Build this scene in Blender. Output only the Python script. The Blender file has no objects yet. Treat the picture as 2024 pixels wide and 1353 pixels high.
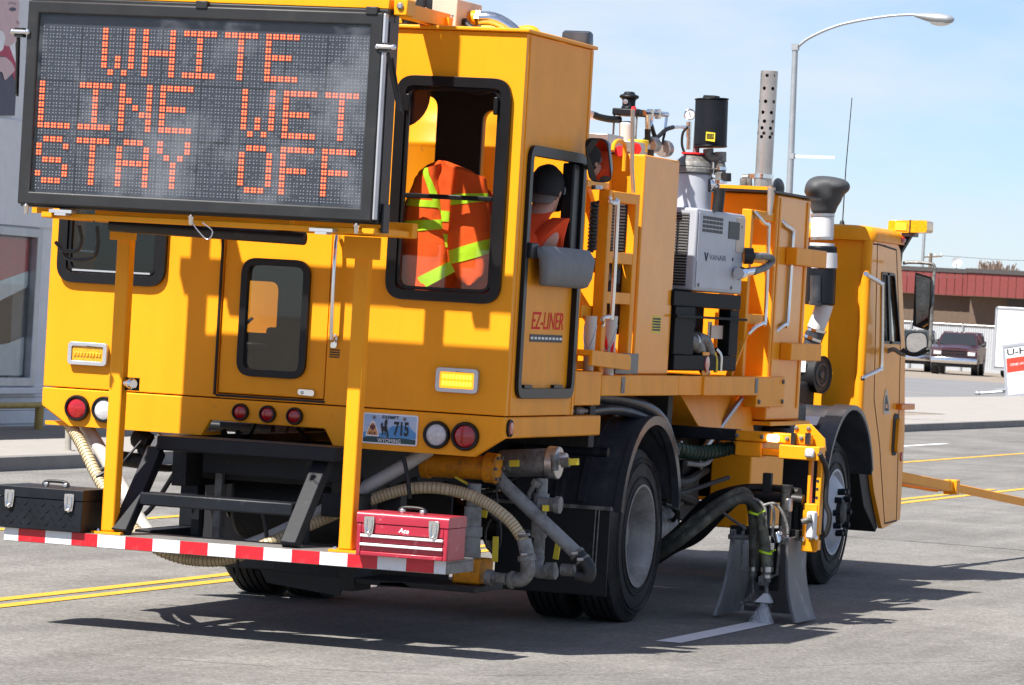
import bpy, bmesh, math, random
from mathutils import Vector, Matrix, noise
from mathutils.geometry import tessellate_polygon
random.seed(7)
C = bpy.context.scene.collection
R = math.radians
# ------------------------------------------------------------------ camera
CF, CYAW, CPITCH, CROLL = 8377.6, .3165, -.008, .0575
CPOS = Vector((7.9371, -20.3028, 1.7302))
_f = Vector((-math.sin(CYAW)*math.cos(CPITCH), math.cos(CYAW)*math.cos(CPITCH), math.sin(CPITCH)))
_r0 = Vector((math.cos(CYAW), math.sin(CYAW), 0)); _u0 = _r0.cross(_f)
_r = _r0*math.cos(CROLL) + _u0*math.sin(CROLL); _u = _u0*math.cos(CROLL) - _r0*math.sin(CROLL)
cam_d = bpy.data.cameras.new('camera'); cam = bpy.data.objects.new('camera', cam_d); C.objects.link(cam)
cam_d.sensor_width = 36; cam_d.lens = CF/2024*36; cam_d.clip_start = .5; cam_d.clip_end = 4000
cam.matrix_world = Matrix(((_r.x,_u.x,-_f.x,CPOS.x),(_r.y,_u.y,-_f.y,CPOS.y),(_r.z,_u.z,-_f.z,CPOS.z),(0,0,0,1)))
cam_d.dof.use_dof = True; cam_d.dof.focus_distance = 22; cam_d.dof.aperture_fstop = 24
bpy.context.scene.camera = cam
# ------------------------------------------------------------------ sky, sun, exposure
SUN = Vector((.32, .65, -1.0))
w = bpy.data.worlds.new('World'); bpy.context.scene.world = w; w.use_nodes = True
nt = w.node_tree; nt.nodes.clear()
def N(nt, t, **k):
    n = nt.nodes.new(t)
    for a, b in k.items(): setattr(n, a, b)
    return n
sky = N(nt, 'ShaderNodeTexSky', sky_type='NISHITA', sun_disc=False, sun_elevation=math.atan2(1, math.hypot(.33,.65)), sun_rotation=math.atan2(-.33,-.65), altitude=1600, air_density=1.0, dust_density=.6, ozone_density=1.2)
tc = N(nt, 'ShaderNodeTexCoord'); mp = N(nt, 'ShaderNodeMapping'); mp.inputs['Scale'].default_value = (4, 4, 13); mp.inputs['Location'].default_value = (3.1, 1.7, .9)
mp.inputs['Rotation'].default_value = (.05, .25, 0)
cl = N(nt, 'ShaderNodeTexNoise'); cl.inputs['Scale'].default_value = 1.7; cl.inputs['Detail'].default_value = 7; cl.inputs['Roughness'].default_value = .55
rmp = N(nt, 'ShaderNodeValToRGB'); rmp.color_ramp.elements[0].position = .42; rmp.color_ramp.elements[1].position = .64
mul = N(nt, 'ShaderNodeMath', operation='MULTIPLY'); mul.inputs[1].default_value = .85
tint = N(nt, 'ShaderNodeMixRGB', blend_type='MULTIPLY'); tint.inputs['Fac'].default_value = 1; tint.inputs['Color2'].default_value = (.66, .76, .97, 1)
mix = N(nt, 'ShaderNodeMixRGB'); mix.inputs['Color2'].default_value = (5.6, 6.0, 6.5, 1)
bg = N(nt, 'ShaderNodeBackground'); bg.inputs['Strength'].default_value = .068
wo = N(nt, 'ShaderNodeOutputWorld')
L = nt.links.new
L(tc.outputs['Generated'], mp.inputs['Vector']); L(mp.outputs[0], cl.inputs['Vector']); L(cl.outputs['Fac'], rmp.inputs['Fac'])
L(rmp.outputs['Color'], mul.inputs[0]); L(sky.outputs[0], tint.inputs['Color1']); L(tint.outputs[0], mix.inputs['Color1']); L(mul.outputs[0], mix.inputs['Fac'])
L(mix.outputs[0], bg.inputs['Color']); L(bg.outputs[0], wo.inputs['Surface'])
sd = bpy.data.lights.new('sun', 'SUN'); sd.energy = 4.4; sd.angle = R(.53); sd.color = (1, .955, .88)
so = bpy.data.objects.new('sun', sd); C.objects.link(so); so.rotation_euler = SUN.to_track_quat('-Z','Y').to_euler(); so.location = (-8,-16,24)
vs = bpy.context.scene.view_settings
vs.view_transform = 'Standard'; vs.look = 'None'; vs.exposure = 1.12; vs.gamma = 1; vs.use_curve_mapping = False
cy = bpy.context.scene.cycles
cy.max_bounces = 8; cy.transparent_max_bounces = 24; cy.caustics_reflective = False; cy.caustics_refractive = False
# ------------------------------------------------------------------ photo pixel -> point on a real plane
def at(u, v, ax, val):
    k = _f + _r*((u-1012)/CF) - _u*((v-676.5)/CF)
    return CPOS + k*((val-CPOS[ax])/k[ax])
def RY(u, v, y): p = at(u, v, 1, y); return (p.x, p.z)
def SX(u, v, x): p = at(u, v, 0, x); return (p.y, p.z)
def GZ(u, v, z=0.): p = at(u, v, 2, z); return (p.x, p.y)
# ------------------------------------------------------------------ materials
def mat(name, col, rough=.5, metal=0., var=.12, scale=6., bump=0., bscale=40., coat=0., spec=.5, col2=None, stretch=None, dirt=None, dscale=3., damt=.5, dthr=.55, emit=None, estr=0.):
    m = bpy.data.materials.new(name); m.use_nodes = True; t = m.node_tree; b = t.nodes['Principled BSDF']; l = t.links.new
    b.inputs['Roughness'].default_value = rough; b.inputs['Metallic'].default_value = metal
    b.inputs['Coat Weight'].default_value = coat; b.inputs['Coat Roughness'].default_value = .08; b.inputs['Specular IOR Level'].default_value = spec
    tc = N(t, 'ShaderNodeTexCoord'); src = tc.outputs['Object']
    if stretch:
        mp = N(t, 'ShaderNodeMapping'); mp.inputs['Scale'].default_value = stretch; l(src, mp.inputs['Vector']); src = mp.outputs[0]
    n = N(t, 'ShaderNodeTexNoise'); n.inputs['Scale'].default_value = scale; n.inputs['Detail'].default_value = 6; n.inputs['Roughness'].default_value = .6; l(src, n.inputs['Vector'])
    r = N(t, 'ShaderNodeValToRGB'); r.color_ramp.elements[0].position = .3; r.color_ramp.elements[1].position = .7
    c2 = col2 or tuple(min(1, c*(1+var)) for c in col); c1 = col if col2 else tuple(c*(1-var) for c in col)
    r.color_ramp.elements[0].color = (*c1, 1); r.color_ramp.elements[1].color = (*c2, 1)
    l(n.outputs['Fac'], r.inputs['Fac']); out = r.outputs['Color']
    if dirt:
        n2 = N(t, 'ShaderNodeTexNoise'); n2.inputs['Scale'].default_value = dscale; n2.inputs['Detail'].default_value = 9; n2.inputs['Roughness'].default_value = .7; l(tc.outputs['Object'], n2.inputs['Vector'])
        r2 = N(t, 'ShaderNodeValToRGB'); r2.color_ramp.elements[0].position = dthr; r2.color_ramp.elements[1].position = min(1, dthr+.15); r2.color_ramp.elements[1].color = (damt, damt, damt, 1)
        l(n2.outputs['Fac'], r2.inputs['Fac'])
        mx = N(t, 'ShaderNodeMixRGB'); mx.inputs['Color2'].default_value = (*dirt, 1); l(r2.outputs['Color'], mx.inputs['Fac']); l(out, mx.inputs['Color1']); out = mx.outputs[0]
    l(out, b.inputs['Base Color'])
    if bump:
        n3 = N(t, 'ShaderNodeTexNoise'); n3.inputs['Scale'].default_value = bscale; n3.inputs['Detail'].default_value = 4; l(src, n3.inputs['Vector'])
        bp = N(t, 'ShaderNodeBump'); bp.inputs['Strength'].default_value = bump; bp.inputs['Distance'].default_value = .02; l(n3.outputs['Fac'], bp.inputs['Height']); l(bp.outputs[0], b.inputs['Normal'])
        if coat: l(bp.outputs[0], b.inputs['Coat Normal'])
    if emit:
        b.inputs['Emission Color'].default_value = (*emit, 1); b.inputs['Emission Strength'].default_value = estr
    return m
def glassmat(name, tint, refl=.5, rough=.01, haze=None, hazeamt=0.):
    m = bpy.data.materials.new(name); m.use_nodes = True; t = m.node_tree; t.nodes.clear(); l = t.links.new
    tr = N(t, 'ShaderNodeBsdfTransparent'); tr.inputs['Color'].default_value = (*tint, 1)
    gl = N(t, 'ShaderNodeBsdfGlossy'); gl.inputs['Roughness'].default_value = rough
    fr = N(t, 'ShaderNodeFresnel'); ge = N(t, 'ShaderNodeNewGeometry'); io = N(t, 'ShaderNodeMapRange'); io.inputs['To Min'].default_value = 1.5; io.inputs['To Max'].default_value = 1/1.5
    l(ge.outputs['Backfacing'], io.inputs['Value']); l(io.outputs[0], fr.inputs['IOR'])
    mm = N(t, 'ShaderNodeMath', operation='MULTIPLY'); mm.inputs[1].default_value = refl*2; l(fr.outputs[0], mm.inputs[0])
    mx = N(t, 'ShaderNodeMixShader'); l(mm.outputs[0], mx.inputs['Fac']); l(tr.outputs[0], mx.inputs[1]); l(gl.outputs[0], mx.inputs[2]); last = mx
    if haze:
        df = N(t, 'ShaderNodeBsdfDiffuse'); df.inputs['Color'].default_value = (*haze, 1)
        tc = N(t, 'ShaderNodeTexCoord'); n = N(t, 'ShaderNodeTexNoise'); n.inputs['Scale'].default_value = 2.1; n.inputs['Detail'].default_value = 8; n.inputs['Roughness'].default_value = .62
        l(tc.outputs['Object'], n.inputs['Vector'])
        r = N(t, 'ShaderNodeValToRGB'); r.color_ramp.elements[0].position = .50; r.color_ramp.elements[1].position = .70
        r.color_ramp.elements[0].color = (hazeamt*.06,)*3+(1,); r.color_ramp.elements[1].color = (hazeamt,)*3+(1,); l(n.outputs['Fac'], r.inputs['Fac'])
        m2 = N(t, 'ShaderNodeMixShader'); l(r.outputs['Color'], m2.inputs['Fac']); l(last.outputs[0], m2.inputs[1]); l(df.outputs[0], m2.inputs[2]); last = m2
    o = N(t, 'ShaderNodeOutputMaterial'); l(last.outputs[0], o.inputs['Surface'])
    return m
M = {}
M['yellow'] = mat('yellow_paint', (.90,.345,.010), .42, coat=.0, spec=.22, var=.04, scale=2.5, bump=.03, bscale=2.2, dirt=(.74,.36,.05), dscale=4, damt=.25, dthr=.62)
M['yellow_dusty'] = mat('yellow_paint_dusty', (.88,.33,.012), .42, coat=.0, spec=.15, var=.06, scale=5, bump=.06, bscale=2.6, dirt=(.66,.34,.08), dscale=3.2, damt=.35, dthr=.56)
M['yellow_gloss'] = mat('yellow_paint_glossy', (.88,.33,.012), .42, coat=.42, spec=.15, var=.06, scale=5, bump=.22, bscale=1.7, dirt=(.66,.34,.08), dscale=3.2, damt=.3, dthr=.58)
M['yellow_grimy'] = mat('yellow_paint_grimy', (.62,.235,.010), .5, spec=.2, var=.2, scale=7, dirt=(.12,.07,.025), dscale=6, damt=.7, dthr=.5)
M['black'] = mat('black_paint', (.008,.010,.014), .45, var=.3, bump=.02, spec=.25, dirt=(.09,.09,.10), dscale=9, damt=.5, dthr=.6)
M['sign_black'] = mat('sign_black_metal', (.020,.0205,.022), .45, var=.2, dirt=(.075,.07,.065), dscale=6, damt=.3, dthr=.6, spec=.35)
M['dark'] = mat('dark_grimy_metal', (.008,.008,.009), .65, var=.4, scale=9, bump=.3, dirt=(.035,.032,.03), dscale=6, damt=.5, dthr=.55)
M['rubber'] = mat('black_rubber', (.009,.009,.010), .5, var=.3, dirt=(.06,.06,.06), dscale=8, damt=.4, dthr=.58)
M['gasket'] = mat('window_gasket', (.0065,.0065,.0075), .38, var=.3, spec=.3)
M['tyre'] = mat('tyre_rubber', (.013,.013,.014), .75, var=.3, scale=4, bump=.15, bscale=30, dirt=(.075,.07,.068), dscale=3, damt=.55, dthr=.48)
M['fender'] = mat('fender_plastic', (.036,.040,.049), .34, var=.25, dirt=(.11,.107,.107), dscale=5, damt=.45, dthr=.5, bump=.05)
M['flap'] = mat('mudflap_rubber', (.006,.007,.010), .55, var=.2, dirt=(.06,.06,.07), dscale=7, damt=.4, dthr=.6)
M['cap_plastic'] = mat('matte_grey_plastic', (.05,.052,.056), .62, var=.15, dirt=(.16,.155,.15), dscale=7, damt=.3, dthr=.58)
M['chrome'] = mat('bright_chrome', (.75,.75,.76), .16, 1., var=.05)
M['steel'] = mat('brushed_steel', (.50,.48,.46), .34, .9, var=.15, scale=12, stretch=(4,4,.6))
M['stain'] = mat('stainless_heat_stained', (.50,.46,.42), .36, .75, var=.2, scale=5, dirt=(.22,.17,.12), dscale=4, damt=.5, dthr=.55)
M['galv'] = mat('galvanised_pipe', (.22,.22,.215), .55, .3, var=.3, scale=14, bump=.25, dirt=(.07,.06,.05), dscale=9, damt=.8, dthr=.46)
M['alu'] = mat('aluminium_edge', (.55,.56,.58), .4, .7, var=.08)
M['rim'] = mat('grey_wheel_rim', (.30,.29,.28), .55, .2, var=.2, dirt=(.10,.09,.085), dscale=5, damt=.6, dthr=.48)
M['white'] = mat('white_paint', (.66,.66,.66), .45, var=.05, dirt=(.40,.37,.33), dscale=5, damt=.4, dthr=.6)
M['comp'] = mat('compressor_grey', (.42,.44,.49), .42, var=.05, dirt=(.5,.5,.5), dscale=2, damt=.3, dthr=.6)
M['beige'] = mat('beige_painted_metal', (.56,.46,.38), .5, var=.05)
M['red'] = mat('toolbox_red', (.36,.016,.038), .36, var=.12, coat=.2, dirt=(.60,.34,.34), dscale=22, damt=.85, dthr=.585)
M['tape_red'] = mat('reflective_red', (.52,.012,.022), .35, var=.15, scale=20, dirt=(.22,.08,.08), dscale=16, damt=.75, dthr=.56)
M['tape_white'] = mat('reflective_white', (.66,.69,.72), .35, var=.06, scale=20, dirt=(.30,.29,.28), dscale=16, damt=.7, dthr=.57)
M['deck_edge'] = mat('worn_deck_metal', (.20,.19,.18), .6, .3, var=.3, scale=12)
M['lens_red'] = mat('red_lamp_lens', (.36,.006,.010), .2, var=.3, scale=80, coat=.6)
M['lens_clear'] = mat('clear_lamp_lens', (.55,.55,.56), .25, var=.2, scale=70, coat=.6)
M['lens_amber'] = mat('amber_lamp_lens', (.75,.36,.01), .2, var=.3, scale=60, coat=.6)
M['amber_lit'] = mat('amber_lamp_lit', (.9,.45,.01), .3, emit=(1,.33,.01), estr=.7)
M['amber_hot'] = mat('amber_led_hot', (1,.6,.1), .3, emit=(1,.50,.04), estr=1.0)
M['clear_lit'] = mat('orange_lamp_lit', (1,.8,.5), .3, emit=(1,.72,.40), estr=3.5)
M['cream'] = mat('cream_hose', (.52,.42,.26), .45, var=.12, scale=10, dirt=(.30,.23,.13), dscale=8, damt=.5, dthr=.55)
M['cream_rib'] = mat('brown_hose_rib', (.27,.19,.10), .5, var=.15)
M['white_hose'] = mat('pale_grey_hose', (.50,.49,.47), .45, var=.1, dirt=(.30,.27,.22), dscale=7, damt=.5, dthr=.56)
M['grey_hose'] = mat('grey_hose', (.23,.235,.235), .5, var=.15, dirt=(.09,.08,.07), dscale=10, damt=.75, dthr=.48)
M['olive_hose'] = mat('paint_dusted_hose', (.055,.055,.045), .6, var=.4, scale=5, dirt=(.28,.28,.20), dscale=5, damt=.6, dthr=.5)
M['green_hose'] = mat('dark_green_hose', (.02,.045,.03), .5, var=.3)
M['lime'] = mat('lime_band', (.55,.85,.02), .5, var=.08)
M['orange_cloth'] = mat('orange_cloth', (.95,.115,.022), .85, var=.10, scale=5, bump=.3, bscale=9, spec=.1)
M['lime_cloth'] = mat('lime_reflective_cloth', (.52,.80,.015), .6, var=.10, scale=8, bump=.3, bscale=14)
M['skin'] = mat('skin', (.52,.27,.20), .55, var=.08)
M['cap'] = mat('black_cap_cloth', (.010,.010,.012), .85, var=.3, bump=.2, bscale=60)
M['jeans'] = mat('navy_denim', (.025,.035,.07), .85, var=.2)
M['vinyl'] = mat('grey_vinyl', (.15,.155,.165), .62, var=.1, scale=12, bump=.15, bscale=25)
M['inner'] = mat('cab_lining', (.045,.045,.05), .7, var=.2)
M['inner_grey'] = mat('cab_trim_beige', (.22,.19,.15), .7, var=.1)
M['panel'] = mat('sign_panel_grey', (.026,.031,.041), .6, var=.15, scale=4)
M['line_dark'] = mat('panel_joint_black', (.008,.009,.012), .7)
M['led_off'] = mat('led_unlit', (.25,.265,.285), .25, var=.3, scale=30, coat=.4)
M['led_on'] = mat('led_lit_orange', (.75,.12,.03), .4, emit=(1,.15,.045), estr=1.15)
M['led_glow'] = mat('led_halo_glow', (.12,.022,.018), .5, emit=(1,.05,.015), estr=.10)  # red halo of the lit diodes, painted as a faintly glowing square
M['sticker_black'] = mat('black_print', (.012,.012,.012), .5)
M['sticker_red'] = mat('red_print', (.78,.028,.03), .6, spec=.1)
M['skid_black'] = mat('skid_black', (.0045,.0045,.005), .6, var=.3, spec=.12)
M['lens_orange'] = mat('orange_lamp_lens', (.75,.20,.008), .3, var=.2, scale=60, spec=.3)
M['dish_grey'] = mat('pale_dish_paint', (.48,.48,.49), .6)
M['sticker_white'] = mat('white_print', (.78,.78,.78), .5)
M['sticker_yellow'] = mat('yellow_print', (.70,.55,.03), .5)
M['mirror'] = mat('mirror_glass', (.85,.85,.86), .02, 1., var=.01)
M['glass'] = glassmat('cab_glass', (.62,.66,.66), .5)
M['glass_clear'] = glassmat('clear_cab_glass', (.93,.95,.945), .4)
M['glass_dark'] = glassmat('tinted_cab_glass', (.40,.44,.45), .55)
M['glass_door'] = glassmat('door_glass', (.52,.56,.57), .7)
M['glass_side'] = glassmat('pale_sheen_side_glass', (.72,.74,.72), 1.1, .03, (.55,.55,.50), .5)  # pale diffuse haze paints the bright reflection on the cab side window
M['cover'] = glassmat('dust_reflection_cover', (.92,.93,.95), .22, .06, (.36,.38,.42), .20)  # haze patches paint dust and cloud reflections together
M['spray'] = glassmat('paint_mist', (.97,.97,.97), .0, .5, (.85,.87,.9), .75)
def run_streaks(m, amt, sc=(7,7,.45)):
    t = m.node_tree; b = t.nodes['Principled BSDF']; src = b.inputs['Base Color'].links[0].from_socket; l = t.links.new
    tc = N(t,'ShaderNodeTexCoord'); mp = N(t,'ShaderNodeMapping'); mp.inputs['Scale'].default_value = sc; l(tc.outputs['Object'], mp.inputs[0])
    n = N(t,'ShaderNodeTexNoise'); n.inputs['Scale'].default_value = 2.0; n.inputs['Detail'].default_value = 8; n.inputs['Roughness'].default_value = .7; l(mp.outputs[0], n.inputs['Vector'])
    r = N(t,'ShaderNodeMapRange'); r.inputs['From Min'].default_value = .35; r.inputs['From Max'].default_value = .65; r.inputs['To Min'].default_value = 1-amt; r.inputs['To Max'].default_value = 1+amt*.4; l(n.outputs['Fac'], r.inputs['Value'])
    m2 = N(t,'ShaderNodeMixRGB', blend_type='MULTIPLY'); m2.inputs['Fac'].default_value = 1; l(src, m2.inputs['Color1']); l(r.outputs[0], m2.inputs['Color2']); l(m2.outputs[0], b.inputs['Base Color'])
    # small paint chips and scuffs
    n2 = N(t,'ShaderNodeTexNoise'); n2.inputs['Scale'].default_value = 9; n2.inputs['Detail'].default_value = 12; n2.inputs['Roughness'].default_value = .75; l(tc.outputs['Object'], n2.inputs['Vector'])
    r2 = N(t,'ShaderNodeMapRange'); r2.inputs['From Min'].default_value = .655; r2.inputs['From Max'].default_value = .68; r2.inputs['To Max'].default_value = .5; l(n2.outputs['Fac'], r2.inputs['Value'])
    m3 = N(t,'ShaderNodeMixRGB'); m3.inputs['Color2'].default_value = (.28,.15,.05,1); l(r2.outputs[0], m3.inputs['Fac']); l(m2.outputs[0], m3.inputs['Color1']); l(m3.outputs[0], b.inputs['Base Color'])
run_streaks(M['yellow'], .05, (3,3,.4)); run_streaks(M['yellow_dusty'], .06, (2.5,2.5,.5))
# ------------------------------------------------------------------ mesh builder
def crom(pts, k=6):
    P = [Vector(p) for p in pts]
    if len(P) < 3: return P
    P = [P[0]*2-P[1]] + P + [P[-1]*2-P[-2]]; o = []
    for i in range(1, len(P)-2):
        a, b, c, d = P[i-1:i+3]
        for j in range(k):
            t = j/k; o.append(.5*((2*b)+(c-a)*t+(2*a-5*b+4*c-d)*t*t+(3*b-a-3*c+d)*t**3))
    return o+[P[-2]]
def rpoly(pts, r, n=5):
    o = []; k = len(pts); P = [Vector((p[0], p[1])) for p in pts]
    for i in range(k):
        a, b, c = P[i-1], P[i], P[(i+1) % k]; rr = r[i] if isinstance(r, (list, tuple)) else r
        if rr <= 0: o.append(tuple(b)); continue
        u, v = (a-b), (c-b); rr = min(rr, u.length*.49, v.length*.49); s, e = b+u.normalized()*rr, b+v.normalized()*rr
        for j in range(n+1):
            t = j/n; o.append(tuple((1-t)**2*s+2*t*(1-t)*b+t*t*e))
    return o
def inset(pts, d):
    P = [Vector(p) for p in pts]; k = len(P); c = sum(P, Vector((0, 0)))/k; o = []
    area = sum(P[i-1].x*P[i].y-P[i].x*P[i-1].y for i in range(k)); s = 1 if area > 0 else -1
    for i in range(k):
        e1 = (P[i]-P[i-1]); e2 = (P[(i+1) % k]-P[i])
        if e1.length < 1e-9: e1 = e2
        if e2.length < 1e-9: e2 = e1
        n1 = Vector((-e1.y, e1.x)).normalized()*s; n2 = Vector((-e2.y, e2.x)).normalized()*s
        n = (n1+n2); n = n/max(.3, n.length_squared/2) if n.length > 1e-6 else n1
        o.append(tuple(P[i]+n*d))
    return o
def mp3(pl, p, d):
    return {'Y': (p[0], d, p[1]), 'X': (d, p[0], p[1]), 'Z': (p[0], p[1], d)}[pl]
class B:
    def __init__(s): s.v = []; s.f = []
    def add(s, vs, fs):
        o = len(s.v); s.v += [tuple(v) for v in vs]; s.f += [tuple(i+o for i in f) for f in fs]; return s
    def box(s, x0, x1, y0, y1, z0, z1):
        return s.add([(x, y, z) for z in (z0, z1) for y in (y0, y1) for x in (x0, x1)], [(0,2,3,1),(4,5,7,6),(0,1,5,4),(2,6,7,3),(0,4,6,2),(1,3,7,5)])
    def bar(s, p, q, w_, h, up=(0,0,1)):
        p, q = Vector(p), Vector(q); d = (q-p).normalized(); a = d.cross(Vector(up))
        if a.length < 1e-4: a = d.cross(Vector((1,0,0)))
        a.normalize(); b = a.cross(d)
        vs = [e+a*(i*w_/2)+b*(j*h/2) for e in (p, q) for i, j in ((-1,-1),(1,-1),(1,1),(-1,1))]
        return s.add(vs, [(3,2,1,0),(4,5,6,7),(0,1,5,4),(1,2,6,5),(2,3,7,6),(3,0,4,7)])
    def tube(s, pts, r, n=10, sm=0, cap=True):
        P = crom(pts, sm) if sm else [Vector(p) for p in pts]; k = len(P); vs = []; fs = []
        t0 = (P[1]-P[0]).normalized(); a = t0.cross(Vector((0,0,1)))
        if a.length < .05: a = t0.cross(Vector((1,0,0)))
        a.normalize()
        for i in range(k):
            t = (P[min(i+1, k-1)]-P[max(i-1, 0)]).normalized(); a = (a-t*a.dot(t)).normalized(); b = t.cross(a)
            rr = r if not isinstance(r, (list, tuple)) else r[0]+(r[-1]-r[0])*i/(k-1) if len(r) == 2 else r[min(len(r)-1, int(round(i*(len(r)-1)/(k-1))))]
            vs += [P[i]+(a*math.cos(2*math.pi*j/n)+b*math.sin(2*math.pi*j/n))*rr for j in range(n)]
        for i in range(k-1):
            for j in range(n): fs.append((i*n+j, i*n+(j+1) % n, (i+1)*n+(j+1) % n, (i+1)*n+j))
        if cap: fs += [tuple(range(n-1, -1, -1)), tuple((k-1)*n+j for j in range(n))]
        return s.add(vs, fs)
    def lathe(s, o, ax, prof, n=28, closed=False):
        o = Vector(o); ax = Vector(ax).normalized(); a = ax.cross(Vector((0,0,1)))
        if a.length < .05: a = ax.cross(Vector((1,0,0)))
        a.normalize(); b = ax.cross(a); vs = []; fs = []; k = len(prof)
        for t, r in prof: vs += [o+ax*t+(a*math.cos(2*math.pi*j/n)+b*math.sin(2*math.pi*j/n))*max(r, 1e-4) for j in range(n)]
        for i in range(k if closed else k-1):
            i2 = (i+1) % k
            for j in range(n): fs.append((i*n+j, i*n+(j+1) % n, i2*n+(j+1) % n, i2*n+j))
        if not closed: fs += [tuple(range(n-1, -1, -1)), tuple((k-1)*n+j for j in range(n))]
        return s.add(vs, fs)
    def cyl(s, p, q, r, n=16, r2=None):
        p, q = Vector(p), Vector(q); return s.lathe(p, q-p, [(0, r), ((q-p).length, r if r2 is None else r2)], n)
    def plate(s, outer, holes, pl, d0, d1):
        loops = [list(outer)]+[list(h) for h in holes]
        flat = [p for l_ in loops for p in l_]
        tris = tessellate_polygon([[Vector((p[0], p[1], 0)) for p in l_] for l_ in loops]); n = len(flat)
        vs = [mp3(pl, p, d0) for p in flat]+[mp3(pl, p, d1) for p in flat]; fs = []
        for t in tris: fs.append(tuple(t)); fs.append(tuple(i+n for i in reversed(t)))
        o = 0
        for l_ in loops:
            k = len(l_)
            for i in range(k): j = (i+1) % k; fs.append((o+i, o+j, o+j+n, o+i+n))
            o += k
        return s.add(vs, fs)
    def ring(s, poly, wd, pl, d0, d1): return s.plate(poly, [inset(poly, wd)], pl, d0, d1)
    def ell(s, c, rx, ry, rz, n=16, m=10):
        vs = []; fs = []
        for i in range(m+1):
            th = math.pi*i/m
            for j in range(n): ph = 2*math.pi*j/n; vs.append((c[0]+rx*math.sin(th)*math.cos(ph), c[1]+ry*math.sin(th)*math.sin(ph), c[2]+rz*math.cos(th)))
        for i in range(m):
            for j in range(n): fs.append((i*n+j, (i+1)*n+j, (i+1)*n+(j+1) % n, i*n+(j+1) % n))
        return s.add(vs, fs)
    def loft(s, secs, n=16, cap=True, k=None, p=1.):
        # secs: (centre, ax vec, ay vec): superellipse sections
        vs = []; fs = []
        for c, a, b in secs:
            c, a, b = Vector(c), Vector(a), Vector(b)
            for j in range(n):
                t = 2*math.pi*j/n; x, y = math.cos(t), math.sin(t); x = math.copysign(abs(x)**p, x); y = math.copysign(abs(y)**p, y)
                vs.append(c+a*x+b*y)
        k = len(secs)
        for i in range(k-1):
            for j in range(n): fs.append((i*n+j, i*n+(j+1) % n, (i+1)*n+(j+1) % n, (i+1)*n+j))
        if cap: fs += [tuple(range(n-1, -1, -1)), tuple((k-1)*n+j for j in range(n))]
        return s.add(vs, fs)
_cen = {}
def finish(me, smooth=40):
    bm = bmesh.new(); bm.from_mesh(me); bmesh.ops.remove_doubles(bm, verts=bm.verts, dist=1e-5); bmesh.ops.recalc_face_normals(bm, faces=bm.faces); bm.to_mesh(me); bm.free()
    if smooth:
        me.shade_smooth(); me.set_sharp_from_angle(angle=R(smooth))
_KEEP = set('lettering lit_letter letter_glow led_row vent_grid hose_ribs red_print road_emblem_dash label_print warning_decal tank_decal panel_joint body crown trunk perforated_shield paint_mist sidewall_rib grille_bar shirt trousers cap mirror_glass print_pearl louvre tape_block wall road_line crossmember'.split())
def islands(b):
    par = list(range(len(b.v)))
    def find(i):
        while par[i] != i: par[i] = par[par[i]]; i = par[i]
        return i
    for f in b.f:
        r = find(f[0])
        for i in f[1:]: par[find(i)] = r
    g = {}
    for i in range(len(b.v)): g.setdefault(find(i), []).append(i)
    cl = []
    for k, ids in g.items():
        lo = [min(b.v[i][a] for i in ids)-.003 for a in range(3)]; hi = [max(b.v[i][a] for i in ids)+.003 for a in range(3)]; cl.append([lo, hi, set(ids)])
    ch = True
    while ch and len(cl) > 1 and len(cl) < 80:
        ch = False
        for i in range(len(cl)):
            for j in range(i+1, len(cl)):
                if all(cl[i][0][a] <= cl[j][1][a] and cl[j][0][a] <= cl[i][1][a] for a in range(3)):
                    cl[i] = [[min(p, q) for p, q in zip(cl[i][0], cl[j][0])], [max(p, q) for p, q in zip(cl[i][1], cl[j][1])], cl[i][2] | cl[j][2]]; cl.pop(j); ch = True; break
            if ch: break
    return cl
def obj(name, b, m, parent=None, bevel=0, smooth=40, label=None, kind=None, seg=2):
    if parent and not kind and name not in _KEEP and len(b.v) < 6000:
        cl = islands(b)
        if 1 < len(cl) <= 40:
            cl.sort(key=lambda c: -sum((h-l_) for l_, h in zip(c[0], c[1]))); first = None
            for c in cl:
                ids = sorted(c[2]); ix = {i: k for k, i in enumerate(ids)}; s = B(); s.v = [b.v[i] for i in ids]; s.f = [tuple(ix[i] for i in f) for f in b.f if f[0] in ix]
                o = obj1(name, s, m, parent, bevel, smooth, label, kind, seg); first = first or o
            return first
    return obj1(name, b, m, parent, bevel, smooth, label, kind, seg)
def obj1(name, b, m, parent=None, bevel=0, smooth=40, label=None, kind=None, seg=2):
    vs = [Vector(v) for v in b.v]
    lo = Vector(min(v[i] for v in vs) for i in range(3)); hi = Vector(max(v[i] for v in vs) for i in range(3)); c = (lo+hi)/2
    if parent is None: c = Vector((c.x, c.y, lo.z))
    me = bpy.data.meshes.new(name); me.from_pydata([v-c for v in vs], [], b.f); finish(me, smooth)
    for mm in (m if isinstance(m, (list, tuple)) else [m]): me.materials.append(M[mm] if isinstance(mm, str) else mm)
    o = bpy.data.objects.new(name, me); C.objects.link(o)
    pc = _cen.get(parent.name, Vector()) if parent else Vector()
    o.location = c-pc; _cen[o.name] = c
    if parent: o.parent = parent
    if bevel:
        bv = o.modifiers.new('bevel', 'BEVEL'); bv.width = bevel; bv.segments = seg; bv.limit_method = 'ANGLE'; bv.angle_limit = R(35)
    if label: o['label'] = label
    if kind: o['kind'] = kind
    return o
def thing(name, label, cat, loc=(0,0,0), rz=0, group=None):
    o = bpy.data.objects.new(name, None); C.objects.link(o); o.location = loc; o.rotation_euler = (0,0,rz); o.empty_display_size = .3
    o['label'] = label; o['category'] = cat
    if group: o['group'] = group
    _cen[o.name] = Vector(); return o
def tag(o, label, cat, group=None):
    o['label'] = label; o['category'] = cat
    if group: o['group'] = group
    return o
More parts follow.
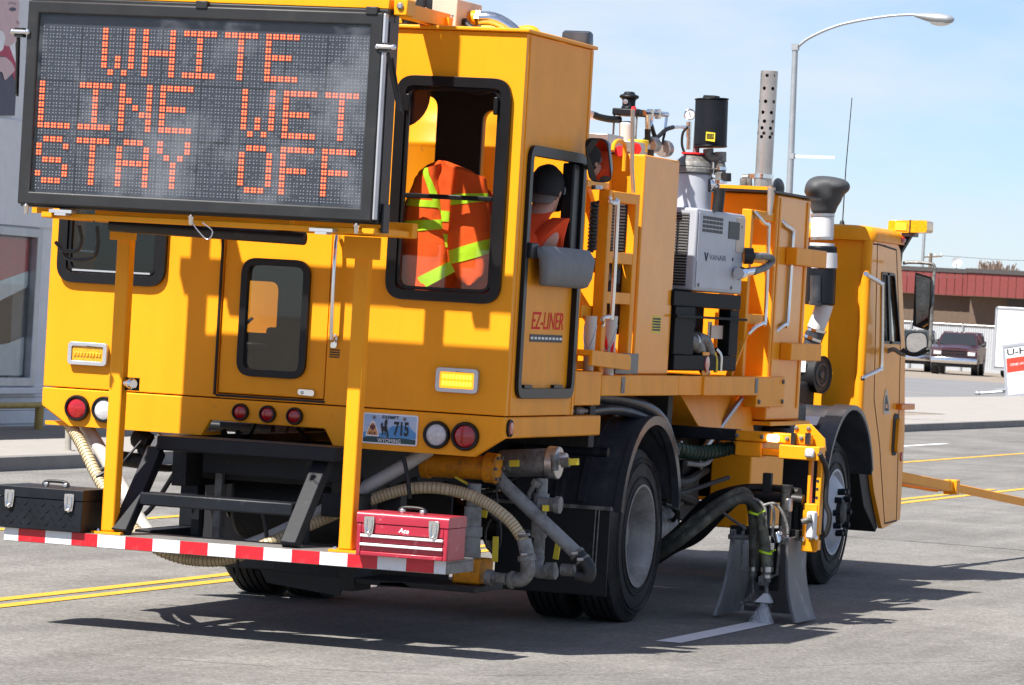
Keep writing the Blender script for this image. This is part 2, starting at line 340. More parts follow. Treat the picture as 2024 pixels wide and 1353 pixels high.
def struct(name, b, m, parent=None, **k):
    o = obj(name, b, m, parent, **k)
    if not parent: o['kind'] = 'structure'
    return o
def dup(root, loc, rz=None, label=None):
    r = root.copy(); C.objects.link(r); r.location = loc
    if rz is not None: r.rotation_euler = (0,0,rz)
    if label: r['label'] = label
    for ch in list(root.children):
        c = ch.copy(); C.objects.link(c); c.parent = r
        for g in ch.children:
            d = g.copy(); C.objects.link(d); d.parent = c
    return r
def text(name, s, quad, pl, d0, m, parent, shear=0., bold=0., th=.002):
    # quad: 2D (origin BL, BR, TL) on the plane
    cu = bpy.data.curves.new('text', 'FONT'); cu.body = s; cu.shear = shear; cu.offset = bold; cu.resolution_u = 3
    ob = bpy.data.objects.new('text', cu); C.objects.link(ob); dg = bpy.context.evaluated_depsgraph_get(); me = ob.evaluated_get(dg).to_mesh()
    vs = [v.co.copy() for v in me.vertices]; fs = [tuple(p.vertices) for p in me.polygons]
    ob.evaluated_get(dg).to_mesh_clear(); C.objects.unlink(ob); bpy.data.objects.remove(ob)
    x0, x1 = min(v.x for v in vs), max(v.x for v in vs); y0, y1 = min(v.y for v in vs), max(v.y for v in vs)
    o, bx, ty = (Vector(q) for q in quad); b = B(); out = []
    for v in vs:
        a, c = (v.x-x0)/(x1-x0), (v.y-y0)/max(1e-6, y1-y0); p = o+(bx-o)*a+(ty-o)*c; out.append(mp3(pl, p, d0))
    b.add(out, fs); return obj(name, b, m, parent, smooth=0)
# ================================================================== SETTING
M['road'] = mat('worn_asphalt', (.142,.135,.126), .9, col2=(.196,.187,.175), scale=1.1, bump=.35, bscale=110, stretch=(1,.30,1), dirt=(.245,.233,.217), dscale=.55, damt=.6, dthr=.48, spec=.25)
def grain(m, sc, lo, hi):
    t = m.node_tree; b = t.nodes['Principled BSDF']; src = b.inputs['Base Color'].links[0].from_socket; l = t.links.new
    tc = N(t,'ShaderNodeTexCoord'); n = N(t,'ShaderNodeTexNoise'); n.inputs['Scale'].default_value = sc; n.inputs['Detail'].default_value = 3; n.inputs['Roughness'].default_value = .8; l(tc.outputs['Object'], n.inputs['Vector'])
    r = N(t,'ShaderNodeMapRange'); r.inputs['From Min'].default_value = .3; r.inputs['From Max'].default_value = .7; r.inputs['To Min'].default_value = lo; r.inputs['To Max'].default_value = hi; l(n.outputs['Fac'], r.inputs['Value'])
    m2 = N(t,'ShaderNodeMixRGB', blend_type='MULTIPLY'); m2.inputs['Fac'].default_value = 1; l(src, m2.inputs['Color1']); l(r.outputs[0], m2.inputs['Color2']); l(m2.outputs[0], b.inputs['Base Color'])
grain(M['road'], 34, .55, 1.45); grain(M['road'], 9, .86, 1.14)
# thin wear streaks along the lane
def streaks(m, amt):
    t = m.node_tree; b = t.nodes['Principled BSDF']; src = b.inputs['Base Color'].links[0].from_socket; l = t.links.new
    tc = N(t,'ShaderNodeTexCoord'); mp = N(t,'ShaderNodeMapping'); mp.inputs['Scale'].default_value = (2.2,.28,1); mp.inputs['Rotation'].default_value = (0,0,.1); l(tc.outputs['Object'], mp.inputs[0])
    n = N(t,'ShaderNodeTexNoise'); n.inputs['Scale'].default_value = 1.6; n.inputs['Detail'].default_value = 8; n.inputs['Roughness'].default_value = .65; l(mp.outputs[0], n.inputs['Vector'])
    r = N(t,'ShaderNodeMapRange'); r.inputs['From Min'].default_value = .35; r.inputs['From Max'].default_value = .65; r.inputs['To Min'].default_value = 1-amt; r.inputs['To Max'].default_value = 1+amt; l(n.outputs['Fac'], r.inputs['Value'])
    m2 = N(t,'ShaderNodeMixRGB', blend_type='MULTIPLY'); m2.inputs['Fac'].default_value = 1; l(src, m2.inputs['Color1']); l(r.outputs[0], m2.inputs['Color2']); l(m2.outputs[0], b.inputs['Base Color'])
streaks(M['road'], .12)
M['dirt'] = mat('pale_dirt', (.235,.195,.155), .95, var=.18, scale=.6, bump=.3, bscale=8, dirt=(.2,.17,.14), dscale=.3, damt=.6, dthr=.5)
M['concrete'] = mat('pale_concrete', (.31,.285,.26), .9, var=.08, scale=2, bump=.15, bscale=40, dirt=(.20,.18,.155), dscale=1.2, damt=.5, dthr=.55)
M['kerb'] = mat('grey_kerb_concrete', (.20,.19,.18), .9, var=.15, scale=3, bump=.15, bscale=40)
M['lot'] = mat('lot_asphalt', (.17,.17,.175), .9, var=.15, scale=.4, dirt=(.26,.24,.22), dscale=.3, damt=.5, dthr=.52)
M['line_y'] = mat('road_paint_yellow', (.66,.36,.02), .6, var=.1, scale=3, dirt=(.30,.22,.10), dscale=14, damt=.55, dthr=.57)
M['line_w'] = mat('road_paint_white', (.84,.85,.87), .5, var=.05)
M['crack'] = mat('tar_seam', (.045,.043,.042), .8)
def sheet(poly, z): b = B(); b.add([(x, y, z) for x, y in poly], [tuple(range(len(poly)))]); return b
struct('ground', sheet([(-900,-300),(900,-300),(900,1500),(-900,1500)], -.012), 'dirt')
bm_ = B()
xs = [-8.25+i*1.5 for i in range(17)]; 
struct('road', sheet([(-8.25,-150),(16,-150),(16,900),(-8.25,900)], 0.), 'road')
# kerb and pavement on the far side
struct('kerb', B().box(-8.43,-8.25,-20,63,-.05,.125).plate([(62.995,-.05),(63,.125),(66,.02),(66,-.05)], [], 'X', -8.43, -8.25), 'kerb', bevel=.02)
sw = struct('sidewalk', sheet([(-10.1,-20),(-8.43,-20),(-8.43,900),(-10.1,900)], .095), 'concrete')
y = 4.
while y < 62: obj('slab', B().box(-10.09,-8.445,y,y+1.78,.05,.122), 'concrete', sw, bevel=.012); y += 1.8
struct('verge', sheet([(-13.6,-20),(-10.1,-20),(-10.1,900),(-13.6,900)], .09), 'dirt')
struct('parking_lot', sheet([(-60,84),(-15.5,84),(-14.4,90),(-14.4,118),(-22,134),(-60,136)], .02), 'lot')
b = B(); b.add([(-15.4,64,.099),(-10.1,64,.099),(-8.24,64,.006),(-8.24,110,.006),(-10.1,110,.099),(-15.4,110,.099)], [(0,1,4,5),(1,2,3,4)]); struct('driveway', b, 'concrete', smooth=0)
# painted lines
def stripe(name, x, w_, y0, y1, m, wob=.006):
    b = B(); n = max(2, int((y1-y0)/1.2)); L_ = []; Rr = []
    for i in range(n+1):
        yy = y0+(y1-y0)*i/n; L_.append((x-w_/2+random.uniform(-wob, wob), yy, .004)); Rr.append((x+w_/2+random.uniform(-wob, wob), yy, .004))
    for i in range(n): b.add([L_[i], Rr[i], Rr[i+1], L_[i+1]], [(0,1,2,3)])
    return struct(name, b, m, smooth=0)
stripe('yellow_line', -1.53, .10, -20, 200, 'line_y'); stripe('yellow_line', -1.73, .10, -20, 27, 'line_y')
stripe('yellow_line', -4.47, .11, -20, 260, 'line_y')
stripe('lane_dash', -6.24, .11, 40, 45.2, 'line_w')
stripe('fresh_paint_line', 1.785, .14, 1.45, 3.42, 'line_w', .002)
for pts, ww in (([(-3,14.2),(.2,14.0),(3.2,13.6),(6,13.3)], .02), ([(-.2,2.2-4.3),(1.7,-1.4),(3.0,1.2),(4,3)], .006), ([(-3,8.3),(-2.2,7.9),(-1.9,8.2)], .02), ([(3.1,10.9),(2.4,10.0),(1.9,11.4)], .008)):
    b = B(); P = crom([(p[0], p[1], .003) for p in pts], 8)
    for i in range(len(P)-1):
        j = random.uniform(.4, 1)*ww; b.add([P[i]+Vector((0,-j,0)), P[i+1]+Vector((0,-j,0)), P[i+1]+Vector((0,j,0)), P[i]+Vector((0,j,0))], [(0,1,2,3)])
    struct('tar_crack', b, 'crack', smooth=0)
# ------------------------------------------------------------------ store at the left, street front facing +X
SXW = -12.1
M['siding'] = mat('pale_blue_siding', (.66,.665,.68), .6, var=.05)
M['store_dark'] = mat('store_interior', (.06,.065,.07), .8, var=.3)
M['reflect_red'] = mat('red_reflection', (.62,.06,.05), .7)  # colour of a street reflection, painted behind the shop glass
M['reflect_white'] = mat('white_reflection', (.80,.80,.78), .7)  # same for the white parts of the reflection
M['frame_alu'] = mat('aluminium_frame', (.42,.43,.44), .4, .6)
M['shop_glass'] = glassmat('shop_window_glass', (.86,.89,.90), .35)
def YZ(u, v, x=SXW): return SX(u, v, x)
store = thing('storefront_building', 'pale blue sided shop with large display window and poster above at the left edge', 'building', (SXW, 22.8, 0))
sc = Vector((SXW, 22.8, 0))
def loc(b): b.v = [tuple(Vector(v)-sc) for v in b.v]; return b
y0, y1 = 8., 25.2
wl = obj('wall', loc(B().plate([(y0,.0),(y1,.0),(y1,6.5),(y0,6.5)], [[(9.,.62),(23.45,.62),(23.45,2.22),(9.,2.22)]], 'X', SXW-.25, SXW)), 'siding', store)
for i in range(3): obj('siding_board', loc(B().plate([(y0,.12+i*.15),(y1,.12+i*.15),(y1,.265+i*.15),(y0,.265+i*.15)], [], 'X', SXW+.003, SXW+.022)), 'siding', wl, bevel=.006)
obj('siding_board', loc(B().plate([(y0,2.34),(y1,2.34),(y1,3.5),(y0,3.5)], [], 'X', SXW+.003, SXW+.03)), 'siding', wl)
obj('roof', loc(B().box(SXW-9,SXW-.26,y0,y1,6.3,6.45)), 'siding', store)
obj('rear_wall', loc(B().box(SXW-9,SXW-8.8,y0,y1,0,6.3).box(SXW-8.8,SXW-.25,y0,y0+.2,0,6.3).box(SXW-8.8,SXW-.25,y1-.2,y1,0,6.3)), 'store_dark', store)
wf = obj('window_frame', loc(B().plate([(8.9,.54),(23.53,.54),(23.53,2.32),(8.9,2.32)], [[(9.02,.64),(23.4,.64),(23.4,2.22),(9.02,2.22)]], 'X', SXW-.06, SXW+.05)), 'frame_alu', store, bevel=.01)
for yy in (22.36, 21.1, 19.6): obj('mullion', loc(B().box(SXW-.05,SXW+.04,yy-.025,yy+.025,.65,2.21)), 'frame_alu', wf)
obj('glass_pane', loc(B().box(SXW-.03,SXW-.022,9.03,23.39,.645,2.215)), 'shop_glass', wf)
obj('window_sill', loc(B().box(SXW+.002,SXW+.12,8.8,23.6,.46,.53)), 'siding', store, bevel=.01)
obj('red_reflection', loc(B().plate([(21.0,1.62),(23.38,1.72),(23.38,2.2),(21.0,2.2)], [], 'X', SXW-.06, SXW-.05)), 'reflect_red', store)  # red street reflection in the glass, put in as a coloured panel
obj('white_reflection', loc(B().plate(rpoly([(21.0,1.36),(22.5,1.45),(23.38,1.66),(23.38,1.84),(22.6,1.70),(21.0,1.62)], .04), [], 'X', SXW-.049, SXW-.042)), 'reflect_white', store)  # white street reflection, likewise a coloured panel
obj('vehicle_reflection', loc(B().plate(rpoly([(21.5,.66),(23.38,.66),(23.38,1.10),(23.0,1.02),(22.6,.99),(21.5,.99)], .05), [], 'X', SXW-.06, SXW-.045)), 'reflect_white', store)  # reflected white vehicle, its outline cut as a panel behind the glass
# poster with a plain portrait above the window
pf = [('sticker_white', [(-2,-3),(1.0,-3),(1.0,3),(-2,3)])]
M['p_face'] = mat('poster_skin_print', (.62,.44,.44), .6, var=.04); M['p_dark'] = mat('poster_dark_print', (.075,.075,.11), .6); M['p_red'] = mat('poster_red_print', (.42,.05,.10), .6)
M['p_shade'] = mat('poster_shade_print', (.40,.27,.29), .6)
pos = obj('poster', loc(B().plate([(19.,3.56),(22.62,3.56),(22.62,6.2),(19.,6.2)], [], 'X', SXW+.003, SXW+.02)), 'sticker_white', store)
def pp(uv): return [YZ(u, v, SXW+.03) for u, v in uv]
def player(name, uv, m, k, r=0): 
    obj(name, loc(B().plate(rpoly(pp(uv), r, 4) if r else pp(uv), [], 'X', SXW+.02+.003*k, SXW+.023+.003*k)), m, pos, smooth=0)
player('print_dark', [(-40,228),(30,228),(34,150),(10,95),(-40,95)], 'p_dark', 1)
player('print_collar', [(-20,78),(14,78),(40,148),(30,158),(8,110),(-20,110)], 'p_red', 2, .03)
player('print_face', [(-30,-40),(30,-40),(39,8),(36,40),(40,46),(36,52),(38,62),(28,86),(12,92),(-5,70),(-30,30)], 'p_face', 3, .06)
player('print_hand', [(-20,112),(10,112),(22,122),(30,138),(8,160),(5,142),(-20,138)], 'p_face', 4, .05)
player('print_eye', [(17,18),(22,14),(30,15),(31,20),(22,22)], 'p_dark', 5, .02)
player('print_brow', [(14,8),(22,3),(32,6),(31,9),(22,7)], 'p_shade', 5, .02)
player('print_lips', [(26,60),(37,57),(36,66),(27,68)], 'p_red', 5, .02)
player('print_nose', [(32,40),(38,44),(34,47)], 'p_shade', 5)
player('print_pearl', [(-6,60),(3,60),(9,72),(5,98),(-6,104)], 'sticker_white', 6, .06)
# yellow rail and post in front of the store
M['rail_y'] = mat('faded_yellow_rail', (.40,.28,.08), .7, var=.15)
M['post_g'] = mat('weathered_post', (.33,.31,.27), .8)
gr = thing('guard_rail', 'low faded yellow guard rail before the pale blue shop front', 'guard rail', (-11.6, 22, .09))
c_ = Vector((-11.6,22,.09))
def rel(b, c): b.v = [tuple(Vector(v)-c) for v in b.v]; return b
obj('rail', rel(B().tube([(-11.6,16,.36),(-11.6,23.0,.36)], .035), c_), 'rail_y', gr)
for yy in (19., 22.7): obj('post', rel(B().tube([(-11.6,yy,.09),(-11.6,yy,.38)], .05), c_), 'rail_y', gr)
x_, y_ = GZ(135, 893, .11); tag(obj('sign_stub', B().tube([(x_,y_,.1),(x_-.02,y_,.42)], .03).box(x_-.05,x_+.05,y_-.05,y_+.05,.1,.13), 'post_g'), 'short weathered grey post stub standing on the pavement at left', 'post')
# ------------------------------------------------------------------ street lamp
M['lamp_metal'] = mat('galvanised_lamp_pole', (.36,.38,.40), .5, .5, var=.1); M['lamp_white'] = mat('pale_lamp_glass', (.75,.75,.72), .3)
lx, ly_ = -11.0, 52.6
def LP(u, v): p = at(u, v, 1, ly_); return p
b0 = LP(1558,400); k_ = 52.6
sl = thing('street_lamp', 'tall galvanised street lamp with long curved arm over the road', 'street lamp', (LP(1560,385).x, ly_, .1))
c_ = Vector(sl.location)
px_ = c_.x
top = LP(1572, 92)
obj('pole', rel(B().tube([(px_-.05,ly_,.1),(px_,ly_,3.5),(top.x,ly_,top.z)], [.075,.05], 14, 5).cyl((px_-.05,ly_,.1),(px_-.05,ly_,.18),.16), c_), 'lamp_metal', sl)
arm_px = [(1572,96),(1600,74),(1650,52),(1700,40),(1760,31),(1812,28)]
obj('arm', rel(B().tube([LP(*p) for p in arm_px], [.028,.022], 10, 4), c_), 'lamp_metal', sl)
obj('arm_bracket', rel(B().box(top.x-.06,top.x+.06,ly_-.06,ly_+.06,top.z-.06,top.z+.05), c_), 'lamp_metal', sl)
h0, h1 = LP(1808,29), LP(1886,38)
d_ = (h1-h0); dn = d_.normalized(); up = Vector((-dn.z,0,dn.x))
secs = []
for t, a in ((0,.035),(.12,.055),(.3,.085),(.6,.115),(.85,.10),(.96,.06),(1,.02)): secs.append((h0+d_*t-up*a*.15, Vector((0,a*1.2,0)), up*a*.85))
obj('lamp_head', rel(B().loft(secs, 14), c_), 'lamp_metal', sl, smooth=60)
q_ = h0+d_*.66-up*.06; obj('lamp_glass', rel(B().ell(q_, .2,.10,.085), c_), 'lamp_white', sl)
s0, s1 = LP(1566,308), LP(1650,311)
obj('street_sign_blade', rel(B().bar(s0, s1, .02, .045), c_), 'sticker_white', sl)
obj('sign_clamp', rel(B().box(s0.x-.05,s0.x+.04,ly_-.06,ly_+.06,s0.z-.05,s0.z+.05), c_), 'lamp_metal', sl)
# ------------------------------------------------------------------ far red-fascia building, fence, poles, dish, trees
M['fascia'] = mat('red_metal_fascia', (.19,.036,.033), .6, var=.10); M['brownwall'] = mat('brown_wood_wall', (.125,.085,.06), .85, var=.12)
M['roofdark'] = mat('dark_roof_edge', (.06,.055,.055), .8); M['fence_w'] = mat('pale_metal_fence', (.42,.44,.46), .6, var=.06)
def BG(u, v, y): return at(u, v, 1, y)
by = 212.
rb = thing('red_roofed_building', 'long low brown building with red metal fascia beyond the parking lot', 'building', (BG(1900,640,by).x, by, 0))
c_ = Vector(rb.location)
xl, xm, xr = BG(1700,560,by).x, BG(1912,560,by).x, BG(2300,560,by).x
zt, zb, zw = BG(1960,541,by).z, BG(1960,586,by).z, -.2
obj('wall', rel(B().box(xm,xr,by+1,by+14,zw,zt-.3), c_), 'brownwall', rb)
obj('recessed_wall', rel(B().box(xl,xm,by+4,by+14,zw,zt-.3), c_), 'brownwall', rb)
x = xm; i = 0
while x < xr-.1 and i < 60:
    obj('fascia_panel', rel(B().box(x+.01,x+.44,by-.02,by+.08,zb,zt), c_), 'fascia', rb); obj('fascia_seam', rel(B().box(x-.015,x+.0,by-.05,by+.03,zb,zt), c_), 'fascia', rb); x += .46; i += 1
y = by
for k in range(8): obj('fascia_panel', rel(B().box(xm-.06,xm+.0,by+k*.5+.01,by+k*.5+.48,zb,zt), c_), 'fascia', rb)
x = xm-.08; i = 0
while x > xl and i < 40: obj('fascia_panel', rel(B().box(x-.44,x-.01,by+3.4,by+3.5,zb,zt), c_), 'fascia', rb); x -= .46; i += 1
obj('roof', rel(B().box(xl,xr+.2,by+3.35,by+15,zt+.01,zt+.25).box(xm-.12,xr+.2,by-.1,by+3.3,zt+.01,zt+.25), c_), 'roofdark', rb)
obj('soffit', rel(B().box(xm,xr,by+.1,by+1,zb-.02,zb+.05).box(xl,xm-.07,by+3.5,by+4,zb-.02,zb+.05), c_), 'beige', rb)
obj('wall_batten', rel(B().box(BG(1985,600,by).x,BG(2300,600,by).x,by+.8,by+.98,BG(1985,608,by).z,BG(1985,586,by).z-.05), c_), 'roofdark', rb)
fy = 178.
fx0, fx1 = BG(1700,660,fy).x, BG(2010,660,fy).x; fz1, fz0 = BG(1865,639,fy).z, -.1
fn = thing('yard_fence', 'pale grey slatted yard fence behind the parked pickup trucks', 'fence', ((fx0+fx1)/2, fy, 0)); c_ = Vector(fn.location)
n_ = int((fx1-fx0)/.11)
b = B()
for i in range(n_): x = fx0+i*.11; b.box(x+.008,x+.102,fy-.01+random.uniform(-.004,.004),fy+.01,fz0,fz1-.06+random.uniform(-.02,.02))
o = obj('slat', rel(b, c_), 'fence_w', fn, smooth=0); o['kind'] = 'stuff'
px_p = fx0
while px_p <= fx1: obj('post', rel(B().cyl((px_p,fy-.06,fz0),(px_p,fy-.06,fz1+.05),.05,10), c_), 'frame_alu', fn); px_p += 2.5
obj('top_rail', rel(B().tube([(fx0,fy-.06,fz1),(fx1,fy-.06,fz1)], .03, 8), c_), 'frame_alu', fn)
dy = 216.; dp = BG(1891,520,dy); sdh = thing('satellite_dish', 'white satellite dish on the roof edge of the red fascia building', 'satellite dish', (dp.x, dy, zt+.25)); c_ = Vector(sdh.location)
obj('dish', rel(B().lathe(dp+Vector((0,0,.02)), (.25,-1,.35), [(0,.02),(.01,.12),(.06,.28),(.09,.30),(.075,.28),(.03,.12),(.02,.01)], 20), c_), 'dish_grey', sdh)
obj('mast', rel(B().tube([(dp.x,dy+.05,zt+.2),(dp.x,dy+.05,dp.z-.1),dp], .03, 8), c_), 'frame_alu', sdh)
obj('feed_arm', rel(B().tube([dp+Vector((0,0,-.25)),dp+Vector((.1,-.5,-.1))], .015, 6).ell(dp+Vector((.1,-.5,-.08)),.05,.06,.05,8,6), c_), 'frame_alu', sdh)
uy = 300.; M['wood'] = mat('weathered_wood_pole', (.16,.12,.09), .9)
u0 = BG(1840,500,uy); up_ = thing('utility_pole', 'wooden utility pole with a single crossarm above the red roof', 'utility pole', (u0.x, uy, 0)); c_ = Vector(up_.location)
obj('pole', rel(B().tube([(u0.x,uy,0),(u0.x,uy,u0.z)], [.17,.13], 10), c_), 'wood', up_)
a0, a1 = BG(1822,508,uy), BG(1862,506,uy); obj('crossarm', rel(B().bar(a0,a1,.12,.12), c_), 'wood', up_)
for t in (0.03,.35,.65,.97): p = a0.lerp(a1,t); obj('insulator', rel(B().cyl(p+Vector((0,0,.06)),p+Vector((0,0,.24)),.05,8), c_), 'lamp_white', up_)
y2 = 270.; g0 = BG(1827,455,y2); tag(obj('metal_pole', B().tube([(g0.x,y2,0),(g0.x,y2,g0.z)], .11, 10).box(g0.x-.14,g0.x+.14,y2-.14,y2+.14,0,.2), 'lamp_metal'), 'plain grey metal pole rising behind the red roof beside the amber beacon', 'pole')
w0, w1 = BG(1862,505,uy), BG(2200,506,uy); tag(obj('overhead_wire', B().tube([w0,(w0+w1)/2+Vector((0,0,-.35)),w1], .018, 5, 6), 'roofdark'), 'thin overhead wire running right from the wooden utility pole', 'wire')
M['twig'] = mat('bare_twigs', (.20,.14,.11), .9)
def bare_tree(u, v, y, hpx, lab, seed):
    rnd = random.Random(seed); top = BG(u, v, y); H = top.z; t = thing('bare_tree', lab, 'tree', (top.x, y, 0), 0, 'leafless trees behind the red roof')
    tr = B(); tw = B()
    def grow(p, d, ln, r, dep):
        q = p+d*ln; (tr if dep < 2 else tw).tube([p, (p+q)/2+Vector((rnd.uniform(-1,1),rnd.uniform(-1,1),0))*ln*.06, q], [r*1.6, r*1.2], 6 if dep < 2 else 4, 0, False)
        if dep >= 6: return
        for k in range(3 if dep else 4):
            nd = (d+Vector((rnd.uniform(-1,1), rnd.uniform(-1,1), rnd.uniform(-.05,.6)))*.6).normalized(); grow(p+d*ln*rnd.uniform(.6,1), nd, ln*rnd.uniform(.6,.78), r*.72, dep+1)
    grow(Vector((0,0,0)), Vector((0,0,1)), H*.33, .16, 0)
    zm = max(v[2] for v in tw.v)
    for q_ in (tr, tw): q_.v = [(v[0]*.9, v[1]*.9, v[2]*H/zm) for v in q_.v]
    obj('trunk', tr, 'twig', t); o = obj('crown', tw, 'twig', t)
bare_tree(1950, 512, 330, 30, 'leafless tree with rounded twiggy crown left of its neighbour behind red roof', 3)
bare_tree(1985, 514, 345, 30, 'leafless tree at the right behind the red roof', 8)
bare_tree(1925, 528, 360, 20, 'small leafless treetop barely showing over red roof next to dish', 5)
# ------------------------------------------------------------------ parked pickups
def pickup(name, label, loc_, rz, body, topper=True):
    t = thing(name, label, 'pickup truck', loc_, rz, 'pickup trucks parked in the far lot')
    hw = .98
    prof = [(-2.65,.55),(-2.72,.75),(-2.70,1.05),(-2.55,1.13),(-1.35,1.22),(-.95,1.24),(1.0,1.22),(1.02,1.2),(2.85,1.2),(2.88,.6),(2.6,.5),(-2.4,.5)]
    arch = []
    obj('body', B().plate(rpoly(prof, .06, 3), [], 'X', -hw, hw), body, t, bevel=.06)
    obj('hood_bulge', B().loft([((0,-2.6,1.1),(.62,0,0),(0,0,.05)),((0,-2.1,1.17),(.66,0,0),(0,0,.09)),((0,-1.35,1.23),(.7,0,0),(0,0,.08))], 14), body, t)
    cb = obj('cab', B().add([(-.90,-1.05,1.22),(.90,-1.05,1.22),(.90,1.0,1.22),(-.90,1.0,1.22),(-.70,-.35,1.80),(.70,-.35,1.80),(.72,.85,1.80),(-.72,.85,1.80)], [(3,2,1,0),(4,5,6,7),(0,1,5,4),(1,2,6,5),(2,3,7,6),(3,0,4,7)]), body, t, bevel=.05)
    n = Vector((0,-.58,.70)).normalized()*.012
    ws = [Vector(p) for p in ((-.80,-1.0,1.27),(.80,-1.0,1.27),(.645,-.42,1.745),(-.645,-.42,1.745))]
    obj('windscreen', B().add([p+n for p in ws]+[p-n*.2 for p in ws], [(0,1,2,3),(7,6,5,4),(0,4,5,1),(1,5,6,2),(2,6,7,3),(3,7,4,0)]), 'car_glass', cb, smooth=0)
    for s in (-1,1):
        sp = [Vector((s*p[0],p[1],p[2])) for p in ((.905,-.80,1.30),(.905,.85,1.30),(.755,.75,1.70),(.755,-.28,1.70))]; nn = Vector((s*.012,0,.004))
        obj('side_window', B().add([p+nn for p in sp]+[p for p in sp], [(0,1,2,3),(7,6,5,4),(0,4,5,1),(1,5,6,2),(2,6,7,3),(3,7,4,0)]), 'car_glass', cb, smooth=0)
        mr = obj('mirror', B().loft([((s*1.02,-.82,1.30),(.05,0,0),(0,.03,.06)),((s*1.16,-.84,1.36),(.02,.05,0),(0,.03,.13)),((s*1.20,-.84,1.36),(.01,.04,0),(0,.03,.10))], 10), 'rubber', t)
        obj('headlight', B().box(s*.72-.17,s*.72+.17,-2.745,-2.68,.82,.98), 'lens_clear', t, bevel=.02)
        for y in (-1.75, 1.75):
            wh = obj('wheel', B().lathe((s*.72,y,.38),(s,0,0),[(0,.2),(0,.35),(.04,.38),(.22,.38),(.26,.35),(.26,.22),(.23,.21)], 20), 'tyre', t)
            obj('rim', B().lathe((s*.72,y,.38),(s,0,0),[(.2,.21),(.25,.205),(.235,.15),(.25,.05),(.25,.001)], 16), 'alu', wh)
            obj('wheel_arch', B().lathe((s*.70,y,.42),(s,0,0),[(.0,.36),(.285,.43),(.287,.47),(.0,.47)], 20), 'rubber', t)
    g = obj('grille', B().box(-.52,.52,-2.74,-2.69,.78,1.02), 'rubber', t)
    obj('grille_bar', B().box(-.52,.52,-2.765,-2.741,.885,.915).box(-.02,.02,-2.764,-2.742,.78,1.02).ring([(-.55,.75),(.55,.75),(.55,1.05),(-.55,1.05)], .03, 'Y', -2.77, -2.69), body, g)
    obj('front_bumper', B().loft([((-.98,-2.72,.60),(0,.06,0),(0,0,.12)),((-.6,-2.84,.60),(0,.07,0),(0,0,.13)),((.6,-2.84,.60),(0,.07,0),(0,0,.13)),((.98,-2.72,.60),(0,.06,0),(0,0,.12))], 12, p=.5), 'chrome', t)
    obj('air_dam', B().box(-.85,.85,-2.78,-2.6,.33,.47), 'rubber', t, bevel=.03)
    for x in (-.3,-.1,.1): obj('roof_marker', B().ell((x+.1,-.30,1.81),.05,.06,.025,10,6), 'lens_clear', cb)
    if topper:
        tp = obj('bed_topper', B().add([(-.95,1.05,1.2),(.95,1.05,1.2),(.95,2.85,1.2),(-.95,2.85,1.2),(-.80,1.15,1.84),(.80,1.15,1.84),(.80,2.75,1.84),(-.80,2.75,1.84)], [(3,2,1,0),(4,5,6,7),(0,1,5,4),(1,2,6,5),(2,3,7,6),(3,0,4,7)]), body, t, bevel=.05)
        for s in (-1,1):
            sp = [Vector((s*p[0],p[1],p[2])) for p in ((.925,1.2,1.32),(.925,2.7,1.32),(.835,2.62,1.70),(.835,1.28,1.70))]; nn = Vector((s*.014,0,.004))
            obj('topper_window', B().add([p+nn for p in sp]+[p for p in sp], [(0,1,2,3),(7,6,5,4),(0,4,5,1),(1,5,6,2),(2,6,7,3),(3,7,4,0)]), 'car_glass', tp, smooth=0)
    return t
M['car_glass'] = mat('dark_car_glass', (.012,.014,.016), .06, var=.05, coat=1.)
M['maroon'] = mat('maroon_car_paint', (.040,.010,.015), .3, coat=.35, var=.1); M['greencar'] = mat('grey_green_car_paint', (.05,.052,.046), .35, coat=.3, var=.1)
def on(u, y, z=.0):  # x so that it lands under pixel column u at depth y
    p = at(u, 740, 1, y); return (p.x, y, z)
pl1 = on(1893, 160); pickup('pickup_truck', 'dark maroon pickup with bed topper and chrome bumper facing the road', (pl1[0], 160, .0), R(8), 'maroon')
pl2 = on(1800, 164); pickup('pickup_truck', 'grey green pickup half hidden behind the yellow cab mirror', (pl2[0], 164, .0), R(9), 'greencar')
# ------------------------------------------------------------------ white box trailer and tipped rental trailer
ty_ = 158.
tx0 = BG(1964,700,ty_).x; tl = thing('box_trailer', 'large white box trailer parked at the right edge of the lot', 'trailer', (tx0+1.2, ty_, 0), 0); c_ = Vector(tl.location)
z1_, z0_ = BG(1990,606,ty_).z, BG(1990,738,ty_).z
bx_ = obj('box_body', rel(B().box(tx0,tx0+2.5,ty_,ty_+7,z0_+.22,z1_), c_), 'sticker_white', tl, bevel=.08)
obj('corner_trim', rel(B().box(tx0-.02,tx0+.06,ty_-.03,ty_+.02,z0_+.2,z1_-.05).box(tx0+.0,tx0+2.5,ty_-.03,ty_+.02,z1_-.1,z1_-.02), c_), 'alu', bx_)
obj('bottom_rail', rel(B().box(tx0-.01,tx0+2.5,ty_-.02,ty_+7,z0_+.12,z0_+.215), c_), 'alu', tl)
for s in (.15,2.2):
    for yy in (1.2, 4.6): obj('wheel', rel(B().lathe((tx0+s,ty_+yy,.36),(1,0,0),[(0,.1),(0,.32),(.04,.36),(.2,.36),(.24,.32),(.24,.1)], 18), c_), 'tyre', tl)
obj('underframe', rel(B().box(tx0+.2,tx0+2.3,ty_+.3,ty_+6.5,.42,z0_+.118 if z0_+.118>.43 else .6), c_), 'rubber', tl)
ry_ = 100.
def RT(u, v): return at(u, v, 1, ry_)
rt = thing('rental_trailer', 'small tipped white rental trailer with red band and its tongue on the ground', 'trailer', (RT(2020,780).x, ry_, 0)); c_ = Vector(rt.location)
q0, q1, q2, q3 = RT(1989,784), RT(2090,772), RT(2090,668), RT(1982,684)
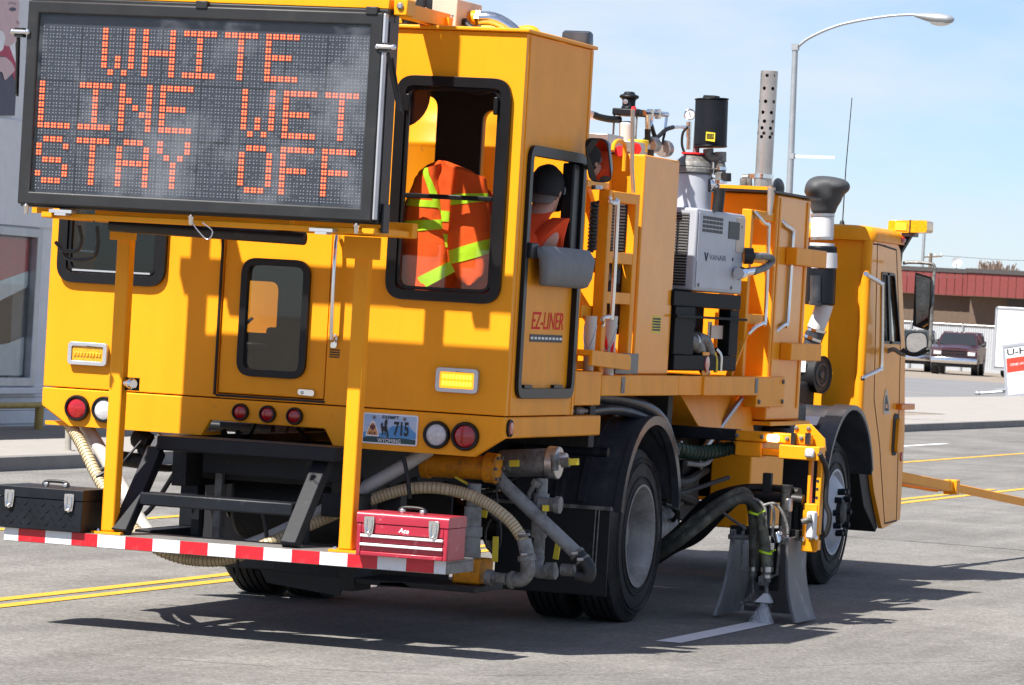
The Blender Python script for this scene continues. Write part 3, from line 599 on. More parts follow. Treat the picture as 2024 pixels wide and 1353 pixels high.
def quadbox(p, d0, d1): return B().plate([(v.x, v.z) for v in p], [], 'Y', ry_+d0, ry_+d1)
tb = obj('trailer_box', rel(quadbox((q0,q1,q2,q3), 0, .8), c_), 'sticker_white', rt, bevel=.02)
def bil(s, t): return (q0+(q1-q0)*s)*(1-t)+(q3+(q2-q3)*s)*t
obj('edge_trim', rel(B().plate([(p.x,p.z) for p in (bil(-.01,-.02),bil(1,-.02),bil(1,1.02),bil(-.01,1.02))], [[(p.x,p.z) for p in (bil(.035,.035),bil(.97,.035),bil(.97,.965),bil(.035,.965))]], 'Y', ry_-.02, ry_-.003), c_), 'alu', tb)
M['uband'] = mat('orange_red_band', (.62,.05,.025), .45)
obj('red_band', rel(B().plate([(p.x,p.z) for p in (bil(.05,.47),bil(.99,.47),bil(.99,.75),bil(.05,.75))], [], 'Y', ry_-.006, ry_-.003), c_), 'uband', tb, smooth=0)
def t2(p): return (p.x-c_.x, p.z-c_.z)
text('lettering', 'U-HAUL', (t2(bil(.07,.80)), t2(bil(.86,.80)), t2(bil(.07,.93))), 'Y', -.004, 'sticker_black', tb, bold=.02)
text('lettering', 'ONE-WAY AND LOCAL', (t2(bil(.12,.59)), t2(bil(.9,.59)), t2(bil(.12,.64))), 'Y', -.008, 'sticker_white', tb)
tg = [RT(1932,780), RT(1950,777), RT(1988,775)]
obj('tongue', rel(B().tube([tg[0]+Vector((0,0,.05)),tg[2]+Vector((0,.1,.03))], .04, 8).tube([RT(1965,773)+Vector((0,.2,.04)),RT(1990,770)], .045, 8), c_), 'frame_alu', rt)
obj('coupler', rel(B().ell(tg[0]+Vector((0,0,.05)), .10,.07,.06,10,8), c_), 'frame_alu', rt)
# ================================================================== STRIPING TRUCK
truck = thing('striping_truck', 'yellow road striping truck with lit rear message board spraying a white line', 'truck', (0,0,0))
HW = 1.275; ZS = 1.186; ZT = 3.12
def P(name, b, m, par=None, bevel=.004, **k): return obj(name, b, m, par or truck, bevel, **k)
def bolt(par, p, ax, r=.012, h=.012, m='chrome'): return P('bolt', B().lathe(p, ax, [(0,r),(h*.6,r),(h,r*.6)], 6), m, par, 0)
# ---- chassis, axle, wheels
P('chassis_rail', B().box(-.48,-.40,-.1,9.0,.72,.98), 'dark'); P('chassis_rail', B().box(.40,.48,-.1,9.0,.72,.98), 'dark')
for y in (.1, 1.6, 3.9, 5.6, 7.0): P('crossmember', B().box(-.40,.40,y,y+.12,.76,.94), 'dark')
P('axle', B().cyl((-.9,2.675,.49),(.9,2.675,.49),.09,16).ell((0,2.675,.49),.2,.22,.2,18,12), 'dark', bevel=0)
P('drive_shaft', B().cyl((0,2.9,.52),(0,7,.75),.06,12), 'dark', bevel=0)
P('front_axle', B().box(-.9,.9,7.4,7.5,.38,.5), 'dark')
def tyre(name, x, y, s, w_=.265, ro=.49, rim=True, front=False):
    # s=+1: outer face towards +X. tread grooves in the profile
    ri = .285; pr = [(0,ri),(.01,ri+.03),(0.0,ri+.08),(.012,ro-.06),(.03,ro-.015)]
    n = 5; tw = w_-.06
    for i in range(n):
        a = .03+tw*i/n; b_ = .03+tw*(i+1)/n
        pr += [(a+.001,ro),(b_-.012,ro)] + ([(b_-.011,ro-.014),(b_-.001,ro-.014)] if i < n-1 else [])
    pr += [(w_-.03,ro-.015),(w_-.012,ro-.06),(w_,ri+.08),(w_-.01,ri+.03),(w_,ri)]
    t = P(name, B().lathe((x-s*w_ if s > 0 else x+w_, y, ro), (s,0,0), pr, 56, closed=True), 'tyre', bevel=0, smooth=30)
    b = B(); 
    for rr in (ri+.05, ro-.075, ro-.05): b.lathe((x,y,ro),(s,0,0),[(-.004,rr-.004),(.003,rr-.002),(.003,rr+.002),(-.004,rr+.004)],56,closed=True)
    obj('sidewall_rib', b, 'tyre', t)
    if front:
        obj('rim', B().lathe((x,y,ro),(s,0,0),[(-.2,.27),(-.01,.285),(.004,.29),(.004,.275),(-.03,.26),(.03,.19),(.035,.10),(.02,.09),(.02,.001)],48), 'comp', t)
        for i in range(10):
            a = 2*math.pi*i/10; obj('lug_nut', B().lathe((x+s*.03,y+math.cos(a)*.145,ro+math.sin(a)*.145),(s,0,0),[(0,.022),(.05,.02),(.055,.012)],8), 'black', t)
        obj('hub', B().lathe((x,y,ro),(s,0,0),[(.02,.09),(.06,.085),(.07,.07),(.07,.001)],20), 'dark', t)
    elif rim:
        obj('rim', B().lathe((x,y,ro),(s,0,0),[(-.26,.1),(-.24,.20),(-.20,.235),(-.06,.25),(-.02,.27),(-.005,.288),(.006,.292),(.006,.278),(-.02,.262),(-.06,.238),(-.19,.222),(-.215,.19),(-.19,.12),(-.10,.11),(-.09,.09),(-.09,.001)],56), 'rim', t)
        for i in range(10):
            a = 2*math.pi*i/10+.2; obj('lug_nut', B().lathe((x-s*.21,y+math.cos(a)*.165,ro+math.sin(a)*.165),(s,0,0),[(0,.02),(.035,.018),(.04,.01)],8), 'dark', t)
    return t
for s in (1,-1):
    tyre('wheel', 1.235 if s > 0 else -1.15, 2.675, s); tyre('wheel', .93 if s > 0 else -.84, 2.675, s, rim=False); tyre('wheel', s*1.19, 7.45, s, ro=.49, front=True)
P('air_tank', B().cyl((-.34,.55,.64),(.36,.55,.64),.20,28), 'dark', bevel=.03)
P('spring_pack', B().box(.52,.60,1.9,3.5,.60,.70), 'dark'); P('spring_pack', B().box(-.60,-.52,1.9,3.5,.60,.70), 'dark')
# ---- rear fenders (right one visible) with ribs, mudflaps
def fender(x0, x1, yc, zc, r, a0, a1, m='fender', th=.012, n=26):
    b = B(); out = []; inn = []
    for i in range(n+1):
        a = R(a0+(a1-a0)*i/n); out.append((yc+math.cos(a)*r, zc+math.sin(a)*r)); inn.append((yc+math.cos(a)*(r-th), zc+math.sin(a)*(r-th)))
    return b.plate(out+inn[::-1], [], 'X', x0, x1)
for s in (1,-1):
    a, b_ = (.66,1.285) if s > 0 else (-1.285,-.66)
    fd = P('rear_fender', fender(a, b_, 2.675, .56, .60, 12, 170), 'fender', bevel=.003)
    obj('fender_lip', fender(b_-.03 if s > 0 else a-.012, b_+.012 if s > 0 else a+.03, 2.675, .56, .612, 8, 172, th=.05), 'fender', fd)
    for xx in (.78, .92, 1.06): obj('fender_rib', fender(s*xx-.02, s*xx+.02, 2.675, .56, .612, 14, 168, th=.02), 'fender', fd)
    fl = P('mudflap', B().box(min(s*.62,s*1.27),max(s*.62,s*1.27),1.955,1.97,.18,.66), 'flap')
    obj('flap_bar', B().box(min(s*.60,s*1.28),max(s*.60,s*1.28),1.935,1.953,.655,.675), 'galv', fl)
    obj('flap_weight', B().box(min(s*.64,s*1.26),max(s*.64,s*1.26),1.945,1.953,.19,.30), 'flap', fl)
    for xx in (1.19,1.21): obj('chain', B().tube([(s*xx,1.945,.655),(s*xx-.005,1.945,.31)], .004, 6), 'galv', fl)
    P('fender_bracket', B().tube([(s*.75,2.0,.97),(s*1.22,2.02,.97)], .028, 12), 'black')
# inner flap in the middle under the bumper
P('centre_flap', B().plate([(-.12,.30),(.36,.285),(.33,.19),(-.08,.23)], [], 'Y', .3, .31), 'flap')
# ---- rear cab walls
tw = (.60,1.215,1.745,2.885); lw = (-1.225,-.615,1.735,2.885); dr = (-.30,.295,1.205,2.95); dwn = (-.19,.187,1.305,1.915)
def rect(q, d=0.): return [(q[0]+d,q[2]+d),(q[1]-d,q[2]+d),(q[1]-d,q[3]-d),(q[0]+d,q[3]-d)]
cabw = P('cab_rear_wall', B().plate([(-HW,ZS),(HW,ZS),(HW,ZT),(-HW,ZT)], [rpoly(rect(tw,.03),.08), rpoly(rect(lw,.03),.08), rect(dr)], 'Y', 0, .04), 'yellow', bevel=.006)
obj('wall_lining', B().plate(rect((-1.23,1.23,ZS+.02,ZT-.03)), [rpoly(rect(tw,.035),.08), rpoly(rect(lw,.035),.08), rect(dr,-.01)], 'Y', .045, .06), 'inner', cabw)
def window(name, q, mg, par=truck, gw=.052, bar=None, y=0., split=None):
    f = P(name, B().ring(rpoly(rect(q), .10, 7), gw, 'Y', y-.028, y+.012), 'gasket', par, bevel=.012, seg=3)
    obj('inner_frame', B().ring(rpoly(rect(q,gw+.001), .065, 6), .018, 'Y', y-.014, y+.01), 'gasket' if name != 'left_rear_window' else 'gasket', f, bevel=.004)
    obj('pane', B().plate(rpoly(rect(q,gw+.010), .06, 6), [], 'Y', y+.0, y+.005), mg, f, smooth=0)
    if bar: obj('slider_bar', B().box(q[0]+gw+.019,q[1]-gw-.019,y-.02,y+.012,bar-.012,bar+.012), 'gasket', f, bevel=.004)
    return f
wt = window('rear_window', tw, 'glass_clear', bar=2.275)
for x in (.655+.012, 1.14): obj('latch', B().box(x-.012,x+.012,-.04,-.0145,2.70,2.79), 'gasket', wt, bevel=.006)
obj('sill_trim', B().box(.68,1.135,-.012,.004,1.806,1.814), 'alu', wt)
wl_ = window('rear_window', lw, 'glass_dark')
obj('sill_trim', B().box(-1.14,-.70,-.0165,-.0145,1.797,1.806), 'alu', wl_)
# rear door
door = P('rear_door', B().plate(rect(dr,.006), [rpoly(rect(dwn,.022),.07)], 'Y', .006, .04), 'yellow', bevel=.006)
wd = P('door_window', B().ring(rpoly(rect(dwn), .085, 7), .036, 'Y', -.022, .018), 'gasket', bevel=.010, seg=3)
obj('pane', B().plate(rpoly(rect(dwn,.03), .06, 6), [], 'Y', .008, .013), 'glass_door', wd, smooth=0)
obj('door_seal', B().box(-.312,-.301,-.012,.004,1.2,2.95).box(-.300,.30,-.004,.004,1.192,1.204), 'gasket', door)
hx, hz = RY(606,776,0); hd = obj('door_handle', B().plate(rpoly([(hx-.045,hz-.012),(hx+.045,hz-.016),(hx+.045,hz+.016),(hx-.045,hz+.018)], .014, 5), [], 'Y', -.012, .004), 'chrome', door, bevel=.004)
obj('door_lock', B().lathe((hx-.02,.0,hz),(0,-1,0),[(.0,.009),(.016,.009),(.018,.004)],10), 'steel', door)
wx, wz = RY(592,545,.01)
st = obj('door_notice', B().plate([(wx-.015,wz-.02),(wx+.045,wz-.02),(wx+.045,wz+.04),(wx-.015,wz+.04)], [], 'Y', .0135, .0145), 'inner', wd, smooth=0)
# chrome grab handle and small decals to the right of the door
h0 = RY(664,478,-.06); h1 = RY(655,655,-.06); h2 = RY(661,668,-.01)
gh = P('grab_handle', B().tube([(h0[0],.0,h0[1]+.02),(h0[0],-.06,h0[1]),(h1[0],-.06,h1[1]),(h2[0],-.02,h2[1]),(h2[0],.0,h2[1])], .011, 10, 4), 'chrome', bevel=0)
obj('handle_foot', B().plate(rpoly([(h2[0]-.02,h2[1]-.05),(h2[0]+.014,h2[1]-.05),(h2[0]+.018,h2[1]+.02),(h2[0]-.014,h2[1]+.02)], .012), [], 'Y', -.012, 0), 'chrome', gh, bevel=.003)
def decal_lines(name, x0, x1, z0, z1, rows, m, y=-.002, par=None, pl='Y'):
    b = B(); rnd = random.Random(int(abs(x0*1000)))
    for r_ in range(rows):
        zz = z1-(z1-z0)*(r_+.15)/rows; h = (z1-z0)/rows*.62; x = x0
        while x < x1-.003:
            w2 = min(rnd.uniform(.004,.012), x1-x); b.plate([(x,zz-h),(x+w2*.8,zz-h),(x+w2*.8,zz),(x,zz)], [], pl, y-.0006, y+.0006); x += w2
    return obj(name, b, m, par or truck, smooth=0)
dx, dz = RY(651,707,0); d2 = RY(673,690,0); decal_lines('warning_decal', dx, d2[0], dz, d2[1], 4, 'sticker_black')
# side wall with door opening
dpoly = [SX(1021,792,HW), SX(1112,790,HW), SX(1146,318,HW), SX(1047,288,HW)]
sy0, sy1, sz0, sz1 = .115, 1.075, 1.275, 2.565
srect = (sy0, sy1, sz0, sz1)
sw_ = P('cab_side_wall', B().plate([(0.041,ZS),(1.15,ZS),(1.15,ZT),(0.041,ZT)], [rpoly(rect(srect,.03),.07)], 'X', HW-.04, HW), 'yellow_dusty', bevel=.004)
obj('corner_seam', B().box(HW-.001,HW+.004,.055,.075,ZS+.005,ZT-.01).box(HW-.001,HW+.004,1.10,1.115,ZS+.005,ZT-.01), 'yellow_dusty', sw_)
obj('wall_lining', B().plate(rect((.07,1.1,ZS+.02,ZT-.03)), [rpoly(rect(srect,.03),.07)], 'X', HW-.06, HW-.045), 'inner_grey', sw_)
fw_ = P('cab_front_wall', B().plate(rect((-HW+.04,HW-.04,ZS,ZT)), [rpoly([(-.80,1.52),(-.41,1.52),(-.41,1.80),(-.80,1.80)],.05), rpoly([(-.95,1.95),(-.43,1.95),(-.43,2.84),(-.95,2.84)],.07), rpoly([(-.12,1.75),(.44,1.75),(.44,2.84),(-.12,2.84)],.07), rpoly([(.695,1.9),(1.19,1.9),(1.19,2.78),(.695,2.78)],.07)], 'Y', 1.10, 1.15), 'yellow')
obj('wall_lining', B().plate(rect((-HW+.05,HW-.05,ZS,ZT-.03)), [rpoly([(-.80,1.52),(-.41,1.52),(-.41,1.80),(-.80,1.80)],.05), rpoly([(-.95,1.95),(-.43,1.95),(-.43,2.84),(-.95,2.84)],.07), rpoly([(-.12,1.75),(.44,1.75),(.44,2.84),(-.12,2.84)],.07), rpoly([(.695,1.9),(1.19,1.9),(1.19,2.78),(.695,2.78)],.07)], 'Y', 1.08, 1.097), 'inner', fw_)
lsw = P('cab_side_wall', B().plate([(0.041,ZS),(1.15,ZS),(1.15,ZT),(0.041,ZT)], [rpoly(rect((.25,1.0,1.9,2.8)),.07)], 'X', -HW, -HW+.04), 'yellow')
obj('pane', B().plate(rpoly(rect((.26,.99,1.91,2.79)),.07), [], 'X', -HW+.015, -HW+.02), 'glass_dark', lsw, smooth=0)
rf = P('cab_roof', B().box(-HW-.012,HW+.018,-.02,1.165,ZT+.002,ZT+.022), 'yellow', bevel=.006)
obj('ceiling', B().box(-HW+.06,HW-.06,.07,1.07,ZT-.04,ZT-.02), 'inner', rf)
P('cab_floor', B().box(-HW+.03,HW-.03,.05,1.13,ZS-.03,ZS-.003), 'dark')
# interior: console, seat, steering-like wheel, ceiling fan
P('console', B().box(-1.1,-.35,.62,1.05,ZS,1.46).box(-.15,.35,.75,1.05,ZS,1.62), 'inner', bevel=.02)
P('console_top', B().box(.38,1.2,.86,1.06,1.40,1.75), 'inner_grey', bevel=.02)
P('desk_pedestal', B().plate([(-.16,1.2),(-.04,1.2),(-.01,1.56),(-.2,1.56)], [], 'Y', .38, .5), 'inner_grey', bevel=.02)
P('clipboard', B().box(-.52,-.36,.64,.80,1.462,1.468).bar((-.60,.9,1.48),(-.50,.95,1.60),.12,.01), 'sticker_white', bevel=0)
P('monitor', B().box(-.22,.02,.70,.74,1.66,1.90), 'inner', bevel=.01)
for x in (.78, -.85):
    s_ = P('operator_seat', B().loft([((x,.44,1.43),(.24,0,0),(0,.20,0)),((x,.44,1.49),(.26,0,0),(0,.22,0)),((x,.44,1.53),(.22,0,0),(0,.18,0))], 20, p=.5), 'inner', bevel=0)
    if x < 0: obj('backrest', B().loft([((x,.17,1.52),(.22,0,0),(0,.05,0)),((x,.15,1.9),(.24,0,0),(0,.06,0)),((x,.13,2.1),(.18,0,0),(0,.04,0))], 20, p=.6), 'inner', s_)
    obj('pedestal', B().cyl((x,.44,ZS),(x,.44,1.428),.07,14), 'dark', s_)
P('fan', B().lathe((.93,.35,2.95),(0,-1,0),[(0,.02),(.005,.13),(.03,.135),(.035,.13),(.02,.02)],24), 'inner', bevel=0)
M['visor'] = mat('maroon_visor', (.10,.03,.03), .6)
P('round_visor', B().lathe((.55,.16,2.79),(0,-1,0),[(0,.001),(0,.17),(.008,.17),(.008,.001)],32), 'visor', bevel=0)
# side door lower panel, open window, gasket, arm rest
sd_ = P('side_door', B().plate([(sy0+.04,sz0+.04),(sy1-.04,sz0+.04),(sy1-.04,2.03),(sy0+.04,2.03)], [], 'X', HW-.035, HW-.008), 'yellow_dusty', bevel=.004)
gk = P('door_gasket', B().ring(rpoly(rect(srect),.09,6), .052, 'X', HW-.03, HW+.022), 'gasket', bevel=.012, seg=3)
obj('front_jamb', B().box(HW-.06,HW+.006,sy1-.17,sy1-.054,2.03,sz1-.055), 'gasket', gk, bevel=.01)
obj('hinge', B().box(HW-.008,HW+.012,.25,.38,sz0+.054,sz0+.07).box(HW-.008,HW+.012,.75,.9,sz0+.054,sz0+.07), 'gasket', sd_)
ar = P('arm_rest', B().loft([((HW-.05,.66,2.035),(0,.43,0),(.05,0,0)),((HW+.03,.67,2.04),(0,.43,0),(.04,0,.02)),((HW+.07,.67,2.0),(0,.42,0),(.035,0,.012)),((HW+.065,.68,1.91),(0,.40,0),(.03,0,0)),((HW+.05,.69,1.865),(0,.38,0),(.025,0,0)),((HW+.04,.69,1.855),(0,.35,0),(.012,0,0))], 24, p=.35), 'vinyl', bevel=0, smooth=60)
obj('arm_rest_clip', B().box(HW+.01,HW+.04,sy0+.03,sy0+.16,1.99,2.07).box(HW+.01,HW+.04,1.09,1.17,2.01,2.06), 'gasket', ar, bevel=.008)
e0, e1, e2 = SX(1053,650,HW), SX(1115,652,HW), SX(1057,616,HW)
text('lettering', 'EZ-LINER', (e0, e1, e2), 'X', HW-.006, 'sticker_red', sd_, shear=.0, bold=.006)
r0, r1, r2 = SX(1049,675,HW), SX(1113,675,HW), SX(1050,660,HW)
obj('road_emblem', B().plate([(r0[0],r0[1]),(r1[0],r0[1]),(r1[0],r2[1]),(r0[0],r2[1])], [], 'X', HW-.008, HW-.0055), 'sticker_black', sd_, smooth=0)
b = B(); n_ = 9
for i in range(n_):
    yy = r0[0]+(r1[0]-r0[0])*(i+.22)/n_; zz = (r0[1]+r2[1])/2; b.plate([(yy,zz-.006),(yy+.04,zz-.006),(yy+.04,zz+.006),(yy,zz+.006)], [], 'X', HW-.0055, HW-.0045)
obj('road_emblem_dash', b, 'sticker_white', sd_, smooth=0)
# ---- lower skirt with lamps and plate
def Q(uv, y=0.): return [RY(u, v, y) for u, v in uv]
zb_ = 1.072
sk = P('rear_skirt', B().plate([(-HW,ZS-.006),(-HW,RY(84,800,0)[1]),(RY(134,841,0)[0],RY(134,841,0)[1]),RY(400,860,0),RY(416.6,830,0),RY(642,847,0),RY(659,882,0),RY(938.6,902.6,0),(HW,zb_),(HW,ZS-.006)], [], 'Y', -.006, .03), 'yellow', bevel=.006)
obj('skirt_flange', B().box(-HW+.01,RY(400,860,0)[0],.03,.25,RY(300,853,0)[1],RY(300,853,0)[1]+.02), 'yellow', sk)
bm2 = P('side_beam', B().box(HW-.30,HW,.032,1.66,zb_,ZS-.006), 'yellow_dusty', bevel=.008)
P('side_beam', B().box(-HW,-HW+.30,.032,1.66,zb_,ZS-.006), 'yellow_dusty', bevel=.008)
def lamp(name, u, v, r, m, y=-.006, par=None):
    x, z = RY(u, v, y); f = P(name, B().lathe((x,y,z),(0,-1,0),[(0,r*1.0),(.018,r),(.026,r*.93),(.026,r*.80),(.010,r*.78),(.010,.001)],32), 'gasket', bevel=0, smooth=35)
    obj('lens', B().lathe((x,y,z),(0,-1,0),[(.0101,r*.775),(.016,r*.76),(.022,r*.55),(.024,.001)],28), m, f)
    return f
pxm = 365.
lamp('tail_lamp', 153.5, 806, 25/pxm, 'lens_red'); lamp('reverse_lamp', 207, 809, 25/pxm, 'lens_clear')
lamp('reverse_lamp', 864, 859, 26/pxm, 'lens_clear'); lamp('tail_lamp', 920.5, 862, 27/pxm, 'lens_red')
for u, v in ((476.5,814),(530,818),(583.5,822)): lamp('marker_lamp', u, v, 16.5/pxm, 'lens_red')
y_, z_ = SX(1007,846,HW); ml = P('side_marker_lamp', B().lathe((HW,.07,z_),(1,0,0),[(0,.045),(.012,.045),(.014,.038),(.008,.036),(.008,.001)],24), 'gasket', bevel=0)
obj('lens', B().lathe((HW+.008,.07,z_),(1,0,0),[(0,.036),(.008,.03),(.01,.001)],20), 'lens_red', ml)
def strobe(u0, v0, u1, v1, lit):
    a, c = RY(u0, v1, 0), RY(u1, v0, 0); q = (a[0], c[0], a[1], c[1])
    f = P('strobe_lamp', B().plate(rpoly(rect(q), .022, 4), [rpoly(rect(q,.021), .006, 2)], 'Y', -.03, -.001), 'alu', bevel=.006)
    q2 = (q[0]+.022, q[1]-.04, q[2]+.020, q[3]-.020)
    obj('lens', B().box(q[0]+.02,q[1]-.02,-.022,-.002,q[2]+.02,q[3]-.02), 'lens_amber' if not lit else 'amber_lit', f, bevel=.004)
    n = 9; b = B()
    for i in range(n):
        for zz in ((.30,.72) if lit else (.45,)):
            x = q2[0]+.008+(q2[1]-q2[0]-.0)*(i+.2)/n; z = q2[2]+(q2[3]-q2[2])*zz; b.box(x,x+.012,-.027,-.0221,z-.011,z+.011)
    obj('led_row', b, 'amber_hot' if lit else 'lens_amber', f, bevel=.002)
strobe(137, 679, 216, 719, False); strobe(863, 730, 949, 773, True)
# licence plate
pa, pb_, pc_ = RY(715.5,873.5,-.008), RY(824.5,883,-.008), RY(719,814,-.008)
px0, px1, pz0, pz1 = pa[0], pb_[0], (pa[1]+pb_[1])/2-.0, pc_[1]
lp = P('licence_plate', B().plate(rpoly([(px0,pz0),(px1,pz0),(px1,pz1),(px0,pz1)], .014), [], 'Y', -.016, -.007), 'sticker_white', bevel=.002)
def pq(s, t): return (px0+(px1-px0)*s, pz0+(pz1-pz0)*t)
M['pl_sky'] = mat('plate_sky_print', (.26,.42,.66), .4, col2=(.55,.62,.72), scale=9); M['pl_mt'] = mat('plate_mountain_print', (.03,.20,.48), .4, col2=(.10,.32,.60), scale=14); M['pl_gr'] = mat('plate_green_print', (.012,.05,.055), .4)
M['pl_or'] = mat('plate_orange_print', (.62,.28,.09), .4)
def pprint(name, st, m, k, r=0):
    pts = [pq(*s) for s in st]; obj(name, B().plate(rpoly(pts, r) if r else pts, [], 'Y', -.016-.0006*k, -.0155-.0006*k), m, lp, smooth=0)
pprint('plate_sky', [(.025,.05),(.975,.05),(.975,.95),(.025,.95)], 'pl_sky', 1, .01)
pprint('plate_mountain', [(.025,.22),(.975,.22),(.975,.42),(.90,.52),(.84,.66),(.78,.60),(.70,.68),(.64,.58),(.56,.62),(.50,.56),(.46,.42),(.36,.36),(.2,.34),(.1,.40),(.025,.36)], 'pl_mt', 2)
pprint('plate_meadow', [(.025,.05),(.975,.05),(.975,.20),(.7,.235),(.45,.21),(.2,.24),(.025,.20)], 'pl_gr', 3, .004)
pprint('plate_emblem_rim', [(.06,.24),(.32,.24),(.30,.36),(.22,.74),(.16,.74),(.08,.36)], 'sticker_white', 4, .012)
pprint('plate_emblem', [(.085,.28),(.295,.28),(.28,.38),(.21,.68),(.17,.68),(.10,.38)], 'pl_or', 5, .009)
pprint('plate_emblem_mark', [(.13,.62),(.15,.50),(.19,.42),(.23,.50),(.25,.62),(.22,.56),(.21,.66),(.19,.58),(.17,.66),(.16,.56)], 'visor', 6)
pprint('plate_emblem_base', [(.13,.30),(.25,.30),(.25,.38),(.13,.38)], 'visor', 6, .004); pprint('plate_emblem_base', [(.15,.325),(.23,.325),(.23,.355),(.15,.355)], 'pl_or', 7, .002)
pprint('plate_horse', [(.335,.62),(.345,.52),(.36,.40),(.37,.26),(.385,.30),(.39,.44),(.41,.42),(.42,.28),(.435,.30),(.43,.42),(.45,.38),(.46,.26),(.44,.18),(.47,.20),(.49,.30),(.47,.42),(.455,.54),(.44,.62),(.455,.70),(.45,.78),(.435,.84),(.42,.80),(.405,.76),(.40,.68),(.405,.60),(.385,.58),(.37,.60),(.375,.68),(.36,.70),(.345,.68)], 'sticker_black', 6)
text('lettering', 'EXEMPT', (pq(.36,.835), pq(.66,.835), pq(.36,.935)), 'Y', -.0205, 'sticker_black', lp, bold=.02)
text('lettering', '715', (pq(.575,.30), pq(.845,.30), pq(.575,.76)), 'Y', -.0205, 'sticker_black', lp, bold=.03)
text('lettering', 'WYOMING', (pq(.29,.055), pq(.71,.055), pq(.29,.19)), 'Y', -.0205, 'sticker_white', lp, bold=.01)
for s in (.21,.76): bolt(lp, (pq(s,.86)[0],-.017,pq(s,.86)[1]), (0,-1,0), .009, .006, 'galv')
# ---- rear bumper shelf with reflective tape
BY = -.80
a0, a1 = RY(9,1053,BY), RY(881,1129,BY); bx0, bx1 = a0[0], a1[0]; bz1 = .485; bz0 = .418
bp = P('bumper_shelf', B().box(bx0,bx1,BY,BY+.42,bz1-.012,bz1).box(bx0,bx1,BY,BY+.012,bz0,bz1-.0125).box(bx0,bx1,BY+.40,BY+.42,bz0,bz1-.0125).box(bx0,bx0+.012,BY+.0125,BY+.399,bz0,bz1-.0125).box(bx1-.012,bx1,BY+.0125,BY+.399,bz0,bz1-.0125), 'deck_edge', bevel=.003)
cuts = [9,37,90,142,183,193,248,302,356,411,466,521,577,632,687,746,803,858,881]; cols = 'wrwrrwrwrwrwrwrwrw'
for i in range(len(cuts)-1):
    v_ = 1053+(cuts[i]-9)*.0872; x0 = RY(cuts[i], v_, BY)[0]; x1 = RY(cuts[i+1], v_+5, BY)[0]
    obj('tape_block', B().box(x0,x1-.001,BY-.0035,BY-.0005,bz0+.003,bz1-.001), 'tape_red' if cols[i] == 'r' else 'tape_white', bp, smooth=0)
for x in (-.5,.62): P('bumper_arm', B().box(x-.05,x+.05,BY+.421,.3,.43,.5).box(x-.05,x+.05,.2,.3,.5,.74), 'black')
# ---- step ladder below rear door 
Ys = [(335,672,885,905,.915,-.30),(315,660,980,1000,.675,-.50)]
stp = P('entry_steps', B().box(-.44,.535,-.42,-.12,.985-.075,.985).box(-.44,.385,-.60,-.44,.70-.065,.70), 'black', bevel=.008)
for (x0, x1) in ((-.47,-.40),(.44,.51)):
    obj('stringer', B().bar((x0+.0,-.34,.905),(x0-.02,-.70,bz1+.005),.07,.085,(1,0,0)), 'black', stp, bevel=.006)
P('underbody_light_block', B().box(-.40,.61,1.2,1.22,.21,.71), 'flap'); obj('step_front_plate', B().box(-.30,.50,-.12,-.11,.80,.905), 'black', stp); obj('step_leg', B().box(-.25,-.21,-.36,-.32,bz1+.002,.63).box(.34,.38,-.36,-.32,bz1+.002,.63), 'black', stp)  # plate under the truck is added to block light from the sunlit ground
# ---- sign posts and frame
PY = -.72
posts = []
for (ub, vb, ut, vt) in ((213,1052,243,462),(685,1090,712,470)):
    x, z = RY(ub, vb, PY); x2, z2 = RY(ut, vt, PY); xm = (x+x2)/2
    po = P('sign_post', B().box(xm-.036,xm+.036,PY,PY+.075,bz1+.012,2.04), 'yellow', bevel=.008); posts.append(xm)
    obj('base_plate', B().box(xm-.075,xm+.085,PY-.03,PY+.11,bz1+.0005,bz1+.0115), 'yellow', po)
    for dx_ in (-.058,.066): bolt(po, (xm+dx_,PY+.02,bz1+.0115), (0,0,1), .011, .012)
SY0, SY1 = -1.25, -1.05
zr0, zr1 = 1.985, 2.06
fr = P('sign_frame', B().box(-.72,.98,PY+.001,PY+.074,zr0+.06,zr1+.06).box(-.78,-.72,SY0+.02,PY,zr0+.06,zr1+.02).box(.90,.965,SY0+.02,PY,zr0+.06,zr1+.02).box(-.78,.89,SY0+.06,SY0+.14,zr0+.06,zr1+.015), 'yellow', bevel=.006)
obj('frame_gusset', B().box(posts[1]-.09,posts[1]+.10,PY-.014,PY-.001,1.93,2.04).box(posts[0]-.07,posts[0]+.07,PY-.014,PY-.001,1.96,2.04), 'yellow', fr)
# upper frame: posts behind the sign, top bar and roof arms
obj('upper_post', B().box(-.94,-.865,-.99,-.92,2.07,4.6), 'yellow', fr); obj('upper_post', B().box(.36,.435,-.99,-.92,2.07,4.6), 'yellow', fr)
obj('top_bar', B().box(-1.0,.97,-1.0,-.93,3.24,3.33), 'yellow', fr)
obj('top_bracket', B().box(-.74,-.55,-.985,-.945,3.13,3.239), 'yellow', fr); obj('top_bracket', B().box(.60,.68,-.985,-.945,3.13,3.239), 'yellow', fr)
for x in (.735, -.66): obj('roof_arm', B().box(x-.035,x+.035,-.93,.25,3.15,3.22), 'yellow', fr)
obj('arm_foot', B().box(.70,.79,.18,.24,3.145,3.20), 'yellow', fr)
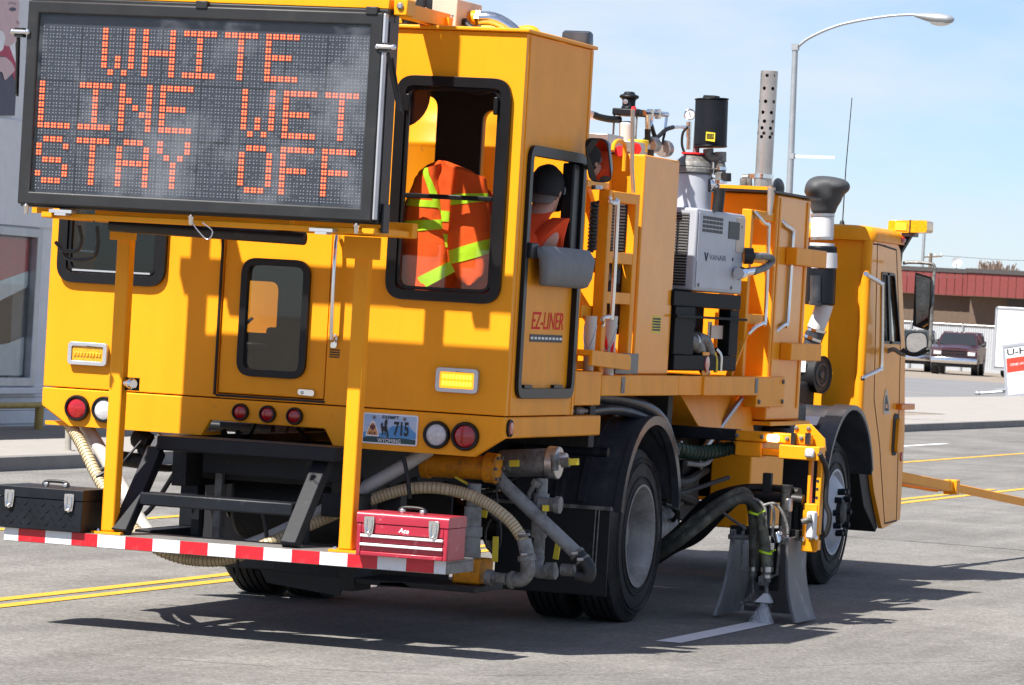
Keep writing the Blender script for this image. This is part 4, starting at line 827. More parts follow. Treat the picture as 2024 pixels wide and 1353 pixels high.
# small things on the frame: air tube under the sign, coupling on the left post
t0, t1 = RY(218,440,-.98), RY(604,467,-.98)
tb_ = P('gas_strut', B().cyl((t0[0],-.98,t0[1]-.01),(t1[0],-.98,t1[1]-.01),.033,16), 'rubber', bevel=.006)
cx_, cz_ = RY(250,757,PY+.03); cp = P('air_coupling', B().cyl((posts[0]+.037,PY+.03,cz_),(posts[0]+.10,PY-.0,cz_),.022,14).lathe((posts[0]+.075,PY+.0,cz_),(.7,-.7,0),[(0,.02),(.02,.028),(.04,.028),(.05,.02),(.06,.02),(.06,.001)],14), 'chrome', bevel=0)
obj('coupling_plate', B().box(posts[0]+.0365,posts[0]+.11,PY+.04,PY+.05,cz_-.035,cz_+.03), 'black', cp)
# ---- message sign
q = [RY(35,397,SY0), RY(740,443,SY0), RY(752,30,SY0), RY(60,4,SY0)]   # BL BR TR TL of front face
sx0, sx1 = (q[0][0]+q[3][0])/2-.005, (q[1][0]+q[2][0])/2; sz0_, sz1_ = (q[0][1]+q[1][1])/2, (q[2][1]+q[3][1])/2+.012
sh = .022   # lean of the verticals in the photo
def sg(s, t): return (sx0+(sx1-sx0)*s, sz0_+(sz1_-sz0_)*t)
sign = P('message_sign', B().box(sx0+.012,sx1+.012,SY0+.04,SY1-.07,sz0_-.01,sz1_+.02).box(sx0-.045,sx1+.012,SY1-.0695,SY1,sz0_-.01,sz1_+.02), 'sign_black', bevel=.006)  # second box: rear lip widened out of view to extend the wall shadow
drf = obj('sign_door_frame', B().ring([sg(0,0),sg(1,0),sg(1,1),sg(0,1)], .062, 'Y', SY0-.005, SY0+.038), 'sign_black', sign, bevel=.008)
obj('edge_strip', B().box(sx1+.002,sx1+.014,SY0-.004,SY0+.039,sz0_+.01,sz1_-.005), 'alu', sign, bevel=.003)
obj('side_panel', B().box(sx1+.0125,sx1+.016,SY0+.06,SY1-.02,sz0_+.05,sz1_-.04), 'sign_black', sign, bevel=.003)
ix0, ix1, iz0, iz1 = sx0+.065, sx1-.065, sz0_+.064, sz1_-.064
obj('display_panel', B().box(ix0-.01,ix1+.01,SY0+.030,SY0+.0395,iz0-.01,iz1+.01), 'panel', sign)
# LED grid 48 x 24 cells of 2x2 diodes
gz1 = iz1-.052; gz0 = iz0+.008; gx0, gx1 = ix0+.004, ix1-.006
pxw, pzh = (gx1-gx0)/48, (gz1-gz0)/24
F5 = {'W':['10001']*4+['10101','10101','01010'],'H':['10001']*3+['11111']+['10001']*3,'I':['11111']+['00100']*5+['11111'],'T':['11111']+['00100']*6,
 'E':['11111','10000','10000','11110','10000','10000','11111'],'L':['10000']*6+['11111'],'N':['10001','10001','11001','10101','10011','10001','10001'],
 'S':['01110','10001','10000','01110','00001','10001','01110'],'A':['01110','10001','10001','11111','10001','10001','10001'],'Y':['10001','10001','01010','00100','00100','00100','00100'],
 'O':['01110']+['10001']*5+['01110'],'F':['11111','10000','10000','11110','10000','10000','10000']}
F5['W'] = ['10001','10001','10001','10001','10101','10101','01010']
lit = {}
for row, (s, c0) in enumerate((('WHITE',9),('LINE WET',0),('STAY OFF',0))):
    for i, ch in enumerate(s):
        if ch == ' ': continue
        cells = [(c0+i*6+c, row*8+r_) for r_ in range(7) for c in range(5) if F5[ch][r_][c] == '1']
        for cc in cells: lit[cc] = True
        bl = B(); bk = B()
        for c, r_ in cells:
            X, Z = gx0+(c+.5)*pxw, gz1-(r_+.5)*pzh
            bk.box(X-pxw*.40,X+pxw*.40,SY0+.0265,SY0+.0298,Z-pzh*.40,Z+pzh*.40)
            for sx_ in (-1,1):
                for sz_ in (-1,1): bl.lathe((X+sx_*pxw*.22,SY0+.0265,Z+sz_*pzh*.21),(0,-1,0),[(0,.0060),(.004,.0048),(.005,.0005)],6)
        lt = obj('lit_letter', bl, 'led_on', sign, label='lit orange letter '+ch, smooth=0); obj('letter_glow', bk, 'led_glow', lt, smooth=0)
b = B(); 
for c in range(48):
    for r_ in range(24):
        if (c, r_) in lit: continue
        X, Z = gx0+(c+.5)*pxw, gz1-(r_+.5)*pzh
        for sx_ in (-1,1):
            for sz_ in (-1,1):
                if random.random() < .04: continue
                b.lathe((X+sx_*pxw*.22,SY0+.0298,Z+sz_*pzh*.21),(0,-1,0),[(0,.0050),(.003,.0036),(.0036,.0004)],5)
obj('unlit_diodes', b, 'led_off', sign, smooth=0, kind='stuff')
b = B()
for i in range(1,8): b.box(gx0+i*6*pxw-.003,gx0+i*6*pxw+.003,SY0+.0275,SY0+.0299,iz0,gz1)
for i in range(1,3): b.box(ix0,ix1,SY0+.0274,SY0+.0298,gz1-i*8*pzh-.003,gz1-i*8*pzh+.003)
obj('panel_joint', b, 'line_dark', sign, smooth=0)
obj('display_cover', B().box(ix0-.002,ix1+.002,SY0+.006,SY0+.009,iz0-.002,iz1+.002), 'cover', sign, smooth=0)
# latches, hinges and gas stays of the sign door
for u, v in ((38,62),(760,92)):
    x, z = RY(u, v, SY0-.02); l_ = obj('side_latch', B().cyl((x-.035,SY0-.01,z),(x+.035,SY0-.01,z),.012,10).ell((x+.04,SY0-.01,z),.016,.016,.016,10,8).ell((x-.04,SY0-.01,z),.014,.014,.014,10,8), 'chrome', sign)
    obj('latch_plate', B().box(x-.03,x+.015,SY0-.012,SY0+.03,z-.025,z+.02), 'sign_black', l_)
    k = 1 if u > 400 else -1
    obj('gas_stay', B().tube([(x+.012*k,SY0+.0,z-.03),(x+.05*k,SY0+.10,z-.30)], .010, 8).tube([(x+.03*k,SY0+.02,z-.05),(x+.055*k,SY0+.12,z-.31)], .006, 8), 'rubber', sign)
for u, v in ((378,430),(52,408),(705,447)):
    x, z = RY(u, v, SY0-.01); obj('bottom_latch', B().lathe((x,SY0-.012,z-.035),(0,0,1),[(0,.008),(.015,.012),(.03,.012),(.04,.018),(.05,.006)],10), 'chrome', sign)
x, z = RY(378,430,SY0-.01); obj('lanyard', B().tube([(x,SY0-.01,z-.01),(x+.03,SY0-.012,z-.05),(x+.09,SY0-.012,z-.10),(x+.115,SY0-.01,z-.06),(x+.06,SY0-.01,z-.02)], .003, 6, 6), 'chrome', sign)
for u, v in ((120,413),(635,450)):
    x, z = RY(u, v, SY0); obj('mount_clip', B().box(x-.06,x+.06,SY0-.006,SY0+.06,z-.018,z-.002).box(x-.03,x+.03,SY0-.006,SY0+.06,z-.03,z-.019), 'alu', sign)
for u in (398, 735):
    x, z = RY(u, 20, SY0-.006); obj('top_hinge', B().box(x-.03,x+.03,SY0-.012,SY0+.03,sz1_-.012,sz1_+.026), 'sign_black', sign, bevel=.004)
obj('top_channel', B().box(sx0+.05,sx1+.01,SY0+.045,SY1-.02,sz1_+.021,sz1_+.07), 'yellow', sign, bevel=.004)
obj('top_bracket', B().box(sx1+.02,sx1+.09,SY0+.08,SY1,sz1_-.005,sz1_+.075), 'yellow', sign, bevel=.006)
bolt(sign, (sx1+.055,SY0+.08,sz1_+.04), (0,-1,0), .018, .015, 'steel')
b0_ = RY(778,450,-1.0); obj('lower_bracket', B().box(sx1+.0165,sx1+.03,SY0+.08,SY1-.03,sz0_-.05,sz0_+.09), 'sign_black', sign, bevel=.004)
# cables hanging under the sign
P('sign_cable', B().tube([(-.70,-.95,2.02),(-.69,-.93,1.95),(-.72,-.90,1.90),(-.80,-.88,1.89),(-.86,-.86,1.93)], .010, 8, 6).tube([(-.60,-.95,2.02),(-.595,-.94,1.93),(-.64,-.9,1.86),(-.78,-.86,1.85),(-.84,-.84,1.90)], .010, 8, 6), 'rubber', bevel=0)
# ---- roof equipment 
def QX(u, v, y): p = at(u, v, 1, y); return p
a, c = RY(852,47,.35), RY(897,4,.35)
ac = P('roof_unit', B().box(a[0],c[0]+.02,.35,.75,ZT+.03,c[1]+.02), 'beige', bevel=.006)
ex, ez = RY(863,34,.345); obj('emblem_disc', B().lathe((ex,.349,ez),(0,-1,0),[(0,.001),(0,.022),(.0015,.022),(.0015,.001)],20), 'sticker_black', ac)
obj('emblem_half', B().plate([(ex-.021,ez),(ex+.021,ez),(ex+.015,ez-.015),(ex,ez-.021),(ex-.015,ez-.015)], [], 'Y', .3462, .3474), 'sticker_red', ac, smooth=0)
text('lettering', 'RedDOT', ((ex+.02,ez-.010), (c[0]-.008+.012,ez-.014), (ex+.02,ez+.020)), 'Y', .347, 'sticker_black', ac)
b = B(); rnd = random.Random(4)
P('roof_fan', B().box(.22,.58,.40,.75,ZT+.025,3.36), 'rubber', bevel=.02); 
P('pipe_fitting', B().cyl((.50,.30,3.22),(.62,.30,3.22),.035,14).cyl((.47,.30,3.22),(.50,.30,3.22),.05,8).cyl((.44,.28,3.27),(.46,.28,3.35),.03,12).ell((.55,.26,3.29),.03,.03,.03), 'chrome', bevel=0)
P('drain_hose', B().tube([(.78,.45,3.2),(.82,.42,3.17),(.88,.40,3.14)], .02, 10, 4), 'rubber', bevel=0)
e = [QX(912,62,.55), QX(914,46,.55), QX(930,36,.55), QX(941,35,.55)]
el = P('pipe_elbow', B().tube(e, .036, 16, 6), 'yellow', bevel=0)
obj('elbow_collar', B().cyl(QX(934,36,.55), QX(943,36,.55), .043, 16), 'yellow', el)
hs = [QX(943,36,.55), QX(970,36,.56), QX(995,46,.58), QX(1018,64,.6), QX(1030,80,.6)]
fl_ = P('chrome_hose', B().tube(hs, .036, 16, 8), 'chrome', bevel=0)
obj('hose_clamp', B().cyl(QX(942,36,.55), QX(950,37,.55), .046, 6), 'chrome', fl_)
P('pipe_run', B().tube([QX(945,56,.9),QX(985,58,.9),QX(1000,62,.9)], .025, 10, 4).tube([QX(1020,62,.7),QX(1050,60,.7),QX(1062,72,.7)], .028, 10, 4), 'yellow', bevel=0)
m0 = SX(1117,80,1.2); q0_, q1_ = at(1113,92,1,1.3), at(1170,62,1,1.3); qx, qw, qz0, qz1 = (q0_.x+q1_.x)/2, (q1_.x-q0_.x)/2, q0_.z-.03, q1_.z
P('roof_mirror_back', B().loft([((qx,1.3,qz0),(qw*.96,0,0),(0,.05,0)),((qx,1.3,qz0+(qz1-qz0)*.4),(qw,0,0),(0,.06,0)),((qx,1.3,qz1-.012),(qw*.97,0,0),(0,.055,0)),((qx,1.3,qz1),(qw*.88,0,0),(0,.03,0))], 28, p=.35), 'fender', bevel=0)
P('mirror_arm', B().tube([(1.1,1.1,3.13),(qx,1.28,qz0+.01)], .015, 8), 'rubber', bevel=0)
# ---- platform deck behind the rear cab
def PX(u, v, x): return at(u, v, 0, x)
P('deck_plate', B().box(-1.2,1.235,1.16,5.0,1.372,1.396), 'yellow_dusty')
P('deck_beam', B().box(1.24,HW,1.64,3.16,1.285,1.40).box(1.24,HW+.03,3.60,4.86,1.285,1.40), 'yellow_dusty', bevel=.006)
P('deck_beam_joint', B().bar((1.258,3.16,1.343),(1.275,3.60,1.343),.035,.113), 'yellow_dusty')
P('deck_step', B().box(1.10,HW,1.16,1.63,1.235,1.42), 'yellow_dusty', bevel=.006)
for y in (2.0, 4.75): P('deck_label', B().box(HW+.001,HW+.003 if y < 3 else HW+.033,y,y+.07,1.30,1.39), 'galv', bevel=0)
P('deck_underframe', B().box(.5,1.2,1.7,1.8,1.0,1.37).box(.49,.56,1.2,5.2,.99,1.20).box(.5,1.15,3.4,3.5,1.0,1.37), 'dark')
# latch under the step
P('step_latch', B().box(1.0,1.1,1.5,1.6,1.16,1.23).cyl((1.2,1.25,1.20),(1.2,1.62,1.20),.015,8).cyl((1.2,1.38,1.20),(1.2,1.52,1.20),.026,10), 'galv')
# ladder frame 1, with chrome grab bar
def railset(name, x, y0, y1, z0, z1, rungs, wd=.075):
    f = P(name, B().box(x-.03,x+.03,y0,y0+wd,z0,z1).box(x-.03,x+.03,y1-wd,y1,z0,z1).box(x-.03,x+.034,y0+wd,y1-wd,z1-.06,z1-.001), 'yellow_dusty', bevel=.005)
    for z in rungs: obj('rung', B().box(x-.028,x+.028,y0+wd,y1-wd,z-.032,z+.032), 'yellow_dusty', f, bevel=.004)
    return f
l1 = railset('boarding_ladder', 1.235, 1.61, 2.20, 1.40, 2.40, (2.04, 1.82))
obj('corner_post', B().box(1.15,1.19,1.36,1.44,1.40,2.40).box(1.15,1.235,1.30,1.70,2.401,2.44), 'yellow', l1, bevel=.005)
obj('cross_rail', B().box(1.16,1.20,1.44,1.70,1.95,2.03).box(1.16,1.20,1.44,1.70,1.70,1.77), 'yellow_dusty', l1, bevel=.004)
gb = [PX(1204,392,1.28),PX(1208,399,1.31),PX(1217,402,1.32),PX(1220,412,1.32),PX(1210,615,1.32),PX(1205,625,1.31),PX(1192,628,1.30),PX(1190,640,1.28)]
obj('grab_bar', B().tube(gb, .013, 10, 4), 'chrome', l1)
for p in (gb[0], gb[-1]): bolt(l1, p, (1,0,0), .018, .014)
stp2 = P('fold_step', B().bar((1.26,1.22,1.52),(1.24,2.0,1.50),.16,.03,(0,0,1)).bar((1.33,1.22,1.49),(1.31,2.02,1.465),.02,.075), 'yellow_dusty', bevel=.004)
P('ladder_base', B().box(1.17,1.22,1.28,1.72,1.425,1.47).box(1.15,1.20,1.32,1.42,1.47,1.5), 'yellow_dusty')
P('grey_toe_plate', B().box(1.262,1.274,1.88,2.32,1.405,1.52), 'fender', bevel=.004)
# radiator (black slotted cooler) behind the ladder
ca0, ca1 = RY(1199,498,2.12), RY(1241,398,2.12); rc = P('oil_cooler', B().box(ca0[0],ca1[0],2.12,2.28,ca0[1],ca1[1]), 'rubber', bevel=.006)
nf = 15
for i in range(nf):
    z = ca0[1]+.012+(ca1[1]-ca0[1]-.02)*i/nf; obj('cooler_fin', B().box(ca0[0]+.006,ca1[0]-.006,2.105,2.1195,z,z+.010), 'fender', rc, smooth=0)
sp_ = P('coiled_hose', B(), 'rubber') if False else None
b = B(); n = 120; pts = []
for i in range(n): a = i/n*14*2*math.pi; pts.append((RY(1173,440,1.5)[0]+.018*math.cos(a),1.5+.03*math.sin(a),2.33-.27*i/n))
P('coiled_hose', B().tube(pts, .009, 6), 'rubber', bevel=0)
P('hydraulic_block', B().box(1.12,1.20,2.03,2.16,1.62,2.02).tube([(1.18,1.95,2.05),(1.2,1.98,1.95),(1.18,1.97,1.85),(1.2,1.99,1.72)], .022, 8, 4).cyl((1.2,2.0,1.98),(1.2,2.0,1.9),.035,8), 'rubber', bevel=.003)
# ---- tank 1 (hydraulic oil) and dome paint tank, big flat tank behind
t1 = P('hydraulic_tank', B().box(.62,1.235,2.36,3.06,1.40,2.63), 'yellow_gloss', bevel=.012, seg=3)
obj('rear_panel', B().box(.40,1.05,2.30,2.355,1.40,2.62), 'yellow', t1)
obj('tank_brace', B().bar((1.1,1.5,2.55),(1.1,2.34,1.9),.05,.05).bar((1.0,1.3,2.10),(1.12,2.34,1.5),.05,.05), 'yellow', t1)
dy0, dz0 = SX(1291,627,1.237); dy1, dz1 = SX(1305,655,1.237); decal_lines('tank_decal', dy0, dy1, dz1, dz0, 5, 'sticker_black', 1.2365, pl='X'); P('decal_backing', B().plate([(dy0-.01,dz1-.01),(dy1+.01,dz1-.01),(dy1+.01,dz0+.01),(dy0-.01,dz0+.01)], [], 'X', 1.2352, 1.2356), 'sticker_yellow', bevel=0)
dx0 = .08
prof = [(0,.001),(0,.46),(1.21,.46),(1.22,.468),(1.235,.468),(1.245,.46),(1.33,.45),(1.42,.40),(1.50,.30),(1.55,.16),(1.565,.001)]
dt = P('dome_tank', B().lathe((dx0,2.05+.46,1.40),(0,0,1),prof,48), 'yellow', bevel=0)
obj('tank_valve', B().cyl((dx0+.02,2.45,2.94),(dx0+.02,2.45,3.02),.05,14), 'yellow', dt); obj('valve_handle', B().tube([(dx0-.03,2.3,2.90),(dx0+.05,2.28,2.86),(dx0+.05,2.25,2.82),(dx0,2.24,2.80)], .01, 6), 'rubber', dt)
P('dome_tank', B().lathe((-.86,2.55,1.40),(0,0,1),[(0,.001),(0,.34),(1.1,.34),(1.25,.30),(1.34,.001)],40), 'yellow', bevel=0)
# items on tank 1 top
X1 = 1.0
def A_(u, v, x=X1): return at(u, v, 0, x)
fh = P('return_filter', B().cyl(A_(1238,330,.9), A_(1239,240,.9), .043, 22), 'white', bevel=.01)
yq = A_(1238,300,.9).y
c1 = A_(1242,222,.9); obj('filter_head', B().box(c1.x-.075,c1.x+.085,c1.y-.08,c1.y+.08,c1.z-.02,c1.z+.02).lathe((c1.x,c1.y,c1.z+.02),(0,0,1),[(0,.046),(.02,.038),(.055,.038),(.065,.058),(.08,.056),(.085,.034),(.10,.03),(.10,.001)],18), 'black', fh, bevel=.008)
for dx_ in (-.065,.07): obj('filter_stud', B().cyl((c1.x+dx_,c1.y-.06,c1.z-.02),(c1.x+dx_,c1.y-.06,c1.z-.25),.006,8), 'galv', fh)
obj('head_bolt', B().lathe((c1.x-.01,c1.y-.035,c1.z+.06),(.2,-.8,0),[(0,.015),(.012,.015),(.014,.001)],10), 'steel', fh)
P('suction_hose', B().tube([A_(1170,226,.75),A_(1185,231,.78),A_(1205,235,.82),A_(1225,236,.86)], .020, 12, 5), 'rubber', bevel=0)
P('hose_end', B().cyl(A_(1166,226,.74), A_(1178,229,.76), .024, 12), 'chrome', bevel=0)
P('vent_pipe', B().tube([A_(1252,380,1.22),A_(1249,330,1.22),A_(1251,215,1.22)], .012, 10), 'stain', bevel=0)
P('marker_whip', B().tube([A_(1251,222,1.22),A_(1253,212,1.22)], .014, 8), 'sticker_red', bevel=0)
lf = [A_(1211,335,1.2),A_(1211,318,1.2),A_(1216,300,1.2),A_(1224,297,1.2),A_(1232,304,1.2),A_(1234,338,1.2)]
P('lift_hook', B().tube([A_(1211,297,1.2),A_(1214,284,1.2),A_(1222,278,1.2),A_(1232,282,1.2),A_(1235,294,1.2),A_(1233,338,1.2)], .012, 8, 5), 'yellow', bevel=0)
P('hydraulic_manifold', B().cyl(A_(1205,293,.95), A_(1225,296,.95), .03, 14).box(A_(1248,290,1.).x-.06,A_(1248,290,1.).x+.06,2.2,2.5,2.63,2.73).cyl(A_(1282,286,1.),A_(1292,286,1.),.05,16).box(.9,1.1,2.55,2.9,2.63,2.71).cyl(A_(1310,293,1.),A_(1317,294,1.),.05,16), 'stain', bevel=.005)
P('red_cap', B().lathe(A_(1255,294,1.1),(.6,-1,0),[(0,.03),(.012,.035),(.02,.03),(.02,.001)],14).cyl(A_(1224,298,1.1),A_(1230,300,1.1),.03,12), 'sticker_red', bevel=0)
P('filler_cap', B().cyl((1.05,2.82,2.66),(1.05,2.82,2.70),.055,16).cyl((1.05,2.82,2.701),(1.05,2.82,2.73),.06,16), 'sticker_yellow', bevel=.004)
P('breather_base', B().cyl((1.05,2.9,2.632),(1.05,2.9,2.68),.07,14), 'dark', bevel=0)
ch = P('hose_fittings', B().tube([A_(1272,222),A_(1292,224),A_(1318,226)], .016, 12).tube([A_(1280,224),A_(1281,262)], .016, 12).tube([A_(1318,224),A_(1315,252)], .009, 8).tube([A_(1290,222),A_(1287,250)], .010, 8).cyl(A_(1285,216),A_(1285,232),.022,8).cyl(A_(1300,216),A_(1300,234),.02,6), 'chrome', bevel=0)
P('pressure_hose', B().tube([A_(1287,246),A_(1294,268),A_(1300,270),A_(1316,256),A_(1330,251)], .013, 10, 5).tube([A_(1280,255),A_(1280,281)], .018, 10).tube([A_(1289,248),A_(1296,270),A_(1302,284)], .008, 8, 4).tube([A_(1316,252),A_(1312,270),A_(1308,285)], .008, 8, 4), 'rubber', bevel=0)
P('hose_fittings', B().tube([A_(1330,251),A_(1345,250),A_(1360,252)], .010, 10).tube([A_(1362,240),A_(1361,270)], .017, 12).cyl(A_(1362,270),A_(1361,295),.015,10), 'chrome', bevel=0)
g = A_(1363,226); gg = P('pressure_gauge', B().lathe(g,(.35,-1,.0),[(-.02,.001),(-.02,.033),(.014,.035),(.017,.031),(.012,.030),(.012,.001)],24), 'chrome', bevel=0)
obj('gauge_face', B().lathe(g+Vector((.0045,-.0125,0)),(.35,-1,0),[(0,.029),(.001,.001)],20), 'sticker_white', gg); obj('gauge_needle', B().bar(g+Vector((.008,-.0145,-.012)),g+Vector((.002,-.0165,.015)),.003,.002), 'sticker_black', gg)
# ---- air receiver / filter housing, muffler above the compressor
p0, p1 = at(1366,412,1,3.75), at(1368,342,1,3.75)
arx = P('air_receiver', B().cyl((p0.x,3.75,p0.z-.02),(p0.x,3.75,p1.z),.115,32), 'comp', bevel=.012)
yR = 3.75
def AR(u, v, y=yR): return at(u, v, 1, y)
topz = AR(1372,340).z
obj('receiver_lid', B().cyl((p0.x,3.75,p1.z+.001),(p0.x,3.75,p1.z+.035),.128,32).lathe((p0.x,3.75,p1.z+.035),(0,0,1),[(0,.118),(.03,.11),(.055,.08),(.075,.06),(.075,.001)],28), 'galv', arx, bevel=.006)
obj('red_seal', B().cyl((p0.x,3.75,p1.z+.111),(p0.x,3.75,p1.z+.121),.075,20), 'sticker_red', arx)
obj('outlet_tube', B().cyl((p0.x+.01,3.75,p1.z+.122),(p0.x+.01,3.75,p1.z+.30),.02,12), 'galv', arx)
P('thin_hose', B().tube([AR(1360,250),AR(1350,262),AR(1348,285),AR(1354,305)], .008, 8, 5).tube([AR(1375,292),AR(1382,315),AR(1392,330)], .014, 8, 4), 'rubber', bevel=0)
mu = P('black_muffler', B().cyl(AR(1404,287),AR(1407,197),.097,32).cyl(AR(1407,197),AR(1407,194.5),.102,32).cyl(AR(1404,291),AR(1404,287),.099,32), 'black', bevel=.006)
obj('muffler_cap', B().cyl(AR(1406,193),AR(1406,190),.05,16).box(AR(1395,190).x,AR(1418,190).x,3.7,3.76,AR(1400,192).z,AR(1400,188.5).z), 'dark', mu)
ma = AR(1404,279); mb = AR(1423,264); obj('warning_label', B().plate([(ma.x,ma.z),(mb.x,ma.z-.006),(mb.x,mb.z),(ma.x,mb.z+.004)], [], 'Y', yR-.105, yR-.100), 'sticker_yellow', mu, smooth=0)
decal_lines('label_print', ma.x+.006, mb.x-.006, ma.z+.008, mb.z-.006, 4, 'sticker_black', yR-.1062, mu)
P('compressor_pipe', B().tube([AR(1400,294),AR(1402,308),AR(1418,314),AR(1424,330),AR(1424,360)], .031, 14, 5).cyl(AR(1424,300),AR(1424,320),.035,14), 'galv', bevel=0)
P('pipe_clamps', B().cyl(AR(1424,330),AR(1424,336),.038,12).cyl(AR(1424,356),AR(1424,362),.040,12).ell(AR(1406,364),.04,.04,.045).cyl(AR(1398,350),AR(1418,372),.024,12).cyl(AR(1410,320),AR(1408,345),.018,10), 'chrome', bevel=0)
P('black_disc', B().lathe(AR(1394,366),(-.3,-1,0),[(0,.045),(.01,.055),(.03,.055),(.03,.001)],20).cyl(AR(1434,342),AR(1434,358),.035,12), 'rubber', bevel=0)
P('intake_hose', B().tube([AR(1423,372),AR(1421,392),AR(1418,418)], [.034,.034], 16, 4), 'rubber', bevel=0)
# ---- compressor
CX = 1.262; cy0, cy1, cz0, cz1 = 3.40, 4.47, 1.895, 2.375
cm = P('air_compressor', B().box(.55,CX,cy0,cy1,cz0,cz1), 'comp', bevel=.015, seg=3)
obj('side_panel', B().plate(rpoly([(cy0+.02,cz0+.02),(4.25,cz0+.02),(4.25,cz1-.02),(cy0+.02,cz1-.02)],.015), [], 'X', CX+.0005, CX+.006), 'comp', cm, bevel=.002)
obj('sunlit_strip', B().box(CX+.0005,CX+.005,4.27,cy1-.012,cz0+.25,cz1-.02), 'beige', cm, bevel=.002)  # beige strip stands in for sunlight falling on the compressor side
for i in range(26):
    z = cz0+.03+i*.0165; obj('louvre', B().add([(.62,cy0-.001,z),(CX-.05,cy0-.001,z),(CX-.05,cy0-.010,z-.004),(.62,cy0-.010,z-.004),(.62,cy0-.001,z+.007),(CX-.05,cy0-.001,z+.007)], [(0,1,2,3),(3,2,5,4),(0,3,4),(1,5,2),(0,4,5,1)]), 'rubber', cm, smooth=0)
b = B()
for r_ in range(4):
    for c in range(6): yy = 3.50+c*.075; zz = 2.335-r_*.025; b.box(CX+.006,CX+.0085,yy,yy+.06,zz-.018,zz)
obj('vent_grid', b, 'rubber', cm, smooth=0)
a0, a1 = SX(1437,471,CX), SX(1460,440,CX); pn = obj('gauge_panel', B().box(CX+.006,CX+.010,a0[0],a1[0],a0[1],a1[1]), 'rubber', cm)
for i in range(3): obj('dial', B().lathe((CX+.010,a0[0]+.06+i*.075,(a0[1]+a1[1])/2),(1,0,0),[(0,.028),(.004,.028),(.004,.001)],16), 'galv', pn) if False else None
v0, v1, v2 = SX(1400,513,CX), SX(1433,516,CX), SX(1400,502,CX); text('lettering', 'VANAIR', (v0, v1, (v2[0],v2[1])), 'X', CX+.0068, 'jeans', cm)
w0 = SX(1388,515,CX); w1 = SX(1398,499,CX); hh = w1[1]-w0[1]; ww = w1[0]-w0[0]
obj('emblem', B().plate([(w0[0]+ww*.1,w1[1]),(w0[0]+ww*.45,w1[1]),(w0[0]+ww*.62,w0[1]+hh*.3),(w0[0]+ww*.75,w1[1]),(w0[0]+ww*1.05,w1[1]),(w0[0]+ww*.72,w0[1]),(w0[0]+ww*.5,w0[1])], [], 'X', CX+.0065, CX+.0072), 'jeans', cm, smooth=0)
for (y, z) in ((3.47,1.93),(4.2,1.93),(4.2,2.10),(4.38,2.30),(4.38,1.99)): bolt(cm, (CX+.0055 if y < 4.26 else CX,y,z), (1,0,0), .012, .008, 'galv')
hsg = [SX(1472,505,CX),SX(1490,505,CX),SX(1498,512,CX),SX(1490,525,CX),SX(1470,536,CX),SX(1446,539,CX)]
sv = P('service_hose', B().tube([(CX+.05,*hsg[0]),(CX+.08,*hsg[1]),(CX+.09,*hsg[2]),(CX+.08,*hsg[3]),(CX+.06,*hsg[4])], .022, 12, 5), 'galv', bevel=0)
obj('hose_swivel', B().cyl((CX+.055,*SX(1478,533,CX)),(CX+.04,*SX(1446,539,CX)),.026,12).cyl((CX+.05,*SX(1452,538,CX)),(CX+.05,*SX(1444,539,CX)),.036,8), 'chrome', sv); obj('hose_seat', B().cyl((CX+.0,*SX(1470,505,CX)),(CX+.05,*SX(1472,505,CX)),.05,16), 'rubber', sv)
# skid under compressor
sk2 = P('compressor_skid', B().box(.6,1.255,3.03,4.50,1.80,1.888).box(.6,1.255,3.10,4.47,1.43,1.52).box(1.19,1.254,3.08,3.50,1.521,1.799).box(1.18,1.254,4.28,4.48,1.521,1.799).box(.6,.66,3.1,4.5,1.5,1.88).box(.9,.93,3.12,4.30,1.525,1.795), 'skid_black', bevel=.006)
obj('skid_lip', B().box(1.0,1.275,3.05,4.60,1.735,1.75), 'skid_black', sk2)
P('drive_engine', B().box(.68,1.1,3.5,4.25,1.42,1.82).lathe((1.08,3.75,1.62),(1,0,0),[(0,.17),(.03,.17),(.05,.15),(.05,.001)],24), 'dark', bevel=.02)
P('engine_pipe', B().tube([(1.15,3.4,1.60),(1.2,3.55,1.60),(1.21,3.68,1.58),(1.2,3.8,1.55),(1.2,3.85,1.47)], .045, 12, 5).tube([(1.2,3.72,1.62),(1.21,3.9,1.60),(1.21,4.0,1.53)], .04, 12, 4), 'galv', bevel=0)
P('engine_pipe', B().tube([(1.21,3.82,1.50),(1.22,3.86,1.44),(1.22,3.92,1.42)], .03, 10, 4).cyl((1.2,3.62,1.6),(1.2,3.66,1.6),.055,12), 'stain', bevel=0)
P('engine_tag', B().box(1.2,1.204,3.98,4.06,1.6,1.72).box(1.21,1.213,4.02,4.30,1.62,1.70), 'beige', bevel=0)
P('engine_belt', B().tube([(1.16,3.42,1.74),(1.18,3.6,1.64),(1.18,3.75,1.70),(1.17,3.72,1.78)], .01, 8, 5), 'rubber', bevel=0)
er = P('reflector_plate', B().box(1.24,1.25,3.74,3.88,1.40,1.54), 'yellow'); obj('reflector', B().lathe((1.25,3.81,1.47),(1,0,0),[(0,.05),(.01,.045),(.012,.001)],20), 'lens_red', er)
P('valve_handle', B().tube([(1.23,3.98,1.56),(1.25,4.02,1.50),(1.25,4.03,1.42)], .012, 8, 4), 'sticker_yellow', bevel=0); P('valve_handle', B().tube([(1.23,4.08,1.56),(1.25,4.12,1.52),(1.25,4.13,1.43)], .012, 8, 4), 'chrome', bevel=0)
P('deck_brace', B().bar((1.2,4.52,1.40),(1.22,4.78,1.66),.04,.02), 'yellow_dusty')
